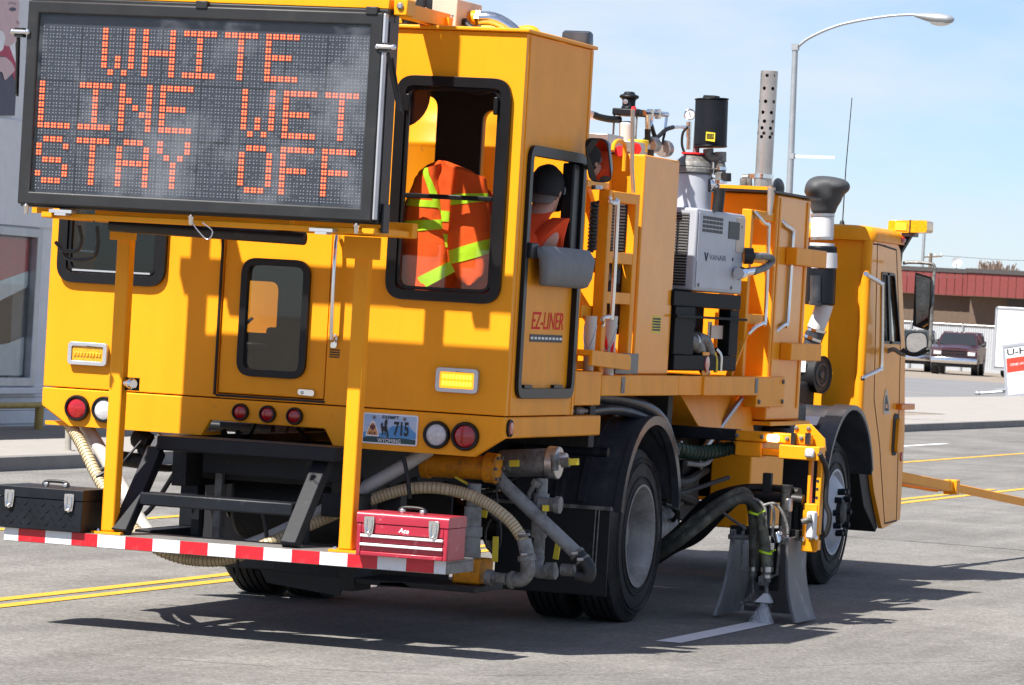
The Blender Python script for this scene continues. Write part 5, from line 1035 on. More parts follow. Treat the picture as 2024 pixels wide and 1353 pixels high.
# ---- tank 2 (tall material tank) with lid
tz1 = 2.535
tk = P('material_tank', B().box(-1.0,1.255,5.25,6.08,1.125,tz1), 'yellow_gloss', bevel=.012, seg=3)
obj('tank_lid', B().box(-1.02,1.285,5.04,6.22,tz1+.002,tz1+.016), 'black', tk)
obj('bead_strip', B().box(1.2555,1.262,5.98,6.02,1.2,tz1-.02).box(1.2555,1.26,5.29,5.32,1.2,tz1-.02), 'yellow_dusty', tk)
obj('lid_handle', B().tube([(.55,5.3,tz1+.016),(.55,5.3,tz1+.09),(.80,5.3,tz1+.09),(.80,5.3,tz1+.016)], .014, 8), 'yellow', tk)
obj('tank_base', B().box(-.95,1.3,5.20,6.2,1.095,1.118), 'yellow_dusty', tk)
obj('lid_ridge', B().box(.5,1.2,5.27,5.33,tz1+.017,tz1+.045), 'yellow', tk)
for z in (2.16, 1.56):
    a = SX(1547,500,1.27)[0]; obj('tank_bracket', B().box(1.256,1.33,5.50,6.28,z-.055,z+.055), 'yellow_dusty', tk, bevel=.006)
AS = lambda u, v, y=5.45: at(u, v, 1, y)
st = P('exhaust_stack', B().tube([AS(1507,370,5.7),AS(1509,348,5.7)], .057, 24), 'stain', bevel=0)
s0, s1 = AS(1509,350,5.7), AS(1521,140,5.7); ax = (s1-s0); Ls = ax.length; ax.normalize(); rr = .0545
# perforated upper tube: real holes
b = B(); n = 30; rows = [0,.05]; u_ = ax.cross(Vector((0,1,0))).normalized(); v_ = ax.cross(u_)
lv = [348,276,268,262,252,240,226,209,187,162,148]
NS, NH = 16, 8
def cp(a, t, r=rr): return s0+ax*t+(u_*math.cos(a)+v_*math.sin(a))*r
holes = []
levels = [.285,.315,.36,.42,.50,.59,.70,.82]
poly_rows = []
full = [(0,0),(2*math.pi,0),(2*math.pi,Ls),(0,Ls)]
hl = []
for k, t in enumerate(x*1.0 for x in (.385,.42,.47,.535,.62,.725,.85,.975)):
    tt = Ls*(.36+.60*((t-.30)/.67)**1.0) if False else Ls*t*.98
    for j in range(6):
        a0_ = 2*math.pi*(j+.25+(.5 if k % 2 else 0)*.5)/6 % (2*math.pi)
        if a0_ < .25 or a0_ > 2*math.pi-.25: a0_ = .3
        hl.append([(a0_+.0122/rr*math.cos(2*math.pi*i/8), tt+.0122*math.sin(2*math.pi*i/8)) for i in range(8)])
# subdivide cylinder sheet into narrow strips so that it bends
from mathutils.geometry import delaunay_2d_cdt
vs2 = []; edges = []
gridn, gridm = 36, 24
for i in range(gridn+1):
    for j in range(gridm+1): vs2.append(Vector((2*math.pi*i/gridn, Ls*j/gridm)))
# drop grid points that fall inside holes
cents = [(sum(p[0] for p in h)/8, sum(p[1] for p in h)/8) for h in hl]
vs2 = [p for p in vs2 if all(((p.x-c[0])*rr)**2+(p.y-c[1])**2 > .0140**2 for c in cents)]
for h in hl:
    o = len(vs2); vs2 += [Vector(p) for p in h]; edges += [(o+i, o+(i+1) % 8) for i in range(8)]
out = delaunay_2d_cdt(vs2, edges, [], 0, 1e-6)
fs = [tuple(f) for f in out[2] if all(((sum(out[0][i].x for i in f)/len(f)-c[0])*rr)**2+(sum(out[0][i].y for i in f)/len(f)-c[1])**2 > .0112**2 for c in cents)]
obj('perforated_shield', B().add([cp(p.x, p.y) for p in out[0]], fs), 'stain', st, smooth=60)
obj('inner_pipe', B().tube([s0,s1-ax*.02], .036, 20), 'dark', st)
obj('stack_clamp', B().tube([AS(1509,352,5.7),AS(1509.5,344,5.7)], .062, 24).box(AS(1496,347,5.7).x-.05,AS(1496,347,5.7).x,5.66,5.72,AS(1496,347,5.7).z-.02,AS(1496,347,5.7).z+.01), 'chrome', st)
P('tank_fittings', B().cyl(AS(1470,384,5.4),AS(1471,352,5.4),.028,12).cyl(AS(1468,350,5.4),AS(1480,350,5.4),.02,8).cyl(AS(1482,382,5.4),AS(1480,352,5.4),.02,10).ell(AS(1537,373,5.9),.045,.045,.07).cyl(AS(1523,385,5.4),AS(1524,366,5.4),.022,10), 'galv', bevel=0)
P('ladder_pole', B().tube([AS(1521,425,5.05),AS(1523,395,5.05),AS(1525,370,5.05)], [.014,.026], 10, 3), 'stain', bevel=0)
# ladder 2 with two chrome grab bars, panel behind
l2 = railset('tank_ladder', 1.20, 4.72, 5.55, 1.30, 2.42, (2.13, 1.75), .06)
obj('back_panel', B().box(1.0,1.02,4.85,5.20,1.42,2.34), 'yellow', l2)
obj('panel_notch', B().box(1.02,1.03,4.9,4.98,2.12,2.2).box(1.02,1.03,5.06,5.14,2.12,2.2).box(1.02,1.03,4.92,4.99,1.6,1.68), 'yellow_dusty', l2)
for us in ([(1502,418),(1503,432),(1510,440),(1518,445),(1519,460),(1513,625),(1508,638),(1494,645),(1490,660)], [(1551,432),(1553,445),(1560,450),(1567,456),(1567,472),(1557,630),(1552,640),(1544,646),(1540,660)]):
    obj('grab_bar', B().tube([(1.27 if 0 < i < len(us)-1 else 1.235, *SX(u, v, 1.27)) for i, (u, v) in enumerate(us)], .013, 10, 4), 'chrome', l2)
P('ladder_foot', B().box(1.20,1.285,4.88,5.56,1.21,1.40), 'yellow_dusty', bevel=.006)
for (y, z) in ((4.93,1.245),(5.5,1.245),(5.5,1.37)): bolt(truck, (1.285,y,z), (1,0,0), .016, .014, 'galv')
P('stay_rod', B().tube([(1.2,4.83,1.26),(1.16,4.2,.96)], .02, 8).tube([(1.1,3.9,1.0),(.95,2.9+.3,.55)], .012, 8), 'steel', bevel=0)
# lower yellow hopper under tank 2 and box behind the spray carriage
P('lower_hopper', B().add([(.5,3.66,1.28),(1.15,3.66,1.28),(1.15,5.2,1.28),(.5,5.2,1.28),(.6,3.9,1.10),(1.2,3.9,1.10),(1.2,5.24,1.0),(.6,5.24,1.0)], [(0,1,2,3),(7,6,5,4),(0,4,5,1),(1,5,6,2),(2,6,7,3),(3,7,4,0)]), 'yellow_dusty')
P('bead_box', B().box(.96,1.22,5.1,5.9,.45,1.0), 'yellow', bevel=.01)
P('frame_box', B().box(.5,1.0,5.9,6.2,.6,1.09), 'dark')
# ---- air intake stack
YI = 7.79
AI = lambda u, v: at(u, v, 1, YI)
it = P('air_cleaner', B().tube([AI(1620,602),AI(1624,486)], .105, 28), 'black', bevel=.01)
obj('cleaner_collar', B().cyl(AI(1624,500),AI(1625,480),.085,24).cyl(AI(1624,530),AI(1624,500),.107,28), 'white', it)
obj('intake_pipe', B().cyl(AI(1625,470),AI(1626,428),.079,24), 'white', it); obj('pipe_clamp', B().cyl(AI(1626,428),AI(1626,422),.083,24).cyl(AI(1625,474),AI(1625,468),.082,24), 'steel', it)
c0 = AI(1627,424); top = AI(1630,352)
dz_ = top.z-c0.z
kk = (AI(1660,370).x-AI(1600,370).x)/60
cA, cB = AI(1621,372), AI(1655,368)
b = B().loft([(c0,(.088,0,0),(0,.088,0)),(c0+Vector((0,0,dz_*.2)),(.09,0,0),(0,.09,0)),(c0+Vector((.01,0,dz_*.42)),(.118,0,0),(0,.12,0)),(cA+Vector((.02,0,-.03)),(.135,0,0),(0,.14,0)),(cA+Vector((.02,0,.03)),(.10,0,0),(0,.12,0))], 28)
b.ell(AI(1638,362), kk*34, .14, kk*14, 24, 12).ell(cA, kk*29, .16, kk*25, 28, 16).ell(cB, kk*26, .13, kk*17, 24, 14).ell(AI(1630,351), kk*8, .05, kk*5, 14, 8)
ic = obj1('intake_cap', b, 'cap_plastic', it, smooth=0)
rm = ic.modifiers.new('remesh','REMESH'); rm.mode = 'VOXEL'; rm.voxel_size = .014; rm.use_smooth_shade = True; smm = ic.modifiers.new('smooth','SMOOTH'); smm.factor = .6; smm.iterations = 22
obj('dust_bowl', B().cyl(AI(1619,596)+Vector((0,-.1,0)),AI(1620,545)+Vector((0,-.1,0)),.038,16).cyl(AI(1618,604)+Vector((0,-.1,0)),AI(1619,596)+Vector((0,-.1,0)),.044,16), 'fender', it)
obj('lower_pipe', B().tube([AI(1630,600),AI(1622,625),AI(1612,650)], [.062,.060], 18, 4), 'white', it)
obj('rubber_elbow', B().cyl(AI(1614,650),AI(1605,672),.066,18).tube([AI(1606,670),AI(1602,690),AI(1604,706)], .058, 16, 4), 'fender', it)
obj('band_clamp', B().cyl(AI(1614,650),AI(1613,655),.07,18).cyl(AI(1607,665),AI(1605,670),.07,18), 'chrome', it)
fd_ = P('filter_drum', B().lathe(AI(1585,738)+Vector((0,.05,0)),(1,-.28,0),[(0,.11),(.01,.12),(.15,.13),(.15,.122),(.14,.115),(.14,.001)],32), 'rubber', bevel=0)
dd = (Vector((1,-.28,0)).normalized()); base_ = AI(1585,738)+Vector((0,.05,0))
obj('drum_rib', B().lathe(base_+dd*.141,dd,[(0,.085),(.006,.08),(.006,.07),(0,.065)],28,closed=True).lathe(base_+dd*.141,dd,[(0,.03),(.008,.025),(.008,.001)],16), 'fender', fd_)
obj('drum_label', B().box(AI(1590,716).x-.01,AI(1600,716).x,YI-.10,YI-.09,AI(1595,735).z,AI(1595,712).z), 'sticker_white', fd_)
P('battery_box', B().box(.5,1.15,6.28,6.7,1.02,1.22), 'black', bevel=.02); P('engine_cover', B().box(-.9,.9,6.3,7.9,.95,1.35), 'dark', bevel=.03)
# ---- front fender and mudflap
ff = P('front_fender', fender(.93,1.285,7.45,.50,.70,20,160,th=.02), 'fender', bevel=.006)
obj('fender_ridge', fender(1.17,1.29,7.45,.50,.715,22,158,th=.03), 'fender', ff)
a0, a1 = SX(1655,812,1.1), SX(1640,822,1.1)
obj('fender_label', B().bar((1.1,6.98,1.075),(1.1,7.08,1.13),.10,.004), 'sticker_white', ff)
P('mudflap', B().box(.95,1.26,6.70,6.715,.60,.98), 'flap')
P('bellows_bag', B().loft([((1.05,6.30,1.06),(0,.14,0),(.14,0,0)),((1.06,6.32,1.0),(0,.22,0),(.18,0,0)),((1.08,6.36,.92),(0,.20,0),(.16,0,0)),((1.08,6.42,.86),(0,.1,0),(.1,0,0))], 20), 'fender', bevel=0)
# ---- front cab (low cab forward)
cx = 1.2
side = [SX(u, v, cx) for u, v in ((1722,478),(1770,486),(1776,500))]
outl = [(8.05,1.10),(8.05,2.30),(8.10,2.335),(8.85,2.335),(8.93,2.30),(9.02,2.13),(9.26,1.60),(9.40,1.0),(9.42,.38),(8.86,.33),(8.55,.60),(8.25,1.02)]
win = [(8.72-.02,1.60),(9.10,1.60),(9.0,2.13),(8.72-.02,2.15)]
wq = [SX(1743,678,cx),SX(1780,680,cx),SX(1768,540,cx),SX(1742,537,cx)]
fs_ = P('front_cab_side', B().plate(rpoly(outl, .03, 3), [rpoly(wq,.03)], 'X', cx-.03, cx), 'yellow_gloss', bevel=.01)
obj('window_seal', B().ring(rpoly([tuple(p) for p in (Vector(q_) for q_ in wq)],.03), .018, 'X', cx-.01, cx+.006), 'gasket', fs_)
obj('window_bar', B().plate([SX(1757,679,cx),SX(1762,679,cx),SX(1757,538,cx),SX(1753,538,cx)], [], 'X', cx-.01, cx+.006), 'gasket', fs_)
obj('pane', B().plate(wq, [], 'X', cx-.02, cx-.016), 'glass_side', fs_, smooth=0)
dl = [SX(1727,790,cx),SX(1734,480,cx),SX(1772,492,cx),SX(1780,690,cx),SX(1772,1030,cx),SX(1748,1036,cx),SX(1738,880,cx)]
obj('door_seam', B().plate(dl, [inset(dl,.012)], 'X', cx+.0005, cx+.002), 'dark', fs_, smooth=0)
P('front_cab_side', B().plate(rpoly(outl, .03, 3), [rpoly(wq,.03)], 'X', -cx, -cx+.03), 'yellow')
cr = P('front_cab_back', B().box(-cx+.03,cx-.001,8.05,8.08,1.10,2.336), 'yellow', bevel=.006)
obj('corner_post', B().cyl((cx-.03,8.06,1.12),(cx-.03,8.06,2.334),.035,16), 'yellow_dusty', cr)
rf2 = P('front_cab_roof', B().loft([((0,8.52,2.335),(cx+.03,0,0),(0,.53,0)),((0,8.50,2.39),(cx+.03,0,0),(0,.52,0)),((0,8.49,2.425),(cx-.0,0,0),(0,.49,0)),((0,8.48,2.438),(cx-.07,0,0),(0,.43,0))], 48, p=.16), 'yellow_dusty', bevel=0, smooth=55)
obj('clearance_lamp', B().ell((cx+.0,8.86,2.37),.05,.08,.035), 'lens_red', rf2)
P('front_cab_floor', B().box(-cx+.03,cx-.03,8.1,9.35,.85,.9), 'dark'); P('windscreen', B().box(-cx+.05,cx-.05,9.05,9.06,1.6,2.2), 'glass', bevel=0)
P('front_cab_nose', B().box(-cx+.03,cx-.03,9.30,9.36,.45,1.58), 'yellow_dusty'); P('front_bumper', B().box(-1.15,1.15,9.42,9.55,.42,.72), 'yellow_dusty', bevel=.02)
P('wheel_arch_panel', B().plate([(7.98,1.05),(8.25,1.05),(8.55,.62),(8.86,.34),(8.80,.31),(8.40,.5),(8.1,.85)], [], 'X', .95, cx-.032), 'dark')
# cab door hardware
us = [(1720,541),(1724,545),(1736,560),(1738,575),(1736,715),(1731,730),(1716,745),(1714,750)]
obj('grab_bar', B().tube([(cx+(.07 if 1 < i < len(us)-2 else .02), *SX(u, v, cx+.05)) for i, (u, v) in enumerate(us)], .016, 10, 4), 'chrome', fs_)
h_ = [SX(1763,872,cx),SX(1768,872,cx),SX(1774,815,cx),SX(1769,815,cx)]
obj('handle_recess', B().plate(rpoly([SX(1761,900,cx),SX(1771,900,cx),SX(1777,818,cx),SX(1766,816,cx)],.06), [], 'X', cx+.0005, cx+.006), 'dark', fs_); obj('door_handle', B().plate(rpoly([SX(1765,893,cx),SX(1770,893,cx),SX(1775,828,cx),SX(1770,826,cx)],.04), [], 'X', cx+.0065, cx+.03), 'yellow_dusty', fs_, bevel=.005)
obj('turn_lamp', B().box(cx+.0,cx+.04,*(sorted((SX(1772,805,cx)[0],SX(1798,803,cx)[0]))),SX(1785,809,cx)[1],SX(1785,797,cx)[1]), 'lens_orange', fs_, bevel=.008)
obj('side_reflector', B().lathe((cx,*SX(1781,902,cx)),(1,0,0),[(0,.035),(.01,.03),(.01,.001)],16), 'lens_red', fs_)
em = [SX(1745,818,cx),SX(1758,818,cx),SX(1757,795,cx),SX(1752,768,cx),SX(1750,768,cx),SX(1746,792,cx)]
eo = obj('door_emblem', B().plate(rpoly(em,.03), [], 'X', cx+.0022, cx+.003), 'beige', fs_, smooth=0)
obj('emblem_print', B().plate(rpoly([SX(1747,812,cx),SX(1756,812,cx),SX(1755,797,cx),SX(1752,780,cx),SX(1750,780,cx),SX(1748,795,cx)],.02), [], 'X', cx+.003, cx+.0036), 'sticker_black', eo, smooth=0); obj('emblem_print', B().plate(rpoly([SX(1749,806,cx),SX(1754,806,cx),SX(1753,798,cx),SX(1750,798,cx)],.01), [], 'X', cx+.0036, cx+.004), 'plate' if 'plate' in M else 'pl_or', eo, smooth=0)
# beacon on black bracket
XB = 1.28; AB = lambda u, v, x=XB: at(u, v, 0, x)
yb0 = 9.0; AY = lambda u, v, y=yb0: at(u, v, 1, y)
be = P('amber_beacon', B().plate(rpoly([(AY(1761,461).x,AY(1761,461).z),(AY(1838,460).x,AY(1838,460).z),(AY(1839,436).x,AY(1839,436).z),(AY(1762,436).x,AY(1762,436).z)],.02), [], 'Y', yb0-.10, yb0+.10), 'lens_amber', bevel=.015)
a, c = AY(1776,455), AY(1799,441); obj('beacon_lens_core', B().box(a.x,c.x,yb0-.106,yb0-.101,a.z,c.z), 'sticker_yellow', be); a, c = AY(1803,458), AY(1806,438); obj('beacon_divider', B().box(a.x,c.x,yb0-.108,yb0+.1,a.z-.005,c.z+.01), 'plate_dark' if 'plate_dark' in M else 'visor', be)
P('beacon_bracket', B().plate([(AY(1764,530).x,AY(1764,530).z),(AY(1780,530).x,AY(1780,530).z),(AY(1783,500).x,AY(1783,500).z),(AY(1806,462).x,AY(1806,462).z),(AY(1788,462).x,AY(1788,462).z),(AY(1765,500).x,AY(1765,500).z)], [], 'Y', yb0-.05, yb0+.03), 'black', bevel=.008)
a, c = AY(1787,467), AY(1812,461); obj('beacon_foot', B().box(a.x,c.x,yb0-.08,yb0+.06,a.z,c.z), 'galv', be)
P('beacon_cable', B().tube([AY(1782,468),AY(1776,485),AY(1772,498)], .008, 6, 4), 'rubber', bevel=0)
# whip antenna
yA = 8.2; tag_ = P('whip_antenna', B().tube([AY(1664,462,yA),AY(1672,330,yA),AY(1684,193,yA)], [.0045,.003], 6), 'dark', bevel=0)
obj('antenna_base', B().lathe(AY(1663,464,yA),(0,0,1),[(0,.035),(.03,.03),(.08,.018),(.10,.012),(.10,.001)],12), 'rubber', tag_)
# guide boom at the front
bm_pts = [PX(1760,935,.9), PX(1868,957,1.0)]
P('guide_boom', B().bar(at(1765,940,1,9.55), at(1875,961,1,11.0), .08,.075), 'yellow', bevel=.006)
P('guide_boom', B().bar(at(1872,960,1,11.0), at(2060,1000,1,13.6), .055,.06), 'yellow', bevel=.006)
P('boom_brace', B().bar(at(1765,948,1,9.55)+Vector((-.15,0,0)), at(1862,961,1,10.9)+Vector((-.05,0,-.02)), .05,.05), 'yellow')
P('boom_joint', B().box(*(lambda p: (p.x-.05,p.x+.05,p.y-.06,p.y+.06,p.z-.055,p.z+.055))(at(1881,962,1,11.05))).cyl(at(1862,970,1,10.8),at(1862,948,1,10.8),.03,8).cyl(at(1873,964,1,10.9),at(1873,947,1,10.9),.025,8), 'yellow')
# ---- mirrors of the front cab
YM = 8.72; AM = lambda u, v: at(u, v, 1, YM)
def mirror(name, quad, aim, back='rubber', r=.02, th=.05, parent=truck, fm='rubber'):
    # quad: four 3-D corners; glass turned so that the camera sees 'aim' in it
    c = sum(quad, Vector())/4; n = ((CPOS-c).normalized()+(aim-c).normalized()).normalized()
    w_ = ((quad[1]-quad[0]).length+(quad[2]-quad[3]).length)/2; h_ = ((quad[3]-quad[0]).length+(quad[2]-quad[1]).length)/2
    vd = (c-CPOS).normalized(); ex = (quad[1]-quad[0]); ex = (ex-n*ex.dot(n)/1); ex.normalize(); ez = n.cross(ex)*-1
    if ez.z < 0: ez = -ez
    w2 = w_/max(.3, abs(ex.dot((quad[1]-quad[0]).normalized())))
    def pr(pts, d): return [c+ex*p[0]+ez*p[1]+n*d for p in pts]
    pl = rpoly([(-w2/2,-h_/2),(w2/2,-h_/2),(w2/2,h_/2),(-w2/2,h_/2)], r, 5); k = len(pl)
    def slab(poly, d0, d1, s1=1.):
        b = B(); q1 = [(x*s1, y*s1) for x, y in poly]; b.add(pr(poly, d0)+pr(q1, d1), [tuple(range(k)), tuple(range(2*k-1, k-1, -1))]+[(i, (i+1) % k, (i+1) % k+k, i+k) for i in range(k)]); return b
    f = P(name, slab(pl, .0, -th, .75), fm, parent, bevel=.004)
    obj('mirror_rim', slab(pl, .001, .004), fm, f); obj('mirror_glass', slab([(x*.9, y*.93) for x, y in pl], .0041, .0046), 'mirror', f, smooth=0)
    return f
drv = Vector((.88,8.48,1.62))
mirror('cab_mirror', [AM(1803,650),AM(1838,655),AM(1843,541),AM(1808,536)], drv, r=.01)
rmc = AM(1811,677); mirror('round_mirror', [AM(1791,697),AM(1832,697),AM(1832,656),AM(1791,656)], Vector((4.5,3.0,.0)), r=.06, th=.06)
P('mirror_frame', B().tube([AM(1785,520),AM(1800,518),AM(1835,520),AM(1847,527),AM(1845,560),AM(1838,690)], .012, 8, 4).tube([AM(1790,700),AM(1780,698),AM(1766,690),AM(1752,695)], .016, 8, 4), 'galv', bevel=0)
P('mirror_arm', B().tube([AM(1783,690),AM(1790,696),AM(1812,700),AM(1836,690)], .016, 8, 4), 'rubber', bevel=0)
# rear-cab mirror
YR = .98; AR2 = lambda u, v: at(u, v, 1, YR)
mm_ = mirror('operator_mirror', [AR2(1158,362),AR2(1206,362),AR2(1208,271),AR2(1160,268)], Vector((1.05,.58,2.12)), r=.045, th=.06, fm='fender')
P('mirror_bracket', B().tube([(1.27,1.12,2.50),(1.34,1.10,2.5),(AR2(1180,310).x,YR+.07,2.5)], .014, 8), 'rubber', bevel=0)
P('mirror_knob', B().cyl(AR2(1180,366),AR2(1180,374),.03,12), 'steel', bevel=0)
# ================================================================== plumbing under the rear of the truck
def pt(u, v, y): return at(u, v, 1, y)
def ribbed(name, pts, r, mt, mr, pitch=.016, par=None, rr=.0035):
    h = P(name, B().tube(pts, r, 16, 10), mt, par, bevel=0, smooth=60); Pn = crom(pts, 24); b = B(); acc = 0; n = 12
    for i in range(1, len(Pn)-1):
        acc += (Pn[i]-Pn[i-1]).length
        if acc >= pitch:
            acc = 0; t = (Pn[i+1]-Pn[i-1]).normalized(); b.lathe(Pn[i], t, [(-.003,r-.001),(0,r+rr),(.003,r-.001)], n, closed=True)
    obj('hose_ribs', b, mr, h, smooth=60); return h
# pair of hoses from the left rear corner, under the shelf and up to the pump on the right
YH = -.28
ribbed('suction_hose', [pt(133,832,.10),pt(160,875,.0),pt(195,945,-.12),pt(235,1010,-.22),pt(290,1070,-.30),pt(350,1100,-.30),pt(420,1108,-.28),pt(475,1097,-.25),pt(560,1060,-.15),pt(640,1025,-.02),pt(720,992,.10),pt(800,967,.15),pt(870,965,.18),pt(940,983,.20),pt(1000,1022,.20),pt(1030,1060,.20),pt(1037,1075,.2)], .030, 'cream', 'cream_rib')
P('return_hose', B().tube([pt(170,842,.16),pt(205,900,.05),pt(245,970,-.05),pt(285,1040,-.10),pt(330,1085,-.12),pt(420,1098,-.12),pt(500,1075,-.10),pt(600,1030,-.0),pt(700,975,.12),pt(780,930,.2),pt(850,888,.28)], .036, 18, 9), 'white_hose', bevel=0, smooth=60)
P('hose_strap', B().tube([pt(188,935,-.08),pt(215,922,-.08),pt(214,930,-.13),pt(190,942,-.15)], .010, 6), 'rubber', bevel=0)
for (u, v0, v1, y) in ((525,1000,1082,-.13),(806,905,985,.13)): P('hose_strap', B().tube([pt(u-8,v0,y-.05),pt(u,(v0+v1)/2,y-.06),pt(u+4,v1,y-.05)], .011, 6, 4), 'rubber', bevel=0)
el_ = P('hose_cuff', B().tube([pt(1036,1066,.2),pt(1041,1090,.2),pt(1043,1107,.2)], .037, 16, 4), 'grey_hose', bevel=0)
P('pipe_elbow', B().tube([pt(1042,1100,.2),pt(1043,1128,.2),pt(1034,1143,.2),pt(1018,1146,.2),pt(1005,1146,.2)], .038, 16, 5).cyl(pt(1041,1098,.2),pt(1042,1108,.2),.047,14), 'galv', bevel=0)
P('pipe_run', B().cyl(pt(960,1140,.2),pt(1012,1146,.2),.03,14).cyl(pt(960,1140,.2),pt(974,1142,.2),.042,14).cyl(pt(1008,1145,.2),pt(1016,1146,.2),.046,12).box(pt(985,1140,.2).x,pt(1003,1140,.2).x,.15,.25,pt(990,1150,.2).z,pt(990,1133,.2).z), 'galv', bevel=.004)
for (u0, v0, u1, v1, y, r) in ((1034,1055,1035,1061,.2,.036),(1040,1096,1041,1101,.2,.046),(1139,1093,1143,1097,.45,.044),(982,942,986,946,.45,.043),(1150,1105,1153,1109,.45,.043),(236,1010,238,1015,-.22,.036)):
    p, q_ = pt(u0,v0,y), pt(u1,v1,y); cl_ = P('hose_clamp', B().cyl(p,q_,r,16), 'galv', bevel=0); obj('clamp_screw', B().cyl(p+Vector((-.01,-r,0)),p+Vector((.022,-r,.004)),.009,8), 'steel', cl_)
# yellow pump cylinder across under the skirt
pc0, pc1 = pt(838,918,.35), pt(972,925,.35)
pu = P('transfer_pump', B().cyl(pc0,pc1,.062,24).cyl(pt(836,916,.35),pt(852,917,.35),.075,24).cyl(pt(960,923,.35),pt(984,926,.35),.078,24), 'yellow_grimy', bevel=.004)
for a in range(6): obj('flange_bolt', B().cyl(pt(984,926,.35)+Vector((0,.062*math.cos(a*1.05),.062*math.sin(a*1.05))),pt(990,926,.35)+Vector((0,.062*math.cos(a*1.05),.062*math.sin(a*1.05))),.01,6), 'galv', pu)
P('grey_canister', B().cyl(pt(990,916,.6),pt(1088,913,.6),.072,24), 'galv', bevel=.008)
P('canister_flange', B().cyl(pt(1083,913,.6),pt(1106,915,.6),.085,24).cyl(pt(1102,905,.6),pt(1120,908,.6),.035,10), 'steel', bevel=.006)
for (u, v) in ((1000,916),(1118,913)): P('valve_lever', B().bar(pt(u,v,.5),pt(u+26,v-1,.5),.02,.035), 'sticker_yellow', bevel=.003)
P('valve_body', B().cyl(pt(985,920,.5),pt(1008,920,.5),.03,12).cyl(pt(1110,914,.5),pt(1125,913,.5),.026,12).cyl(pt(1095,898,.5),pt(1097,930,.5),.02,10), 'galv', bevel=0)
# vertical pipes
P('riser_pipe', B().cyl(pt(935,1000,.28),pt(932,1090,.28),.045,18).cyl(pt(938,955,.28),pt(935,1000,.28),.036,16).cyl(pt(934,1040,.28),pt(933,1060,.28),.052,18).cyl(pt(932,1085,.28),pt(931,1102,.28),.05,18), 'grey_hose', bevel=.003)
P('pump_base', B().box(pt(905,1140,.28).x,pt(960,1140,.28).x,.18,.40,pt(930,1152,.28).z,pt(930,1102,.28).z), 'yellow_grimy', bevel=.012)
P('riser_pipe', B().cyl(pt(1072,945,.55),pt(1064,1110,.55),.03,16).cyl(pt(1070,975,.55),pt(1069,1000,.55),.042,16).cyl(pt(1066,1030,.55),pt(1065,1062,.55),.040,16).tube([pt(1064,1100,.55),pt(1060,1125,.5),pt(1075,1130,.5),pt(1100,1128,.5)], .034, 14, 5), 'grey_hose', bevel=.003)
P('pipe_tee', B().cyl(pt(1066,995,.5),pt(1105,998,.5),.036,16).cyl(pt(1098,997,.5),pt(1108,998,.5),.045,14).cyl(pt(1080,1128,.45),pt(1098,1128,.45),.045,14).cyl(pt(1110,1126,.45),pt(1135,1127,.45),.032,12), 'galv', bevel=0)
P('valve_tag', B().box(pt(1073,1000,.44).x,pt(1085,1000,.44).x,.43,.45,pt(1080,1010,.44).z,pt(1080,998,.44).z).bar(pt(980,1060,.35),pt(978,1110,.35),.03,.012,(0,1,0)).bar(pt(1104,1068,.6),pt(1098,1105,.6),.03,.012,(0,1,0)).bar(pt(900,942,.3),pt(928,958,.3),.02,.012).bar(pt(958,1008,.35),pt(955,1022,.35),.035,.012,(0,1,0)), 'sticker_yellow', bevel=.002)
P('small_valve', B().tube([pt(1058,955,.5),pt(1046,975,.5),pt(1046,985,.5)], .014, 8).cyl(pt(1062,950,.5),pt(1056,960,.5),.025,8), 'galv', bevel=0)
# grey hose slanting down to the right
P('drain_hose', B().tube([pt(978,938,.45),pt(1010,970,.45),pt(1060,1018,.45),pt(1110,1065,.45),pt(1140,1094,.45)], .036, 18, 6), 'grey_hose', bevel=0, smooth=60)
P('drain_cuff', B().cyl(pt(1138,1092,.45),pt(1156,1112,.45),.040,16).tube([pt(1152,1106,.45),pt(1164,1124,.45),pt(1160,1140,.45),pt(1140,1138,.45)], .038, 14, 5), 'rubber', bevel=0)
b = B(); rnd = random.Random(11)
for i in range(16):
    p = Vector((rnd.uniform(-.9,1.1), rnd.uniform(.5,1.3), rnd.uniform(.75,1.02))); q_ = p+Vector((rnd.uniform(-.5,.5), rnd.uniform(-.2,.5), rnd.uniform(-.35,.1))); b.tube([p,(p+q_)/2+Vector((0,0,-.08)),q_], rnd.uniform(.008,.02), 7, 5)
P('hose_bundle', b, 'rubber', bevel=0)
P('thin_cable', B().tube([pt(986,930,.4),pt(982,980,.4),pt(990,1060,.4),pt(980,1090,.4),pt(962,1080,.4),pt(960,1050,.4),pt(970,1025,.4)], .006, 6, 6), 'rubber', bevel=0)
P('cable_loom', B().tube([pt(405,858,.3),pt(402,880,.3),pt(412,900,.3),pt(404,915,.3)], .01, 6, 5).tube([pt(440,850,.4),pt(450,880,.4),pt(452,930,.4)], .02, 8, 4).tube([pt(470,850,.4),pt(474,900,.4)], .012, 8).box(pt(408,898,.3).x,pt(432,890,.3).x,.28,.34,pt(420,903,.3).z,pt(420,888,.3).z), 'dark', bevel=0)
P('tow_hook', B().box(.35,.55,-.1,.1,.62,.74), 'black')
P('valve_cluster', B().cyl(pt(236,905,.2),pt(300,915,.2),.04,14).cyl(pt(280,885,.2),pt(300,915,.2),.03,10).ell(pt(280,868,.25),.06,.06,.06).cyl(pt(268,862,.25),pt(296,875,.25),.05,14), 'dark', bevel=0)
P('shutoff_lever', B().bar(pt(237,920,.15),pt(280,870,.15),.022,.008).bar(pt(300,888,.15),pt(318,858,.15),.03,.03), 'steel', bevel=.002)
P('leaf_stack', B().box(*sorted((pt(420,1050,.1).x,pt(438,1050,.1).x)),.1,.14,pt(430,1060,.1).z,pt(430,955,.1).z).box(-.30,-.26,.05,.09,.45,.9), 'galv')
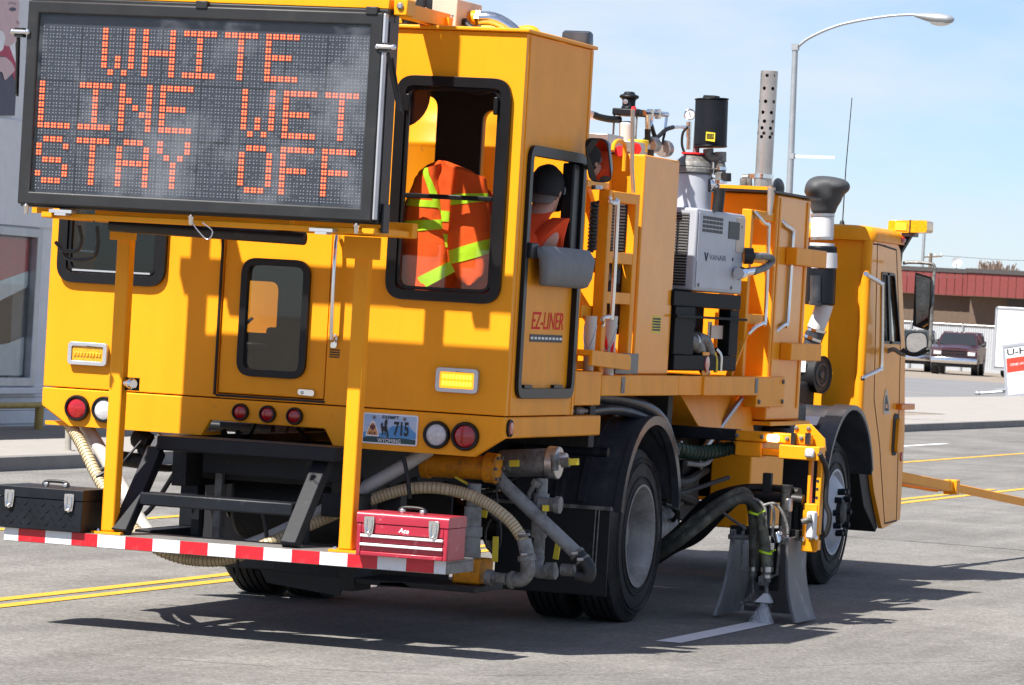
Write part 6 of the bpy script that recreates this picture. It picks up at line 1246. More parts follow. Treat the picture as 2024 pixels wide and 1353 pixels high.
P('hanger_bracket', B().tube([pt(470,1105,-.35),pt(468,1145,-.35)], .008, 6).plate([RY(760,1150,.1),RY(800,1150,.1),RY(820,1160,.1),RY(750,1158,.1)], [], 'Y', .05,.3), 'dark', bevel=0)
P('under_plate', B().box(.50,1.15,.05,.5,.28,.31).box(.42,.5,.04,.3,.24,.40), 'dark')
# hoses behind the rear fender
P('hose_bundle', B().tube([(1.0,1.75,1.25),(1.12,2.3,1.27),(1.24,2.85,1.18),(1.26,3.2,.95)], .035, 10, 5).tube([(.95,1.75,1.2),(1.08,2.3,1.22),(1.2,2.9,1.12),(1.22,3.25,.9)], .035, 10, 5).tube([(1.05,1.75,1.17),(1.15,2.4,1.2),(1.27,2.95,1.10)], .03, 10, 5), 'fender', bevel=0)
# ================================================================== spray carriage on the right
GX = 1.76
ca = P('carriage_arm', B().box(1.0,1.5,3.68,3.78,1.03,1.10), 'black', bevel=.006)
YA = 3.66; A4 = lambda u, v: at(u, v, 1, YA)
a, c = A4(1452,878), A4(1590,862)
box_ = P('carriage_head', B().box(a.x,c.x+.02,YA,YA+.14,1.035,1.095).box(a.x,a.x+.16,YA+.01,YA+.13,.945,1.034).box(a.x+.16,c.x+.04,YA+.03,YA+.11,.955,1.0), 'yellow', bevel=.008)
p_ = [(A4(1555,862).x,A4(1555,862).z),(A4(1560,840).x,A4(1560,840).z),(A4(1590,838).x,A4(1590,838).z),(A4(1618,868).x,A4(1618,868).z),(A4(1620,892).x,A4(1620,892).z),(A4(1585,890).x,A4(1585,890).z)]
obj('end_plate', B().plate(p_, [], 'Y', YA+.15, YA+.17), 'yellow', box_, bevel=.003)
a, c = A4(1547,905), A4(1628,883); obj('slide_block', B().box(a.x,c.x,YA-.10,YA+.05,a.z,c.z), 'yellow', box_, bevel=.006)
for (u, v) in ((1457,860),(1507,863),(1556,867),(1584,866)): bolt(box_, (A4(u,v).x,YA-.001,A4(u,v).z), (0,-1,0), .014, .012, 'galv')
for (u, v) in ((1562,846),(1586,847)): bolt(box_, (A4(u,v).x,YA+.149,A4(u,v).z), (0,-1,0), .014, .012, 'galv')
a, c = A4(1517,872), A4(1542,859); bl_ = obj('marker_light', B().box(a.x,c.x,YA-.03,YA-.001,a.z,c.z), 'clear_lit', box_, bevel=.012)
for u in (1566, 1594): obj('clamp_jaw', B().box(A4(u,870).x,A4(u,870).x+.025,YA-.04,YA-.001,A4(u,878).z,A4(u,855).z), 'rubber', box_)
a, c = A4(1600,903), A4(1620,886); obj('rear_lamp', B().box(a.x,c.x,YA-.13,YA-.101,a.z,c.z), 'lens_clear', box_, bevel=.012)
a, c = A4(1603,1085), A4(1625,900); mast = P('carriage_mast', B().box(a.x+.02,c.x+.015,YA-.05,YA+.03,.43,c.z).box(a.x-.035,a.x-.015,YA-.04,YA+.02,.62,c.z), 'yellow', bevel=.006)
for v in (950,966,983,1000): obj('mast_hole', B().cyl((c.x-.005,YA-.052,A4(1620,v).z),(c.x-.005,YA-.0505,A4(1620,v).z),.009,8), 'dark', mast)
a, c = A4(1603,1062), A4(1622,1010); P('white_guard', B().box(a.x,c.x,YA-.14,YA-.06,a.z,c.z), 'white', bevel=.01)
P('guard_bolt', B().cyl(A4(1598,1030)+Vector((0,-.16,0)),A4(1614,1024)+Vector((0,-.14,0)),.018,10).cyl(A4(1612,1024)+Vector((0,-.15,0)),A4(1617,1023)+Vector((0,-.15,0)),.026,10), 'galv', bevel=0)
P('mast_cable', B().tube([A4(1628,895)+Vector((0,-.1,0)),A4(1634,930),A4(1632,990),A4(1640,1020),A4(1632,1055),A4(1610,1065)], .016, 8, 6), 'rubber', bevel=0)
YG = 3.50; A5 = lambda u, v, y=YG: at(u, v, 1, y)
P('carriage_frame', B().box(A5(1430,1060).x,A5(1600,1060).x,YA-.03,YA+.03,.48,.54).box(A5(1495,990).x,A5(1505,990).x+.02,YA-.05,YA,.5,.86).box(A5(1535,995).x,A5(1555,995).x,YA-.09,YA-.03,.45,.80), 'dark', bevel=.004)
P('carriage_frame', B().box(A5(1580,985).x,A5(1608,985).x,YA-.06,YA-.0,.42,.70), 'yellow_dusty', bevel=.006)
P('clamp_block', B().box(A5(1552,1005).x,A5(1566,985).x,YG-.03,YG+.03,A5(1560,1012).z,A5(1560,984).z), 'steel', bevel=.012)
# curved rubber shields
M['shield'] = mat('grey_painted_flap', (.13,.13,.135), .6, var=.12, dirt=(.34,.34,.34), dscale=6, damt=.55, dthr=.56)
M['shield_white'] = mat('paint_coated_flap', (.30,.30,.31), .55, var=.2, scale=5, dirt=(.06,.06,.065), dscale=4, damt=.7, dthr=.56)
def shield(name, x0, x1, y0, y1, zt_, curve, m, th=.018, z0=.015):
    # vertical sheet along Y with its foot curling outwards in x
    b = B(); n = 14; vs = []; fs = []
    for i in range(n+1):
        t = i/n; z = zt_+(z0-zt_)*t; xo = x0+(x1-x0)*t**curve
        for (yy, d) in ((y0,0),(y1,0),(y1,th),(y0,th)): vs.append((xo+d, yy-(.05*t*t if yy == y0 else -.02*t), z))
    for i in range(n):
        for j in range(4): fs.append((i*4+j, i*4+(j+1) % 4, (i+1)*4+(j+1) % 4, (i+1)*4+j))
    fs += [(0,1,2,3), tuple(n*4+j for j in (3,2,1,0))]; b.add(vs, fs); return P(name, b, m, bevel=.003, smooth=60)
ls0, ls1 = A5(1432,1050).x, A5(1413,1216).x
shield('left_shield', ls0+.02, 1.46, 3.56, 4.05, .52, 2.2, 'shield_white')
shield('right_shield', A5(1553,1075,3.45).x, A5(1572,1220,3.45).x, 3.45, 3.86, .50, 2.6, 'shield')
P('front_shield', B().box(1.50,1.86,4.06,4.075,.02,.45), 'shield', bevel=.003)
for (u, v) in ((1577,1064),(1592,1060),(1602,1061)): P('shield_bolt', B().lathe(A5(u,v,3.6)+Vector((.02,0,0)),(1,-.5,0),[(0,.016),(.02,.016),(.025,.008)],8), 'chrome', bevel=0)
# paint guns, nozzle guards, mist
def hose(name, uv, r, m, y=YG, n=10): return P(name, B().tube([A5(u, v, y+dy) for u, v, dy in uv], r, 12, 7), m, bevel=0, smooth=60)
hose('paint_hose', [(1280,1110,-.15),(1335,1075,-.2),(1380,1040,-.2),(1430,1000,-.15),(1470,985,-.1),(1497,1005,-.08),(1508,1050,-.06),(1514,1100,-.05),(1516,1125,-.05)], .032, 'olive_hose')
hose('paint_hose', [(1280,1100,-.1),(1335,1060,-.1),(1390,1015,-.1),(1435,985,-.08),(1470,972,-.05),(1486,1000,0.0),(1490,1060,.02),(1490,1120,.02)], .030, 'olive_hose')
hose('supply_hose', [(1285,1095,.3),(1340,1050,.3),(1400,990,.25),(1460,968,.2),(1520,966,.2),(1580,974,.15)], .030, 'rubber')
hose('supply_hose', [(1285,1105,.25),(1345,1065,.25),(1410,1000,.2),(1470,984,.15),(1530,982,.12),(1588,988,.1)], .032, 'rubber')
hose('supply_hose', [(1285,1115,.3),(1330,1085,.3),(1380,1060,.28),(1430,1010,.25),(1470,975,.28)], .03, 'rubber')
for u0, u1, m in ((1527,1536,'white'),(1543,1550,'sticker_yellow')): P('hose_band', B().cyl(A5(u0,967,.2+YG),A5(u1,968,.2+YG),.033,14), m, bevel=0)
for pts in ([(1486,985,-.1),(1500,990,-.1),(1512,1005,-.1),(1514,1040,-.1)], [(1510,998,-.1),(1530,995,-.1),(1545,1010,-.1),(1556,1040,-.08),(1557,1055,-.08)], [(1508,1000,-.1),(1524,996,-.1),(1530,1020,-.1),(1525,1060,-.1)], [(1426,1010,0),(1445,1025,0),(1475,1045,0)]): hose('air_line', pts, .009, 'galv')
for (u, v) in ((1491,1014),(1512,1091)): p = A5(u,v,YG-.09); P('lime_tie', B().lathe(p+Vector((0,.01,0)),(.2,0,1),[(-.006,.034),(-.006,.040),(.006,.040),(.006,.034)],14,closed=True).bar(p+Vector((.03,-.02,.0)),p+Vector((.07,-.03,.02)),.008,.006), 'lime', bevel=0)
gun = P('paint_gun', B().cyl(A5(1516,1122,YG-.05),A5(1514,1150,YG-.05),.028,14).box(A5(1505,1150).x,A5(1523,1150).x,YG-.08,YG-.02,A5(1514,1156).z,A5(1514,1138).z).cyl(A5(1514,1156,YG-.05),A5(1516,1176,YG-.05),.014,10), 'galv', bevel=.003)
obj('gun_collar', B().cyl(A5(1516,1120,YG-.05),A5(1516,1130,YG-.05),.036,10).cyl(A5(1515,1136,YG-.05),A5(1515,1142,YG-.05),.034,10), 'steel', gun)
g2 = P('paint_gun', B().cyl(A5(1489,1118,YG+.03),A5(1488,1140,YG+.03),.026,14).cyl(A5(1488,1140,YG+.03),A5(1489,1175,YG+.03),.013,10), 'galv', bevel=0)
obj('gun_collar', B().cyl(A5(1489,1120,YG+.03),A5(1489,1128,YG+.03),.034,10), 'steel', g2)
# triangular nozzle guards
def cone4(a, w0, q_, w1, th): 
    b = B(); vs = [a+Vector((-w0,-th,0)),a+Vector((w0,-th,0)),a+Vector((w0,th,0)),a+Vector((-w0,th,0)),q_+Vector((-w1,-th*2,0)),q_+Vector((w1,-th*2,0)),q_+Vector((w1,th*2,0)),q_+Vector((-w1,th*2,0))]
    return b.add(vs, [(0,1,2,3),(7,6,5,4),(0,4,5,1),(1,5,6,2),(2,6,7,3),(3,7,4,0)])
P('nozzle_guard', cone4(A5(1515,1172,YG-.05), .012, A5(1510,1190,YG-.05), .048, .02), 'white', bevel=.002)
P('nozzle_guard', cone4(A5(1490,1172,YG+.03), .012, A5(1488,1188,YG+.03), .050, .02), 'galv', bevel=.002)
P('nozzle_tray', B().bar(A5(1467,1192,YG),A5(1524,1200,YG),.012,.014).bar(A5(1467,1188,YG),A5(1467,1194,YG),.02,.02).bar(A5(1473,1186,YG),A5(1473,1193,YG),.012,.01).bar(A5(1521,1193,YG),A5(1521,1203,YG),.014,.014).bar(A5(1490,1188,YG),A5(1490,1196,YG),.01,.01), 'galv', bevel=0)
P('link_rods', B().tube([A5(1467,1050),A5(1466,1128),A5(1480,1131)], .007, 6).tube([A5(1470,1035),A5(1470,1075)], .006, 6).tube([A5(1541,1072),A5(1536,1135),A5(1526,1138)], .009, 6).tube([A5(1543,1040),A5(1542,1075)], .008, 6).tube([A5(1527,1085),A5(1526,1118)], .007, 6).cyl(A5(1440,1060),A5(1480,1062),.015,8).cyl(A5(1452,1048),A5(1452,1075),.008,6), 'galv', bevel=0)
P('valve_pair', B().cyl(A5(1520,1058),A5(1518,1075),.022,12).cyl(A5(1535,1052),A5(1540,1072),.026,12).ell(A5(1540,1055),.022,.022,.022).box(A5(1518,1080).x,A5(1534,1080).x,YG-.05,YG-.02,A5(1526,1086).z,A5(1526,1072).z).cyl(A5(1548,1062),A5(1560,1060),.012,8), 'chrome', bevel=.002)
P('paint_hoses_cluster', B().tube([A5(1500,1060,YG+.1),A5(1498,1100,YG+.1),A5(1500,1150,YG+.1)], .02, 8, 4).tube([A5(1530,1060,YG+.1),A5(1532,1110,YG+.1),A5(1528,1150,YG+.1)], .022, 8, 4).box(A5(1496,1150).x,A5(1532,1150).x,YG+.06,YG+.12,A5(1514,1168).z,A5(1514,1120).z), 'dark', bevel=.004)
mt = A5(1510,1192,YG-.05); mb = Vector((1.785, YG-.1, .006))
sp = B(); n = 20
for k in range(3):
    f = .55+.22*k; vs = []
    for i in range(n): a = 2*math.pi*i/n; vs.append(mt+Vector((math.cos(a)*.022*f,math.sin(a)*.014*f,0)))
    for i in range(n): a = 2*math.pi*i/n; vs.append(Vector((1.775+math.cos(a)*.075*f,YG-.07+math.sin(a)*.05*f,.006)))
    sp.add(vs, [(i,(i+1) % n,(i+1) % n+n,i+n) for i in range(n)])
M['mist'] = mat('mist', (.9,.9,.9), 1.)
m = bpy.data.materials.new('paint_spray'); m.use_nodes = True; t = m.node_tree; t.nodes.clear()
tr = N(t,'ShaderNodeBsdfTransparent'); df = N(t,'ShaderNodeBsdfTranslucent'); df.inputs['Color'].default_value = (.9,.92,.95,1); d2_ = N(t,'ShaderNodeBsdfDiffuse'); d2_.inputs['Color'].default_value = (.9,.92,.95,1)
ad = N(t,'ShaderNodeMixShader'); mx_ = N(t,'ShaderNodeMixShader'); nz = N(t,'ShaderNodeTexNoise'); nz.inputs['Scale'].default_value = 60; tc_ = N(t,'ShaderNodeTexCoord'); mpp = N(t,'ShaderNodeMapping'); mpp.inputs['Scale'].default_value = (1,1,.12)
mth = N(t,'ShaderNodeMapRange'); mth.inputs['From Min'].default_value = .3; mth.inputs['From Max'].default_value = .75; mth.inputs['To Min'].default_value = .16; mth.inputs['To Max'].default_value = .62; o_ = N(t,'ShaderNodeOutputMaterial')
t.links.new(tc_.outputs['Object'], mpp.inputs[0]); t.links.new(mpp.outputs[0], nz.inputs['Vector']); t.links.new(nz.outputs['Fac'], mth.inputs['Value']); t.links.new(mth.outputs[0], mx_.inputs['Fac']); t.links.new(df.outputs[0], ad.inputs[1]); t.links.new(d2_.outputs[0], ad.inputs[2]); t.links.new(tr.outputs[0], mx_.inputs[1]); t.links.new(ad.outputs[0], mx_.inputs[2]); t.links.new(mx_.outputs[0], o_.inputs['Surface'])
M['spraymist'] = m
o = obj('paint_mist', sp, 'spraymist', None, smooth=60, kind='stuff'); 
# engine and tank clutter under the middle of the truck
P('fuel_tank', B().cyl((.72,3.15,.52),(1.08,4.6,.52),.20,24) if False else B().cyl((.86,3.35,.46),(.86,4.3,.46),.15,28), 'galv', bevel=.02)
rnd = random.Random(23)
for i in range(26):
    p = Vector((rnd.uniform(.65,1.12), rnd.uniform(3.1,4.4), rnd.uniform(.55,1.0))); q_ = p+Vector((rnd.uniform(-.25,.25), rnd.uniform(.4,1.2), rnd.uniform(-.3,.25))); P('chassis_hose', B().tube([p,(p+q_)/2+Vector((rnd.uniform(-.1,.1),0,rnd.uniform(-.12,.05))),q_], rnd.uniform(.010,.028), 8, 5), rnd.choice(['dark','rubber','dark','grey_hose']), bevel=0)
P('chassis_plate', B().box(.50,.53,3.0,6.0,.30,1.0), 'dark'); P('chassis_tank', B().cyl((.62,4.2,.75),(.62,5.0,.75),.16,20).box(.7,.95,4.5,4.9,.5,.9), 'dark', bevel=.01)
ribbed('wrapped_hose', [(1.12,3.2,1.02),(1.22,3.4,.97),(1.30,3.6,.95),(1.38,3.75,.97),(1.45,3.8,.99)], .04, 'green_hose', 'green_hose', .03, rr=.006)
P('hydraulic_lines', B().tube([(.9,3.3,1.0),(1.0,4.2,.9),(1.0,5.0,.95)], .025, 8, 5).tube([(.8,3.3,.9),(1.05,4.0,.75),(.95,5.0,.8)], .03, 8, 5).tube([(.95,3.4,.8),(1.0,4.4,.65),(.9,5.0,.6)], .03, 8, 5).box(.6,.9,4.4,5.0,.55,1.0), 'dark', bevel=0)
# ================================================================== THINGS CARRIED BY THE TRUCK
def toolbox(name, label, x0, x1, y0, y1, z0, z1, m, drawers):
    c = Vector(((x0+x1)/2, (y0+y1)/2, z0)); t = thing(name, label, 'toolbox', c)
    w2, d2, h = (x1-x0)/2, (y1-y0)/2, z1-z0; hl = h*.74
    if drawers:
        bd = obj('body', B().box(-w2,w2,-d2+.016,d2,0.001,hl).box(-w2,-w2+.022,-d2,-d2+.0155,0.001,hl).box(w2-.022,w2,-d2,-d2+.0155,0.001,hl).box(-w2+.0225,w2-.0225,-d2,-d2+.0155,0.001,.022).box(-w2+.0225,w2-.0225,-d2,-d2+.0155,hl*.70,hl), m, t, bevel=.004)
        for k in (0,1):
            zz = .024+k*(hl*.70-.026)/2; hh = (hl*.70-.026)/2-.004
            dw = obj('drawer', B().box(-w2+.025,w2-.025,-d2+.006,-d2+.0155,zz,zz+hh*.62), m, t, bevel=.002)
            obj('drawer_pull', B().box(-w2+.022,w2-.022,-d2-.012,-d2+.004,zz+hh*.66,zz+hh), 'sticker_white', dw, bevel=.003)
    else:
        bd = obj('body', B().box(-w2,w2,-d2,d2,0.001,hl), m, t, bevel=.004)
    prof = rpoly([(-d2-.004,hl+.002),(-d2-.004,h),(d2+.002,h),(d2+.002,hl+.002)], [0,.022 if drawers else .006,.022 if drawers else .006,0], 5)
    ld = obj('lid', B().plate(prof, [], 'X', -w2-.003, w2+.003), m, t, bevel=.002)
    for s in (-.72,.70):
        x = s*w2; l = obj('latch', B().plate(rpoly([(x-.020,hl-.052),(x+.020,hl-.052),(x+.026,hl+.0),(x+.026,hl+.034),(x-.026,hl+.034),(x-.026,hl)],.006), [], 'Y', -d2-.012, -d2-.0045), 'chrome', t, bevel=.002)
        obj('latch_loop', B().tube([(x-.012,-d2-.016,hl+.02),(x-.012,-d2-.018,hl-.03),(x,-d2-.020,hl-.046),(x+.012,-d2-.018,hl-.03),(x+.012,-d2-.016,hl+.02)], .004, 6, 3).ell((x,-d2-.012,hl-.048),.010,.008,.012,8,6), 'chrome', l)
    hd = obj('handle', B().tube([(-.07,0,h+.004),(-.06,0,h+.02),(-.03,0,h+.027),(.03,0,h+.027),(.06,0,h+.02),(.07,0,h+.004)], .009, 10, 4), 'rubber', t)
    obj('handle_mount', B().box(-.065,-.04,-.012,.012,h+.0005,h+.02).box(.04,.065,-.012,.012,h+.0005,h+.02), 'chrome', hd, bevel=.004)
    return t, (w2, d2, h, hl), bd
yb = BY-.055
x0, x1 = RY(705,1050,yb)[0], RY(885,1060,yb)[0]
rz0 = bz1; rz1 = RY(797,1016,yb)[1]
rt_, dm, bd = toolbox('red_toolbox', 'red two drawer toolbox spattered with paint on the right end of the rear shelf', x0, x1, yb, yb+.27, rz0, rz1, 'red', True)
w2, d2, h, hl = dm
text('lettering', 'Ace', ((-.02,hl*.78), (.035,hl*.76), (-.02,hl*.93)), 'Y', -d2-.001, 'sticker_white', bd, shear=.25, bold=.03)
yb2 = BY-.03
xa, xb = RY(-4,1000,yb2)[0], RY(162,1010,yb2)[0]
bt_, dm2, bd2 = toolbox('black_toolbox', 'black diamond plate toolbox on the left end of the rear shelf', xa, xb, yb2, yb2+.36, bz1, RY(80,963,yb2)[1]+.0, 'black', False)
w2, d2, h, hl = dm2
rnd = random.Random(5)
for i in range(9):
    for j in range(4):
        x = -w2+.03+i*(2*w2-.05)/8.5+(.025 if j % 2 else 0); z = .02+j*(hl-.03)/4+.012
        if x > w2-.02: continue
        s = 1 if (i+j) % 2 else -1; obj('tread_bar', B().loft([((x-.011,-d2-.0005,z-.011*s),(.002,0,.002*s),(0,.001,0)),((x,-d2-.001,z),(.0035,0,-.0035*s),(0,.003,0)),((x+.011,-d2-.0005,z+.011*s),(.002,0,.002*s),(0,.001,0))], 6), 'black', bd2)
# ------------------------------------------------------------------ buckets on the platform
def bucket(label, u0, u1, v0, v1, y, mark):
    a, c = at(u0, v1, 1, y), at(u1, v0, 1, y); r = (c.x-a.x)/2*1.05; o_ = Vector(((a.x+c.x)/2, y+r, 1.397)); hgt = max(.30, c.z-1.397)
    t = thing('paint_bucket', label, 'bucket', o_, 0, 'white buckets on the platform')
    obj('pail', B().lathe((0,0,0),(0,0,1),[(0,r*.86),(hgt*.80,r*.97),(hgt*.80,r*1.04),(hgt*.84,r*1.04),(hgt*.85,r*.99),(hgt*.90,r*1.03),(hgt*.98,r*1.03),(hgt*.98,r*.96),(hgt*.3,r*.9),(hgt*.3,.001)],32), 'bucket', t)
    if mark:
        b = B()
        for sx in (-1, 1):
            pts = [(.0,.10),(.5,.12),(.85,.42),(.75,.62),(.35,.52),(.05,.16)]
            vs = [(math.sin(sx*p[0]*.9+.35)*r*.985, -math.cos(sx*p[0]*.9+.35)*r*.985, hgt*(p[1]+.04)) for p in pts]; vs2_ = [(v[0]*.995, v[1]*.995, v[2]) for v in vs]; n_ = len(vs)
            b.add(vs+vs2_, [tuple(range(n_)), tuple(range(2*n_-1, n_-1, -1))]+[(i,(i+1) % n_,(i+1) % n_+n_,i+n_) for i in range(n_)])
        obj('red_print', b, 'sticker_red', t, smooth=0)
    obj('bail', B().tube([(-r*1.03,0,hgt*.82),(-r*.7,-r*.75,hgt*.55),(0,-r*1.1,hgt*.4),(r*.7,-r*.75,hgt*.55),(r*1.03,0,hgt*.82)], .004, 6, 5), 'steel', t)
M['bucket'] = mat('white_plastic_pail', (.60,.58,.52), .5, dirt=(.42,.34,.20), dscale=6, damt=.5, dthr=.57)
bucket('white bucket with red mark behind the chrome grab bar', 1186, 1216, 622, 698, 1.78, True)
bucket('plain dirty white bucket behind the platform ladder post', 1150, 1176, 622, 690, 1.45, False)
# ------------------------------------------------------------------ orange work jacket hanging inside the rear window
YJ = .15
def J(u, v, dy=0.): return at(u, v, 1, YJ+dy)
jk = thing('work_jacket', 'orange high visibility jacket with lime stripes hanging inside the tall rear window', 'jacket', (J(880,570).x, YJ, ZS))
cj = Vector(jk.location)
def lerp(a, b, t): return a+(b-a)*t
class Drape:
    # rows: (left uv, right uv, bulge); surface wrapped front and back with folds
    def __init__(s, rows, dy, depth, seed, folds=.010): s.rows, s.dy, s.depth, s.seed, s.folds = rows, dy, depth, seed, folds
    def pt(s, a, t, off=0.):
        k = a*(len(s.rows)-1); i = min(int(k), len(s.rows)-2); f = k-i
        if len(s.rows) > 2: f = f*f*(3-2*f)*.35+f*.65
        L0, R0, L1, R1 = (s.rows[i][0], s.rows[i][1], s.rows[i+1][0], s.rows[i+1][1])
        l = (lerp(L0[0],L1[0],f), lerp(L0[1],L1[1],f)); r_ = (lerp(R0[0],R1[0],f), lerp(R0[1],R1[1],f))
        ang = t*2*math.pi; x = .5-.5*math.cos(ang); y = -math.sin(ang)
        u = lerp(l[0], r_[0], x); v = lerp(l[1], r_[1], x)
        nz = noise.noise(Vector((u*.035+s.seed, v*.012, s.seed)))+.5*noise.noise(Vector((u*.09+s.seed, v*.03, 3.)))
        d = s.dy+y*s.depth*(abs(math.sin(ang))**.0)+(nz*s.folds if y < 0 else 0)
        p = at(u, v, 1, YJ+d); return p+Vector((0,-off if y <= 0 else off,0))-cj
    def mesh(s, a0=0., a1=1., off=0., n=26, m=28, slant=0.):
        b = B(); vs = []; fs = []
        for i in range(n+1):
            for j in range(m): t = j/m; x = .5-.5*math.cos(t*2*math.pi); a = min(1,max(0,a0+(a1-a0)*i/n+slant*(x-.5))); vs.append(s.pt(a, t, off))
        for i in range(n):
            for j in range(m): fs.append((i*m+j, i*m+(j+1) % m, (i+1)*m+(j+1) % m, (i+1)*m+j))
        fs += [tuple(range(m)), tuple(n*m+j for j in range(m-1,-1,-1))]; return b.add(vs, fs)
body_ = Drape([((866,316),(884,318),0),((845,325),(930,336),0),((828,338),(950,350),0),((812,372),(958,390),0),((800,400),(955,425),0),((792,440),(945,465),0),((790,480),(925,500),0),((788,530),(905,535),0),((787,575),(880,578),0)], .06, .085, 1.3)
obj('jacket_body', body_.mesh(n=60, m=44), 'orange_cloth', jk, smooth=70)
def st_(d, a0, a1, sl=0.): obj('reflective_stripe', d.mesh(a0, a1, .004, n=6, m=44, slant=sl), 'lime_cloth', jk, smooth=70)
st_(body_, .515, .575, -.045); st_(body_, .655, .73, -.01)
lsl = Drape([((836,333),(872,322),0),((820,350),(868,352),0),((806,395),(872,400),0),((796,440),(876,442),0),((793,500),(885,500),0),((788,560),(872,572),0),((800,582),(850,584),0)], -.01, .05, 4.1, .012)
obj('jacket_sleeve', lsl.mesh(n=44, m=36), 'orange_cloth', jk, smooth=70); st_(lsl, .10, .21, .42); st_(lsl, .32, .38, .0)
st_(lsl, .47, .545, -.02)
rsl = Drape([((900,332),(960,350),0),((893,380),(966,385),0),((888,430),(970,430),0),((884,480),(970,472),0),((890,520),(966,515),0),((902,548),(958,545),0),((914,560),(947,556),0),((920,564),(938,562),0)], -.03, .05, 7.7, .010)
obj('jacket_sleeve', rsl.mesh(n=44, m=36), 'orange_cloth', jk, smooth=70); st_(rsl, .455, .55, -.06); st_(rsl, .14,.20,-.03)
fsl = Drape([((952,365),(976,382),0),((956,430),(986,440),0),((960,480),(990,490),0),((962,515),(988,520),0),((964,524),(986,526),0)], .06, .03, 9.1, .006)
obj('jacket_sleeve', fsl.mesh(n=24, m=24), 'orange_cloth', jk, smooth=70); st_(fsl, .20, .38); st_(fsl, .66, .84)
obj('jacket_hem', (lambda d: d.mesh(n=10, m=36))(Drape([((800,560),(905,508),0),((815,582),(915,528),0)], -.015, .05, 2.2, .004)), 'lime_cloth', jk, smooth=70)
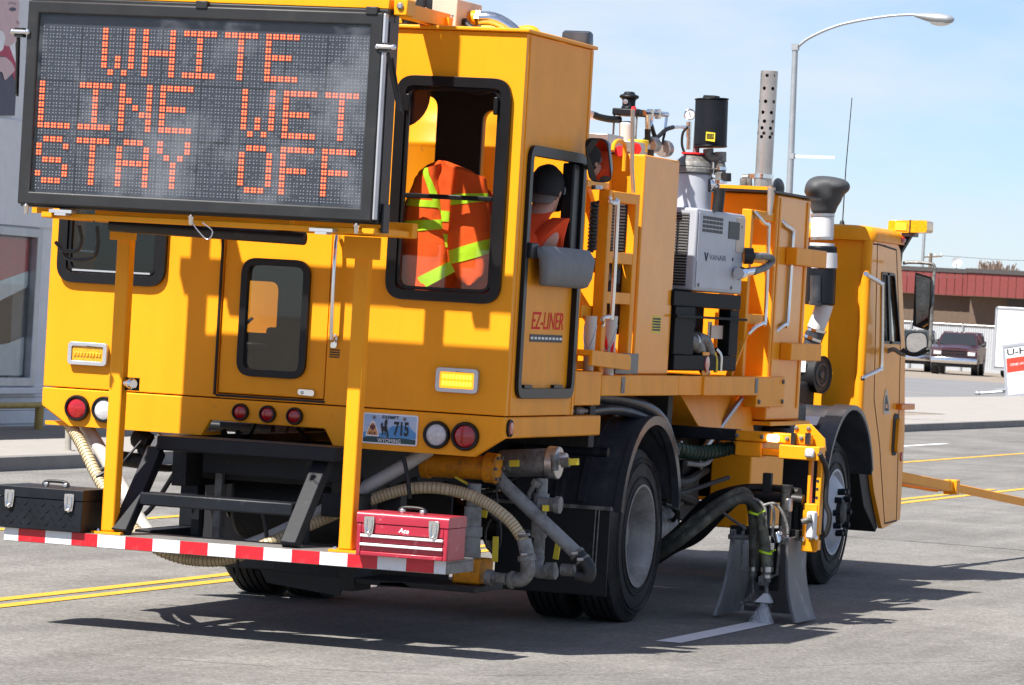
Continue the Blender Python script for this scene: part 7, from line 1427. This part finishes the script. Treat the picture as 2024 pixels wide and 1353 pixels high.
# ------------------------------------------------------------------ operator and driver
def person(label, loc_, rz, lean=(0,0)):
    def obj(name, b, m, par, **k):
        b.v = [(x+lean[0]*min(.56,max(0,z)), y+lean[1]*min(.56,max(0,z)), z) for x, y, z in b.v]; return obj1(name, b, m, par, **k)
    t = thing('person', label, 'person', loc_, rz)
    # seated figure facing +Y (local), hip at origin
    bm = bmesh.new(); V = {}
    def v(n, co, r): V[n] = (bm.verts.new(co), r)
    pts = dict(pelvis=((0,0,0),.14), waist=((0,.03,.18),.125), chest=((0,.09,.36),.125), collar=((0,.13,.47),.062), neck=((0,.17,.54),.058), skull=((0,.22,.62),.075))
    for s, n in ((1,'r'),(-1,'l')):
        pts.update({n+'sh':((s*.19,.12,.43),.055), n+'el':((s*.25,.27,.22),.048), n+'wr':((s*.19,.48,.20),.033), n+'pa':((s*.17,.55,.20),.036), n+'hip':((s*.10,.04,-.02),.10), n+'kn':((s*.13,.46,-.02),.07), n+'an':((s*.13,.44,-.40),.045), n+'toe':((s*.14,.60,-.45),.04)})
        for k in range(4): pts[n+'f%d' % k] = ((s*(.155+.018*k-.01),.60,.195),.010); pts[n+'g%d' % k] = ((s*(.155+.018*k-.01),.63+.008*(1-abs(k-1.5)),.175),.009)
        pts[n+'t0'] = ((s*.135,.55,.19),.012); pts[n+'t1'] = ((s*.125,.585,.18),.010)
    for n, (co, r) in pts.items(): v(n, co, r)
    E_ = [('pelvis','waist'),('waist','chest'),('chest','collar'),('collar','neck'),('neck','skull')]
    for n in 'rl':
        E_ += [('chest',n+'sh'),(n+'sh',n+'el'),(n+'el',n+'wr'),(n+'wr',n+'pa'),('pelvis',n+'hip'),(n+'hip',n+'kn'),(n+'kn',n+'an'),(n+'an',n+'toe'),(n+'pa',n+'t0'),(n+'t0',n+'t1')]
        for k in range(4): E_ += [(n+'pa',n+'f%d' % k),(n+'f%d' % k,n+'g%d' % k)]
    for a, c in E_: bm.edges.new((V[a][0], V[c][0]))
    me = bpy.data.meshes.new('person_skeleton'); order = list(V); bm.verts.index_update(); bm.to_mesh(me); bm.free()
    ob = bpy.data.objects.new('person_skeleton', me); C.objects.link(ob); sk = ob.modifiers.new('skin','SKIN'); ob.modifiers.new('sub','SUBSURF').levels = 2
    for i, n in enumerate(order): me.skin_vertices[0].data[i].radius = (V[n][1], V[n][1]); me.skin_vertices[0].data[i].use_root = (n == 'pelvis')
    dg = bpy.context.evaluated_depsgraph_get(); ev = ob.evaluated_get(dg); m2 = ev.to_mesh(); b = B(); b.add([x.co for x in m2.vertices], [tuple(p.vertices) for p in m2.polygons]); ev.to_mesh_clear(); bpy.data.objects.remove(ob)
    # head with face, joined into the same body mesh
    hc = Vector((0,.235,.66)); tilt = R(-32)
    def H(p): q_ = Vector(p); q_ = Matrix.Rotation(tilt, 3, 'X') @ q_; return hc+q_
    secs = []
    for z, ry, rx, off in ((-.125,.03,.035,.055),(-.105,.055,.050,.045),(-.07,.078,.062,.025),(-.03,.090,.070,.010),(.02,.098,.076,.0),(.07,.092,.073,-.006),(.105,.07,.058,-.008),(.125,.035,.03,-.01)): secs.append((H((0,off,z)), Matrix.Rotation(tilt,3,'X')@Vector((rx,0,0)), Matrix.Rotation(tilt,3,'X')@Vector((0,ry,0))))
    b.loft(secs, 22); b.loft([(H((0,.085,-.005)),Vector((.010,0,0)),Vector((0,.012,0))),(H((0,.108,-.035)),Vector((.015,0,0)),Vector((0,.016,0))),(H((0,.095,-.045)),Vector((.012,0,0)),Vector((0,.01,0)))], 10)
    for s in (1,-1): b.loft([(H((s*.070,-.005,-.05)),Vector((.008,0,0)),Vector((0,.010,0))),(H((s*.080,-.012,-.02)),Vector((.009,0,0)),Vector((0,.018,0))),(H((s*.080,-.018,.010)),Vector((.008,0,0)),Vector((0,.018,0))),(H((s*.072,-.012,.025)),Vector((.004,0,0)),Vector((0,.010,0)))], 10)
    bd = obj('body', b, 'skin', t, smooth=70)
    for s in (1,-1): obj('eye', B().ell(H((s*.032,.083,.0)),.013,.010,.010,12,8), 'sticker_white', bd, smooth=60)
    obj('mouth', B().ell(H((0,.088,-.072)),.024,.008,.006,12,6), 'p_red', bd, smooth=60)
    obj('hair', B().loft([(H((0,-.045,-.10)),Vector((.062,0,0)),Vector((0,.05,.0))),(H((0,-.03,-.05)),Vector((.074,0,0)),Vector((0,.07,0))),(H((0,-.02,.0)),Vector((.076,0,0)),Vector((0,.085,0)))], 20), 'hair', t, smooth=60)
    # shirt: torso loft and two sleeves
    sb = B().loft([((0,0.0,-.02),(.19,0,0),(0,.15,0)),((0,.02,.12),(.185,0,0),(0,.145,0)),((0,.07,.28),(.20,0,0),(0,.15,0)),((0,.105,.40),(.205,0,0),(0,.135,0)),((0,.13,.47),(.15,0,0),(0,.10,0)),((0,.15,.52),(.085,0,0),(0,.08,0)),((0,.165,.55),(.066,0,0),(0,.066,.01))], 28)
    for s in (1,-1): sb.loft([((s*.12,.11,.44),(0,.075,0),(0,0,.085)),((s*.20,.12,.43),(0,.09,.02),(0,-.02,.095)),((s*.235,.17,.35),(.02,.085,.03),(-.02,-.03,.085)),((s*.258,.215,.28),(.075,.0,.0),(0,.05,.055)),((s*.262,.225,.265),(.074,0,0),(0,.048,.053))], 20)
    obj('shirt', sb, 'orange_tee', t, smooth=70)
    tr = B()
    for s in (1,-1): tr.loft([((s*.09,-.02,0),(.12,0,0),(0,0,.125)),((s*.12,.25,-.01),(.095,0,0),(0,0,.10)),((s*.135,.46,-.03),(.085,0,0),(0,.03,.085)),((s*.135,.47,-.15),(.075,0,0),(0,.075,0)),((s*.135,.45,-.36),(.07,0,0),(0,.07,0))], 18)
    obj('trousers', tr, 'jeans', t, smooth=70)
    cp = B(); RT_ = Matrix.Rotation(tilt,3,'X')
    cp.loft([(H((0,-.018,-.04)),RT_@Vector((.084,0,0)),RT_@Vector((0,.106,.05))),(H((0,-.016,-.005)),RT_@Vector((.088,0,0)),RT_@Vector((0,.112,.045))),(H((0,-.014,.03)),RT_@Vector((.090,0,0)),RT_@Vector((0,.116,.035))),(H((0,-.012,.07)),RT_@Vector((.086,0,0)),RT_@Vector((0,.109,.02))),(H((0,-.010,.112)),RT_@Vector((.070,0,0)),RT_@Vector((0,.088,.008))),(H((0,-.008,.138)),RT_@Vector((.042,0,0)),RT_@Vector((0,.052,0))),(H((0,-.006,.146)),RT_@Vector((.01,0,0)),RT_@Vector((0,.012,0)))], 26)
    cp.loft([(H((0,.07,.030)),RT_@Vector((.080,0,0)),RT_@Vector((0,0,.008))),(H((0,.12,.026)),RT_@Vector((.078,0,0)),RT_@Vector((0,0,.007))),(H((0,.165,.012)),RT_@Vector((.062,0,0)),RT_@Vector((0,0,.006))),(H((0,.185,.004)),RT_@Vector((.03,0,0)),RT_@Vector((0,0,.004)))], 22)
    c_o = obj('cap', cp, 'cap', t, smooth=60)
    obj('cap_piping', B().tube([H((.086,.045,.02)),H((.083,.04,.06)),H((.068,.03,.103)),H((.035,.025,.128)),H((0,.025,.134))], .0045, 6, 5).tube([H((-.086,.045,.02)),H((-.083,.04,.06)),H((-.068,.03,.103)),H((-.035,.025,.128)),H((0,.025,.134))], .0045, 6, 5), 'alu', c_o)
    obj('cap_button', B().ell(H((0,-.006,.148)),.01,.01,.006,10,6), 'cap', c_o)
    return t
M['hair'] = mat('grey_hair', (.14,.12,.11), .8); M['orange_tee'] = mat('orange_tee_shirt', (.85,.085,.025), .85, var=.06, bump=.25, bscale=10, spec=.1)
op = person('operator in orange shirt and black cap looking down at the open side window', (.77, .26, 1.69), 0, (.68,.62))
dr = person('driver in orange shirt and black cap seated in the low front cab', (.83, 8.24, 1.0), 0)
